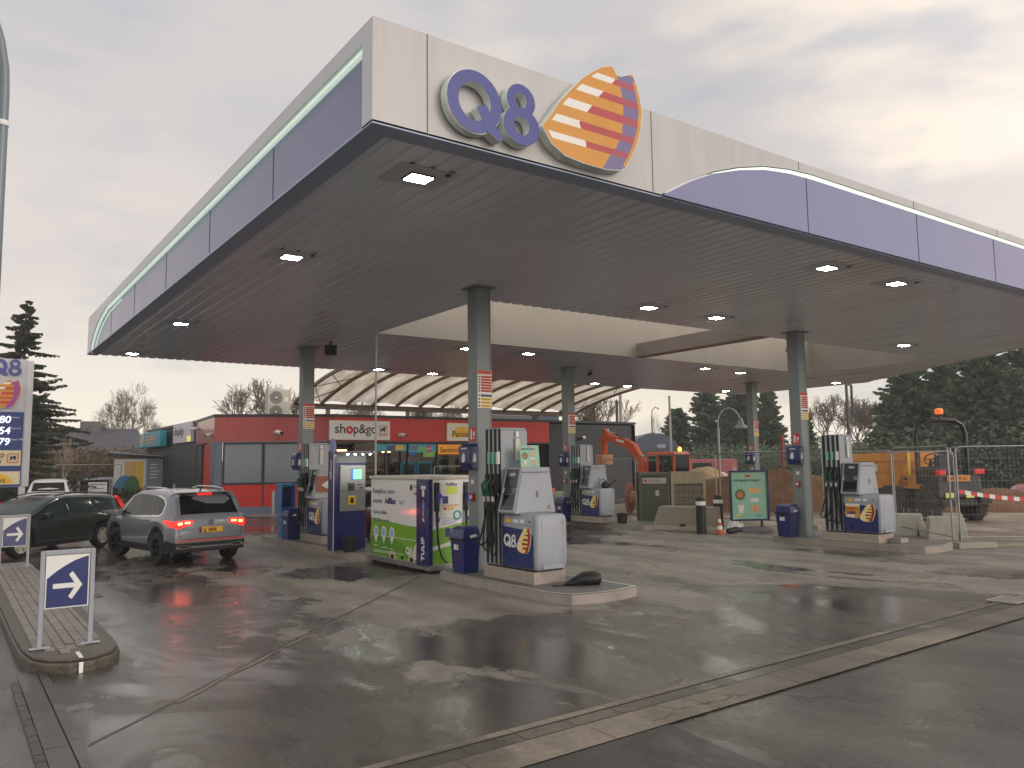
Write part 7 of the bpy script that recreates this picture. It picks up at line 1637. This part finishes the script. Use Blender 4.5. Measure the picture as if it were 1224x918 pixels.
# far steel props behind the site
for i, (x, y, lx_) in enumerate(((30.6, 22.2, 0), (31.0, 21.6, .5))):
    b = MB(); b.cyl((0, 0, 0), (-lx_, 0, 3.2 - .9 * i), .07, n=8); o = b.build('red_prop', mat('prop_red', (150, 52, 36), .5, dirt=.2)); o.location = (x, y, 0); tag(o, ['upright red steel prop behind the poster stand', 'leaning red steel prop behind the poster stand'][i], 'prop')
t = thing('blue_roof_shed', 'grey blue pitched roof peeking above the excavator boom', 'shed', (49.5, 49.5, 0), R(-35))
b = MB(); b.box(-2.1, 2.1, -3, 3, 0, 3.0); b.build('walls', mat('shed_wall', (120, 114, 106), .7), t); b = MB(frame((0, -3.2, 0))); b.prism([(-2.4, 2.9), (2.4, 2.9), (1.5, 3.9), (.6, 4.4), (-.6, 4.4), (-1.5, 3.9)], -6.4, 0); b.build('roof', mat('slate_blue', (78, 88, 104), .5, var=.1), t); b = MB(frame((0, -3.22, 0))); b.box(.2, .9, 3.2, 3.5, 0, .02); b.build('skylight', mat('cap_pale', (150, 160, 170), .3), t)
# street lamps
def bell_lamp(loc, rz, label, h=4.6):
    t = thing('street_lamp', label, 'street lamp', loc, rz)
    b = MB(); pts = [(0, 0, 0), (0, 0, h - 1.2)] + [(.55 - .55 * math.cos(a), 0, h - .75 + .75 * math.sin(a)) for a in [PI * i / 12 * .9 for i in range(13)]]; b.tube(pts, [.07, .05] + [.035] * 13, 8); b.cyl((0, 0, 2.2), (0, 0, h - 1), .065, n=8); b.build('pole', mat('lamp_silver', (150, 156, 160), .4, metal=.4), t, smooth=50)
    x = pts[-1][0]; z = pts[-1][2]; b = MB(); b.lathe([(.05, .05), (.09, -.05), (.14, -.25), (.34, -.42), (.34, -.45), (.02, -.40)], 18, (x + .05, 0, z)); b.build('lamp_bell', mat('lamp_bell', (120, 128, 136), .35, metal=.3), t, smooth=40); return t
bell_lamp((30.6, 25.8, 0), R(-35), 'curved silver street lamp with bell head before the dark conifers')
t = thing('light_pole', 'tall dark pole with small bracket, right of the right front column', 'pole', (38.3, 23.7, 0))
b = MB(); b.cyl((0, 0, 0), (0, 0, 6.2), .10, .07, 10); b.box(.0, .5, -.04, .04, 5.9, 5.98).box(.42, .5, -.05, .05, 4.4, 5.9); b.build('pole', mat('pole_dark', (70, 76, 80), .5), t, smooth=40)
t = thing('light_pole', 'pale mast with dark cap above the charcoal end wall', 'pole', (37.6, 40.1, 0)); b = MB(); b.cyl((0, 0, 0), (0, 0, 7.6), .13, .10, 10); b.build('pole', mat('pole_pale', (150, 146, 142), .5), t, smooth=40); b = MB(); b.cyl((-.35, 0, 3.6), (-.35, 0, 6.1), .10, n=8); b.cyl((-.35, 0, 6.1), (-.35, 0, 6.3), .2, .05, 8); b.build('side_pipe', DGREY, t)
t = thing('light_pole', 'thin far lamp post over the blue grey roof', 'pole', (53.6, 53.0, 0)); b = MB(); b.cyl((0, 0, 0), (0, 0, 6.3), .09, .06, 8); b.tube([(0, 0, 6.3), (.1, 0, 6.9), (.5, 0, 7.2), (1.0, 0, 7.0)], .05, 6); b.build('pole', mat('pole_pale', (150, 146, 142), .5), t)
b = MB(); b.cyl((0, 0, 0), (0, 0, 6.8), .11, .08, 8); o = b.build('utility_pole', mat('pole_pale', (150, 146, 142), .5)); o.location = (42.5, 40.2, 0); tag(o, 'pale utility pole among the conifers left of the bell lamp', 'pole')
# low wall strip / crowd barrier rows in the distance
t = thing('pedestrian_barrier', 'grey crowd control barrier behind the poster stand', 'barrier', (30.5, 19.6, 0), R(-52)); b = MB(); b.tube([(0, 0, .1), (0, 0, 2.05), (.1, 0, 2.15), (4.0, 0, 2.15), (4.1, 0, 2.05), (4.1, 0, .1)], .05, 8)
for i in range(1, 12): b.cyl((.34 * i, 0, .3), (.34 * i, 0, 2.1), .015, n=5)
b.build('frame', STEEL, t, smooth=40)
# ------------------------------------------------------------------ vegetation
def leafmat(name, c, var=.35, trans=.25):
    if name in MATS: return MATS[name]
    mt = bpy.data.materials.new(name); mt.use_nodes = True; nt = mt.node_tree; n = nt.nodes; l = nt.links; b = n['Principled BSDF']
    t = n.new('ShaderNodeTexCoord'); z = n.new('ShaderNodeTexNoise'); z.inputs['Scale'].default_value = .9; z.inputs['Detail'].default_value = 5; l.new(t.outputs['Object'], z.inputs[0])
    r = n.new('ShaderNodeMapRange'); r.inputs[1].default_value = .3; r.inputs[2].default_value = .7; r.inputs[3].default_value = 1 - var; r.inputs[4].default_value = 1 + var; l.new(z.outputs['Fac'], r.inputs[0])
    m_ = n.new('ShaderNodeMix'); m_.data_type = 'RGBA'; m_.blend_type = 'MULTIPLY'; m_.inputs[0].default_value = 1; m_.inputs[6].default_value = (*lin(c), 1); l.new(r.outputs[0], m_.inputs[7]); l.new(m_.outputs[2], b.inputs['Base Color'])
    b.inputs['Roughness'].default_value = .75; b.inputs['Specular IOR Level'].default_value = .2
    MATS[name] = mt; return mt
BARK = mat('bark', (92, 78, 66), .9, var=.3, scale=6)
TWIG = mat('twig_brown', (112, 100, 90), .9, var=.25, scale=2)
NEED = leafmat('spruce_needles', (80, 88, 68)); NEED2 = leafmat('dark_conifer_needles', (112, 130, 104)); NEED3 = leafmat('grey_green_needles', (84, 98, 80))
def conifer_mesh(b, t_, H_, R_, seed, levels=34, per=5, dens=16, droop=.25, base=.12, sparse=0.0, leaf=.16, power=.8, ragged=.35):
    rnd = random.Random(seed); t_.cyl((0, 0, 0), (0, 0, H_ * .96), H_ * .016, H_ * .003, 8)
    for i in range(levels):
        f = base + (1 - base) * (i + rnd.uniform(-.3, .3)) / levels
        z = H_ * f; rad = R_ * max(.03, (1 - f)) ** power
        for k in range(per):
            if rnd.random() < sparse: continue
            a = rnd.uniform(0, 2 * PI); ln = rad * rnd.uniform(1 - ragged, 1.08)
            dr = droop * rnd.uniform(.5, 1.4); pts = []
            for s in range(5):
                q = s / 4; pts.append(Vector((math.cos(a) * ln * q, math.sin(a) * ln * q, z + ln * (.10 * q - dr * q * q + .16 * q ** 3))))
            t_.tube(pts, [.035 * H_ / 10 * (1 - .8 * s / 4) for s in range(5)], 3)
            nl = max(3, int(dens * (.3 + ln / R_)))
            for m_ in range(nl):
                q = rnd.uniform(.12, 1.02); j = min(3, int(q * 4)); p = pts[j].lerp(pts[j + 1], min(1.0, q * 4 - j))
                w_ = leaf * rnd.uniform(.6, 1.5) * (1.15 - .5 * q) * 1.6; side = rnd.choice((-1, 1)); off = rnd.uniform(.0, 1.0) * ln * .22 * (1.1 - q)
                px, py = -math.sin(a) * side, math.cos(a) * side
                c = p + Vector((px * off, py * off, -abs(off) * .25 + rnd.uniform(-.05, .02)))
                d1 = Vector((math.cos(a) * .7 + px * .7, math.sin(a) * .7 + py * .7, rnd.uniform(-.5, .1))).normalized() * w_ * 1.3
                d2 = Vector((-d1.y, d1.x, rnd.uniform(-.6, .6) * w_)).normalized() * w_ * .35
                dn = Vector((0, 0, -w_ * rnd.uniform(.25, .8)))
                b.add([c - d2, c + d1, c + d2], [(0, 1, 2)]); b.add([c, c + d1 * .9, c + d1 * .35 + dn], [(0, 1, 2)])
def tree_thing(name, label, cat, loc, fn, crown_mat, bark=BARK, group=None, rz=0, kind='conifer'):
    t = thing(name, label, cat, loc, rz, group); cb, tb = MB(), MB(); fn(cb, tb)
    tb.build('trunk', bark, t)
    if cb.v: cb.build('crown', crown_mat, t)
    return t
def far_conifer(label, loc, fn, seed, nd):
    return tree_thing('conifer_tree', label, 'tree', loc, fn, nd, group='dark conifers beyond the building site')
# the tall thin spruce on the left
tree_thing('spruce_tree', 'tall ragged spruce with drooping branches behind the price totem', 'tree', (2.7, 42.0, 0),
    lambda c, t_: conifer_mesh(c, t_, 9.75, 3.9, 5, levels=105, per=2, dens=230, droop=.30, base=.05, sparse=.10, leaf=.085, power=.80, ragged=.62), NEED)
tree_thing('spruce_tree', 'lower dark spruce at the left edge beside the taller one', 'tree', (.2, 43.5, 0),
    lambda c, t_: conifer_mesh(c, t_, 6.6, 2.2, 8, levels=60, per=2, dens=70, droop=.3, base=.06, sparse=.15, leaf=.15, power=.6, ragged=.5), NEED)
# bare trees
def bare(tb, H_, R_, seed, depth=6, split=3, up=.55, th=.02, minr=.006, first=.28):
    rnd = random.Random(seed)
    def grow(p, d, ln, r, lv):
        n_ = 3 if lv > 1 else 2; pts = [p]; dd = d.copy()
        for i in range(n_):
            dd = (dd + Vector((rnd.uniform(-.22, .22), rnd.uniform(-.22, .22), rnd.uniform(-.05, .22) * up))).normalized(); pts.append(pts[-1] + dd * ln / n_)
        tb.tube(pts, [max(minr, r * (1 - .38 * i / n_)) for i in range(n_ + 1)], 5 if lv > 3 else 3)
        if lv == 0: return
        k = split + (1 if rnd.random() < .5 else 0)
        for i in range(k):
            a = rnd.uniform(0, 2 * PI); sp_ = rnd.uniform(.35, .85); perp = dd.orthogonal().normalized(); perp = Quaternion(dd, a) @ perp
            nd = (dd * math.cos(sp_) + perp * math.sin(sp_)); nd.z += up * .25; nd.normalize()
            j = rnd.choice([n_, n_, n_ - 1]); grow(pts[j], nd, ln * rnd.uniform(.62, .82), r * .58, lv - 1)
    tr = H_ * first
    grow(Vector((0, 0, 0)), Vector((0, 0, 1)), tr, H_ * th, depth)
def scaled(fn, H_, W_):
    """grow, then fit to height and width"""
    def f(c, tb):
        fn(c, tb); zs = [v[2] for v in tb.v]; rs = max(math.hypot(v[0], v[1]) for v in tb.v); k = H_ / max(zs); kw = W_ / rs
        tb.v = [(x * kw, y * kw, z * k) for x, y, z in tb.v]
    return f
tree_thing('bare_tree', 'wide leafless tree left of the shop, beyond the side wall', 'tree', (12.5, 68.9, 0), scaled(lambda c, t_: bare(t_, 9, 3, 3, depth=6, split=3, minr=.011, th=.016), 9.2, 4.0), TWIG, bark=TWIG)
tree_thing('bare_tree', 'lower leafless tree left of the wide one, behind the slate roofs', 'tree', (10.4, 69.9, 0), scaled(lambda c, t_: bare(t_, 7, 3, 13, depth=5, split=3, minr=.011, th=.014), 6.6, 2.6), TWIG, bark=TWIG)
tree_thing('bare_tree', 'leafless shrub tree with pale stems under the tall spruce', 'tree', (4.4, 41.0, 0), scaled(lambda c, t_: bare(t_, 4, 2, 23, depth=5, split=2, minr=.008, th=.014, up=1.2), 3.6, 1.1), TWIG, bark=mat('pale_twig', (150, 136, 116), .8))
def ramp_bare(label, x, y, H_, W_, seed, dp=6, mr=.011): return tree_thing('bare_tree', label, 'tree', (x, y, 0), scaled(lambda c, t_: bare(t_, H_, W_, seed, depth=dp, split=3, minr=mr, th=.016), H_, W_), TWIG, bark=TWIG)
bt = ramp_bare('leafless tree showing right of the arched cover', 40.0, 44.8, 7.6, 4.2, 31)
def dupb(x, y, s, rz, label): return dup(bt, (x, y, 0), rz, label, scale=(s, s, s))
dupb(66.5, 43.8, 1.08, 1.0, 'round headed leafless tree right of the right front column')
dupb(60.8, 37.4, .95, 2.2, 'leafless tree at the left foot of the dark wood')
dupb(62.5, 34.8, .90, 4.0, 'leafless tree merging into the left side of the dark wood')
dupb(30.9, 51.4, .86, .5, 'leafless tree seen through the gap under the arched cover, right part')
dupb(23.0, 52.0, .90, 3.1, 'leafless tree seen through the gap under the arched cover, left part')
dupb(16.8, 49.0, 1.0, 5.0, 'leafless tree right of the twin fan air conditioner')
dupb(45.0, 50.5, .84, 5.6, 'reddish leafless tree above the right end of the charcoal wall')
for i, (x, y, h_, w_) in enumerate(((61.5, 64.5, 8.8, .8), (64.3, 63.0, 7.6, .7), (59.8, 66.2, 6.8, .7))):
    tree_thing('bare_poplar', ['tallest thin leafless poplar over the excavator cab', 'thin leafless poplar just right of the tallest', 'short thin leafless poplar left of the tallest'][i], 'tree', (x, y, 0), scaled(lambda c, t_: bare(t_, h_, w_, 40 + i, depth=4, split=3, minr=.015, th=.01, up=2.0, first=.55), h_, w_), TWIG, bark=TWIG)
# dark conifers
mk = lambda s, H_, R_, dens=110, lv=160, per=2, pw=.55, lf=.16, rag=.55, dr=.12: (lambda c, t_: conifer_mesh(c, t_, H_, R_, s, levels=lv, per=per, dens=dens, droop=dr, base=.04, sparse=.05, leaf=lf, power=pw, ragged=rag))
A1 = far_conifer('dark spreading conifer left of the farthest column', (53.4, 46.0, 0), mk(51, 8.6, 3.2, pw=.46), 51, NEED2)
A2 = far_conifer('dark pointed conifer between the farthest and the right front column', (56.1, 41.9, 0), mk(52, 8.3, 1.9, pw=.5), 52, NEED2)
A3 = far_conifer('big dark conifer forming the left front of the wood at the right', (53.6, 28.6, 0), mk(53, 8.8, 3.6, pw=.40, dens=150), 53, NEED2)
def dupc(src, x, y, s, rz, label, sz=None): return dup(src, (x, y, 0), rz, label, scale=(s, s, sz or s))
dupc(A1, 51.8, 48.2, .78, 1.4, 'lower dark conifer at the left of the group by the bell lamp')
dupc(A1, 56.2, 45.0, 1.08, 3.2, 'tallest dark conifer of the group behind the farthest column')
dupc(A2, 57.6, 57.0, .60, 2.0, 'small conifer right of the blue grey roof')
dupc(A2, 53.4, 58.4, .50, .4, 'small conifer left of the blue grey roof')
dupc(A2, 61.5, 56.0, .52, 1.1, 'small far conifer between roof and spreading conifer')
dupc(A2, 54.4, 44.4, .8, 4.4, 'narrow conifer in the group behind the bell lamp')
dupc(A2, 60.6, 41.6, .78, 2.8, 'smaller conifer just right of the pointed one')
wood = [(54.6, 26.6, 1.02), (55.4, 24.4, 1.08), (56.2, 22.0, 1.06), (57.0, 19.4, 1.1), (58.0, 16.6, 1.12), (56.4, 30.2, .90), (58.6, 26.0, 1.10), (59.6, 22.6, 1.16), (60.4, 18.2, 1.18), (51.8, 24.4, .80), (52.6, 21.4, .86), (53.8, 18.0, .85), (52.0, 28.8, .70), (54.8, 14.6, 1.0)]
for i, (x, y, s) in enumerate(wood):
    dupc((A3, A1)[i % 3 == 1], x, y, s, i * 1.3, 'dark conifer standing in the dense wood behind the dumper', None)['group'] = 'conifers of the dense wood at the right'
# hedges, bank, brush on the left (nobody could count the stems)
def brush(name, label, x0, x1, y0, y1, h0, h1, n_, mt, seed, tall=.5, hfun=None):
    rnd = random.Random(seed); b = MB()
    for i in range(n_):
        x, y = rnd.uniform(x0, x1), rnd.uniform(y0, y1); g = (y - y0) / (y1 - y0); zb_ = h0 + (h1 - h0) * g; h = rnd.uniform(.5, 1.2) * tall
        if hfun: h *= hfun(x)
        a = rnd.uniform(0, PI); w_ = rnd.uniform(.02, .07); dx, dy = math.cos(a) * w_, math.sin(a) * w_; lx_, ly_ = rnd.uniform(-.35, .35) * h, rnd.uniform(-.35, .35) * h
        b.add([(x - dx, y - dy, zb_), (x + dx, y + dy, zb_), (x + lx_, y + ly_, zb_ + h)], [(0, 1, 2)])
        if i % 2 == 0:
            z = zb_ + rnd.uniform(0, h); c = rnd.uniform(.05, .14); b.add([(x + lx_ * .5 - c, y, z), (x + lx_ * .5 + c, y + c, z + c * .5), (x + lx_ * .5, y - c, z + c * 1.4)], [(0, 1, 2)])
    o = b.build(name, mt); return tag(o, label, 'undergrowth', kind='stuff')
BRB = leafmat('brush_brown', (118, 102, 82), .4); BRG = leafmat('brush_olive', (84, 84, 60), .4); HEDG = leafmat('hedge_dark', (48, 52, 40), .4); GRS = leafmat('dry_grass', (132, 124, 84), .35)
b = MB(); b.add([(-30, 44.5, 0), (9.2, 44.5, 0), (9.2, 60, 2.6), (-30, 60, 2.6), (-30, 90, 2.9), (9.2, 90, 2.9), (9.2, 44.5, -.4), (-30, 44.5, -.4)], [(0, 1, 2, 3), (3, 2, 5, 4), (6, 1, 0, 7)])
b.add([(9.2, 53, .2), (40, 53, .1), (40, 90, 2.6), (9.2, 90, 2.9)], [(0, 1, 2, 3)])
tag(b.build('bank', mat('bank_earth', (92, 82, 58), .95, var=.35, scale=.6, bump=.8, bscale=3, dirt=.3)), kind='structure')
brush('brush', 'brown leafless brushwood covering the bank on the left', -14, 13.5, 52.5, 62, 1.2, 2.7, 16000, BRB, 3, .85)
brush('undergrowth', 'olive undergrowth at the foot of the bank on the left', -14, 9.2, 45.5, 54, .1, 1.6, 9000, BRG, 5, .55)
brush('dry_grass', 'yellowish dry grass below the brown bank', -14, 9.0, 42.0, 46.5, 0, .3, 5000, GRS, 6, .3)
def hedge(label, x0, x1, y0, y1, h, n_, mt, seed):
    rnd = random.Random(seed); t = thing('hedge', label, 'hedge', ((x0 + x1) / 2, (y0 + y1) / 2, 0)); b = MB(); hx, hy = (x1 - x0) / 2, (y1 - y0) / 2
    for i in range(n_):
        x, y, z = rnd.uniform(-hx, hx), rnd.uniform(-hy, hy), rnd.uniform(.02, 1) ** .7 * h * (1 + .08 * math.sin(i)); s = rnd.uniform(.05, .13)
        d = Vector((rnd.uniform(-1, 1), rnd.uniform(-1, 1), rnd.uniform(-1, 1))).normalized() * s; e = d.orthogonal().normalized() * s * .6
        c = Vector((x, y, z)); b.add([c - e, c + d, c + e, c - d], [(0, 1, 2, 3)])
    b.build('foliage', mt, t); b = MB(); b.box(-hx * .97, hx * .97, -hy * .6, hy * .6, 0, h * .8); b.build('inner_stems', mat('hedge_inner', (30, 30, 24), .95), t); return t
hedge('dark clipped hedge left of the information cabinet', 3.7, 7.4, 48.5, 50.2, 1.55, 14000, HEDG, 4)
hedge('dark low hedge behind the price totem, left', -6, 3.2, 47.5, 49.0, 1.1, 14000, HEDG, 7)
# houses beyond the bank
t = thing('slate_house', 'house with wide slate roof and chimney block beyond the bank', 'house', (8.2, 66.0, 2.0))
SL = mat('slate_roof', (78, 78, 86), .7, var=.15, scale=3)
b = MB(); b.box(-3.0, 4.0, 0, 6, -1.5, 1.6); b.build('walls', mat('house_wall', (110, 104, 98), .8), t)
b = MB(); b.add([(-3.4, -.5, 1.2), (4.4, -.5, 1.2), (4.2, 3.2, 3.2), (-3.1, 3.2, 3.2), (4.4, 6.5, 1.2), (-3.4, 6.5, 1.2)], [(0, 1, 2, 3), (3, 2, 4, 5), (1, 4, 2), (0, 3, 5)]); b.build('roof', SL, t)
b = MB(); b.box(.2, 1.5, 2.6, 3.6, 2.6, 3.7); b.build('chimney', mat('chimney_grey', (96, 94, 98), .8), t)
t = thing('slate_house', 'second slate roofed house half hidden behind the spruce', 'house', (3.2, 68.0, 1.6))
b = MB(); b.box(-4.0, 3.0, 0, 6, -1.5, 1.4); b.build('walls', mat('house_wall', (110, 104, 98), .8), t)
b = MB(); b.add([(-4.4, -.5, 1.2), (3.4, -.5, 1.2), (1.6, 3.2, 3.4), (-3.1, 3.2, 3.4), (3.4, 6.5, 1.2), (-4.4, 6.5, 1.2)], [(0, 1, 2, 3), (3, 2, 4, 5), (1, 4, 2), (0, 3, 5)]); b.build('roof', SL, t)
b = MB(); b.box(-1, 6.5, -1.5, -1.3, -.5, .35); b.build('garden_wall', mat('house_wall', (110, 104, 98), .8), t)
# long low building far right behind trees, distant treeline
def treeline(name, label, pts, h, n_, seed, mt, k_sz=1.0):
    rnd = random.Random(seed); b = MB()
    for i in range(n_):
        s = rnd.random() * (len(pts) - 1); k = int(s); f = s - k; x = lerp(pts[k][0], pts[k + 1][0], f) + rnd.uniform(-3, 3); y = lerp(pts[k][1], pts[k + 1][1], f) + rnd.uniform(-3, 3)
        top_ = h * (.62 + .38 * abs(math.sin(s * 9.1)) * abs(math.cos(s * 4.3 + 1))); z = top_ * rnd.random() ** .75; sz = rnd.uniform(.10, .30) * k_sz
        d = Vector((rnd.uniform(-1, 1), rnd.uniform(-1, 1), rnd.uniform(-.6, 1))).normalized() * sz; e = d.orthogonal().normalized() * sz * .45; c = Vector((x, y, z)); b.add([c - e, c + d, c + e], [(0, 1, 2)])
    o = b.build(name, mt); return tag(o, label, 'treeline', kind='stuff')
treeline('far_trees', 'far grey brown treeline closing the view behind the building site', [(30, 95), (60, 85), (85, 62), (98, 40), (105, 15), (108, -10)], 6.5, 40000, 3, leafmat('far_brown', (110, 102, 92), .35), 1.5)
treeline('wood_undergrowth', 'dark undergrowth at the foot of the wood at the right', [(51, 30), (52.5, 24), (53.5, 18), (54, 12), (56, 4)], 4.2, 42000, 5, leafmat('under_dark', (92, 104, 84), .35))
treeline('far_trees', 'dark low shrubs behind the soil heap', [(45, 52), (50, 46), (53, 40), (56, 33)], 3.4, 30000, 8, leafmat('under_dark', (92, 104, 84), .35))
# left site fence and cage
for i, (p, q, lb) in enumerate((((-2.5, 45.0), (.9, 45.0), 'mesh fence panel left of the totem post, before the bank'), ((.95, 45.0), (4.35, 45.1), 'mesh fence panel right of the totem post, before the bank'), ((4.4, 45.1), (7.6, 46.2), 'mesh fence panel ending at the information cabinet'))):
    mesh_panel(lb, p, q, 0, 2.25)
t = thing('gas_cage', 'small grey cage with white notice behind the white pickup', 'cage', (5.35, 44.0, 0))
b = MB(); 
for x in (0, 1.45):
    for y in (0, .7): b.box(x, x + .06, y, y + .06, 0, 1.5)
b.box(0, 1.51, 0, .76, 1.5, 1.62).box(0, 1.51, 0, .05, .7, .75); b.build('frame', LGREY, t)
b = MB(frame((0, -.01, 0))); b.box(.42, 1.25, .85, 1.38, 0, .02); b.build('notice', WHITE, t)
b = MB(frame((0, -.03, 0))); b.box(.48, 1.2, 1.26, 1.30, 0, .005).box(.5, 1.1, 1.05, 1.08, 0, .005); b.build('notice_lines', mat('symbol_dark', (90, 40, 40), .5), t)
b = MB(); b.box(.1, 1.4, .1, .6, .05, .8); b.build('gas_bottles', mat('bottle_green', (60, 110, 70), .5), t, bevel=.05)
b = MB(frame((0, -.01, 0))); b.box(.3, 1.3, .68, .80, 0, .02); b.build('red_band', REDS, t)

# ------------------------------------------------------------------ damp air: far trees fade a little
b = MB(); b.box(-45, 118, -12, 112, -1.3, 12.2)
hz = b.build('haze', bpy.data.materials.new('damp_air')); tag(hz, kind='stuff')
hm = hz.data.materials[0]; hm.use_nodes = True; hn = hm.node_tree.nodes; hl = hm.node_tree.links; hn.clear()
ho = hn.new('ShaderNodeOutputMaterial'); hv = hn.new('ShaderNodeVolumePrincipled'); hv.inputs['Color'].default_value = (.93, .94, .96, 1); hv.inputs['Density'].default_value = .0014; hv.inputs['Anisotropy'].default_value = .2
hl.new(hv.outputs[0], ho.inputs['Volume'])
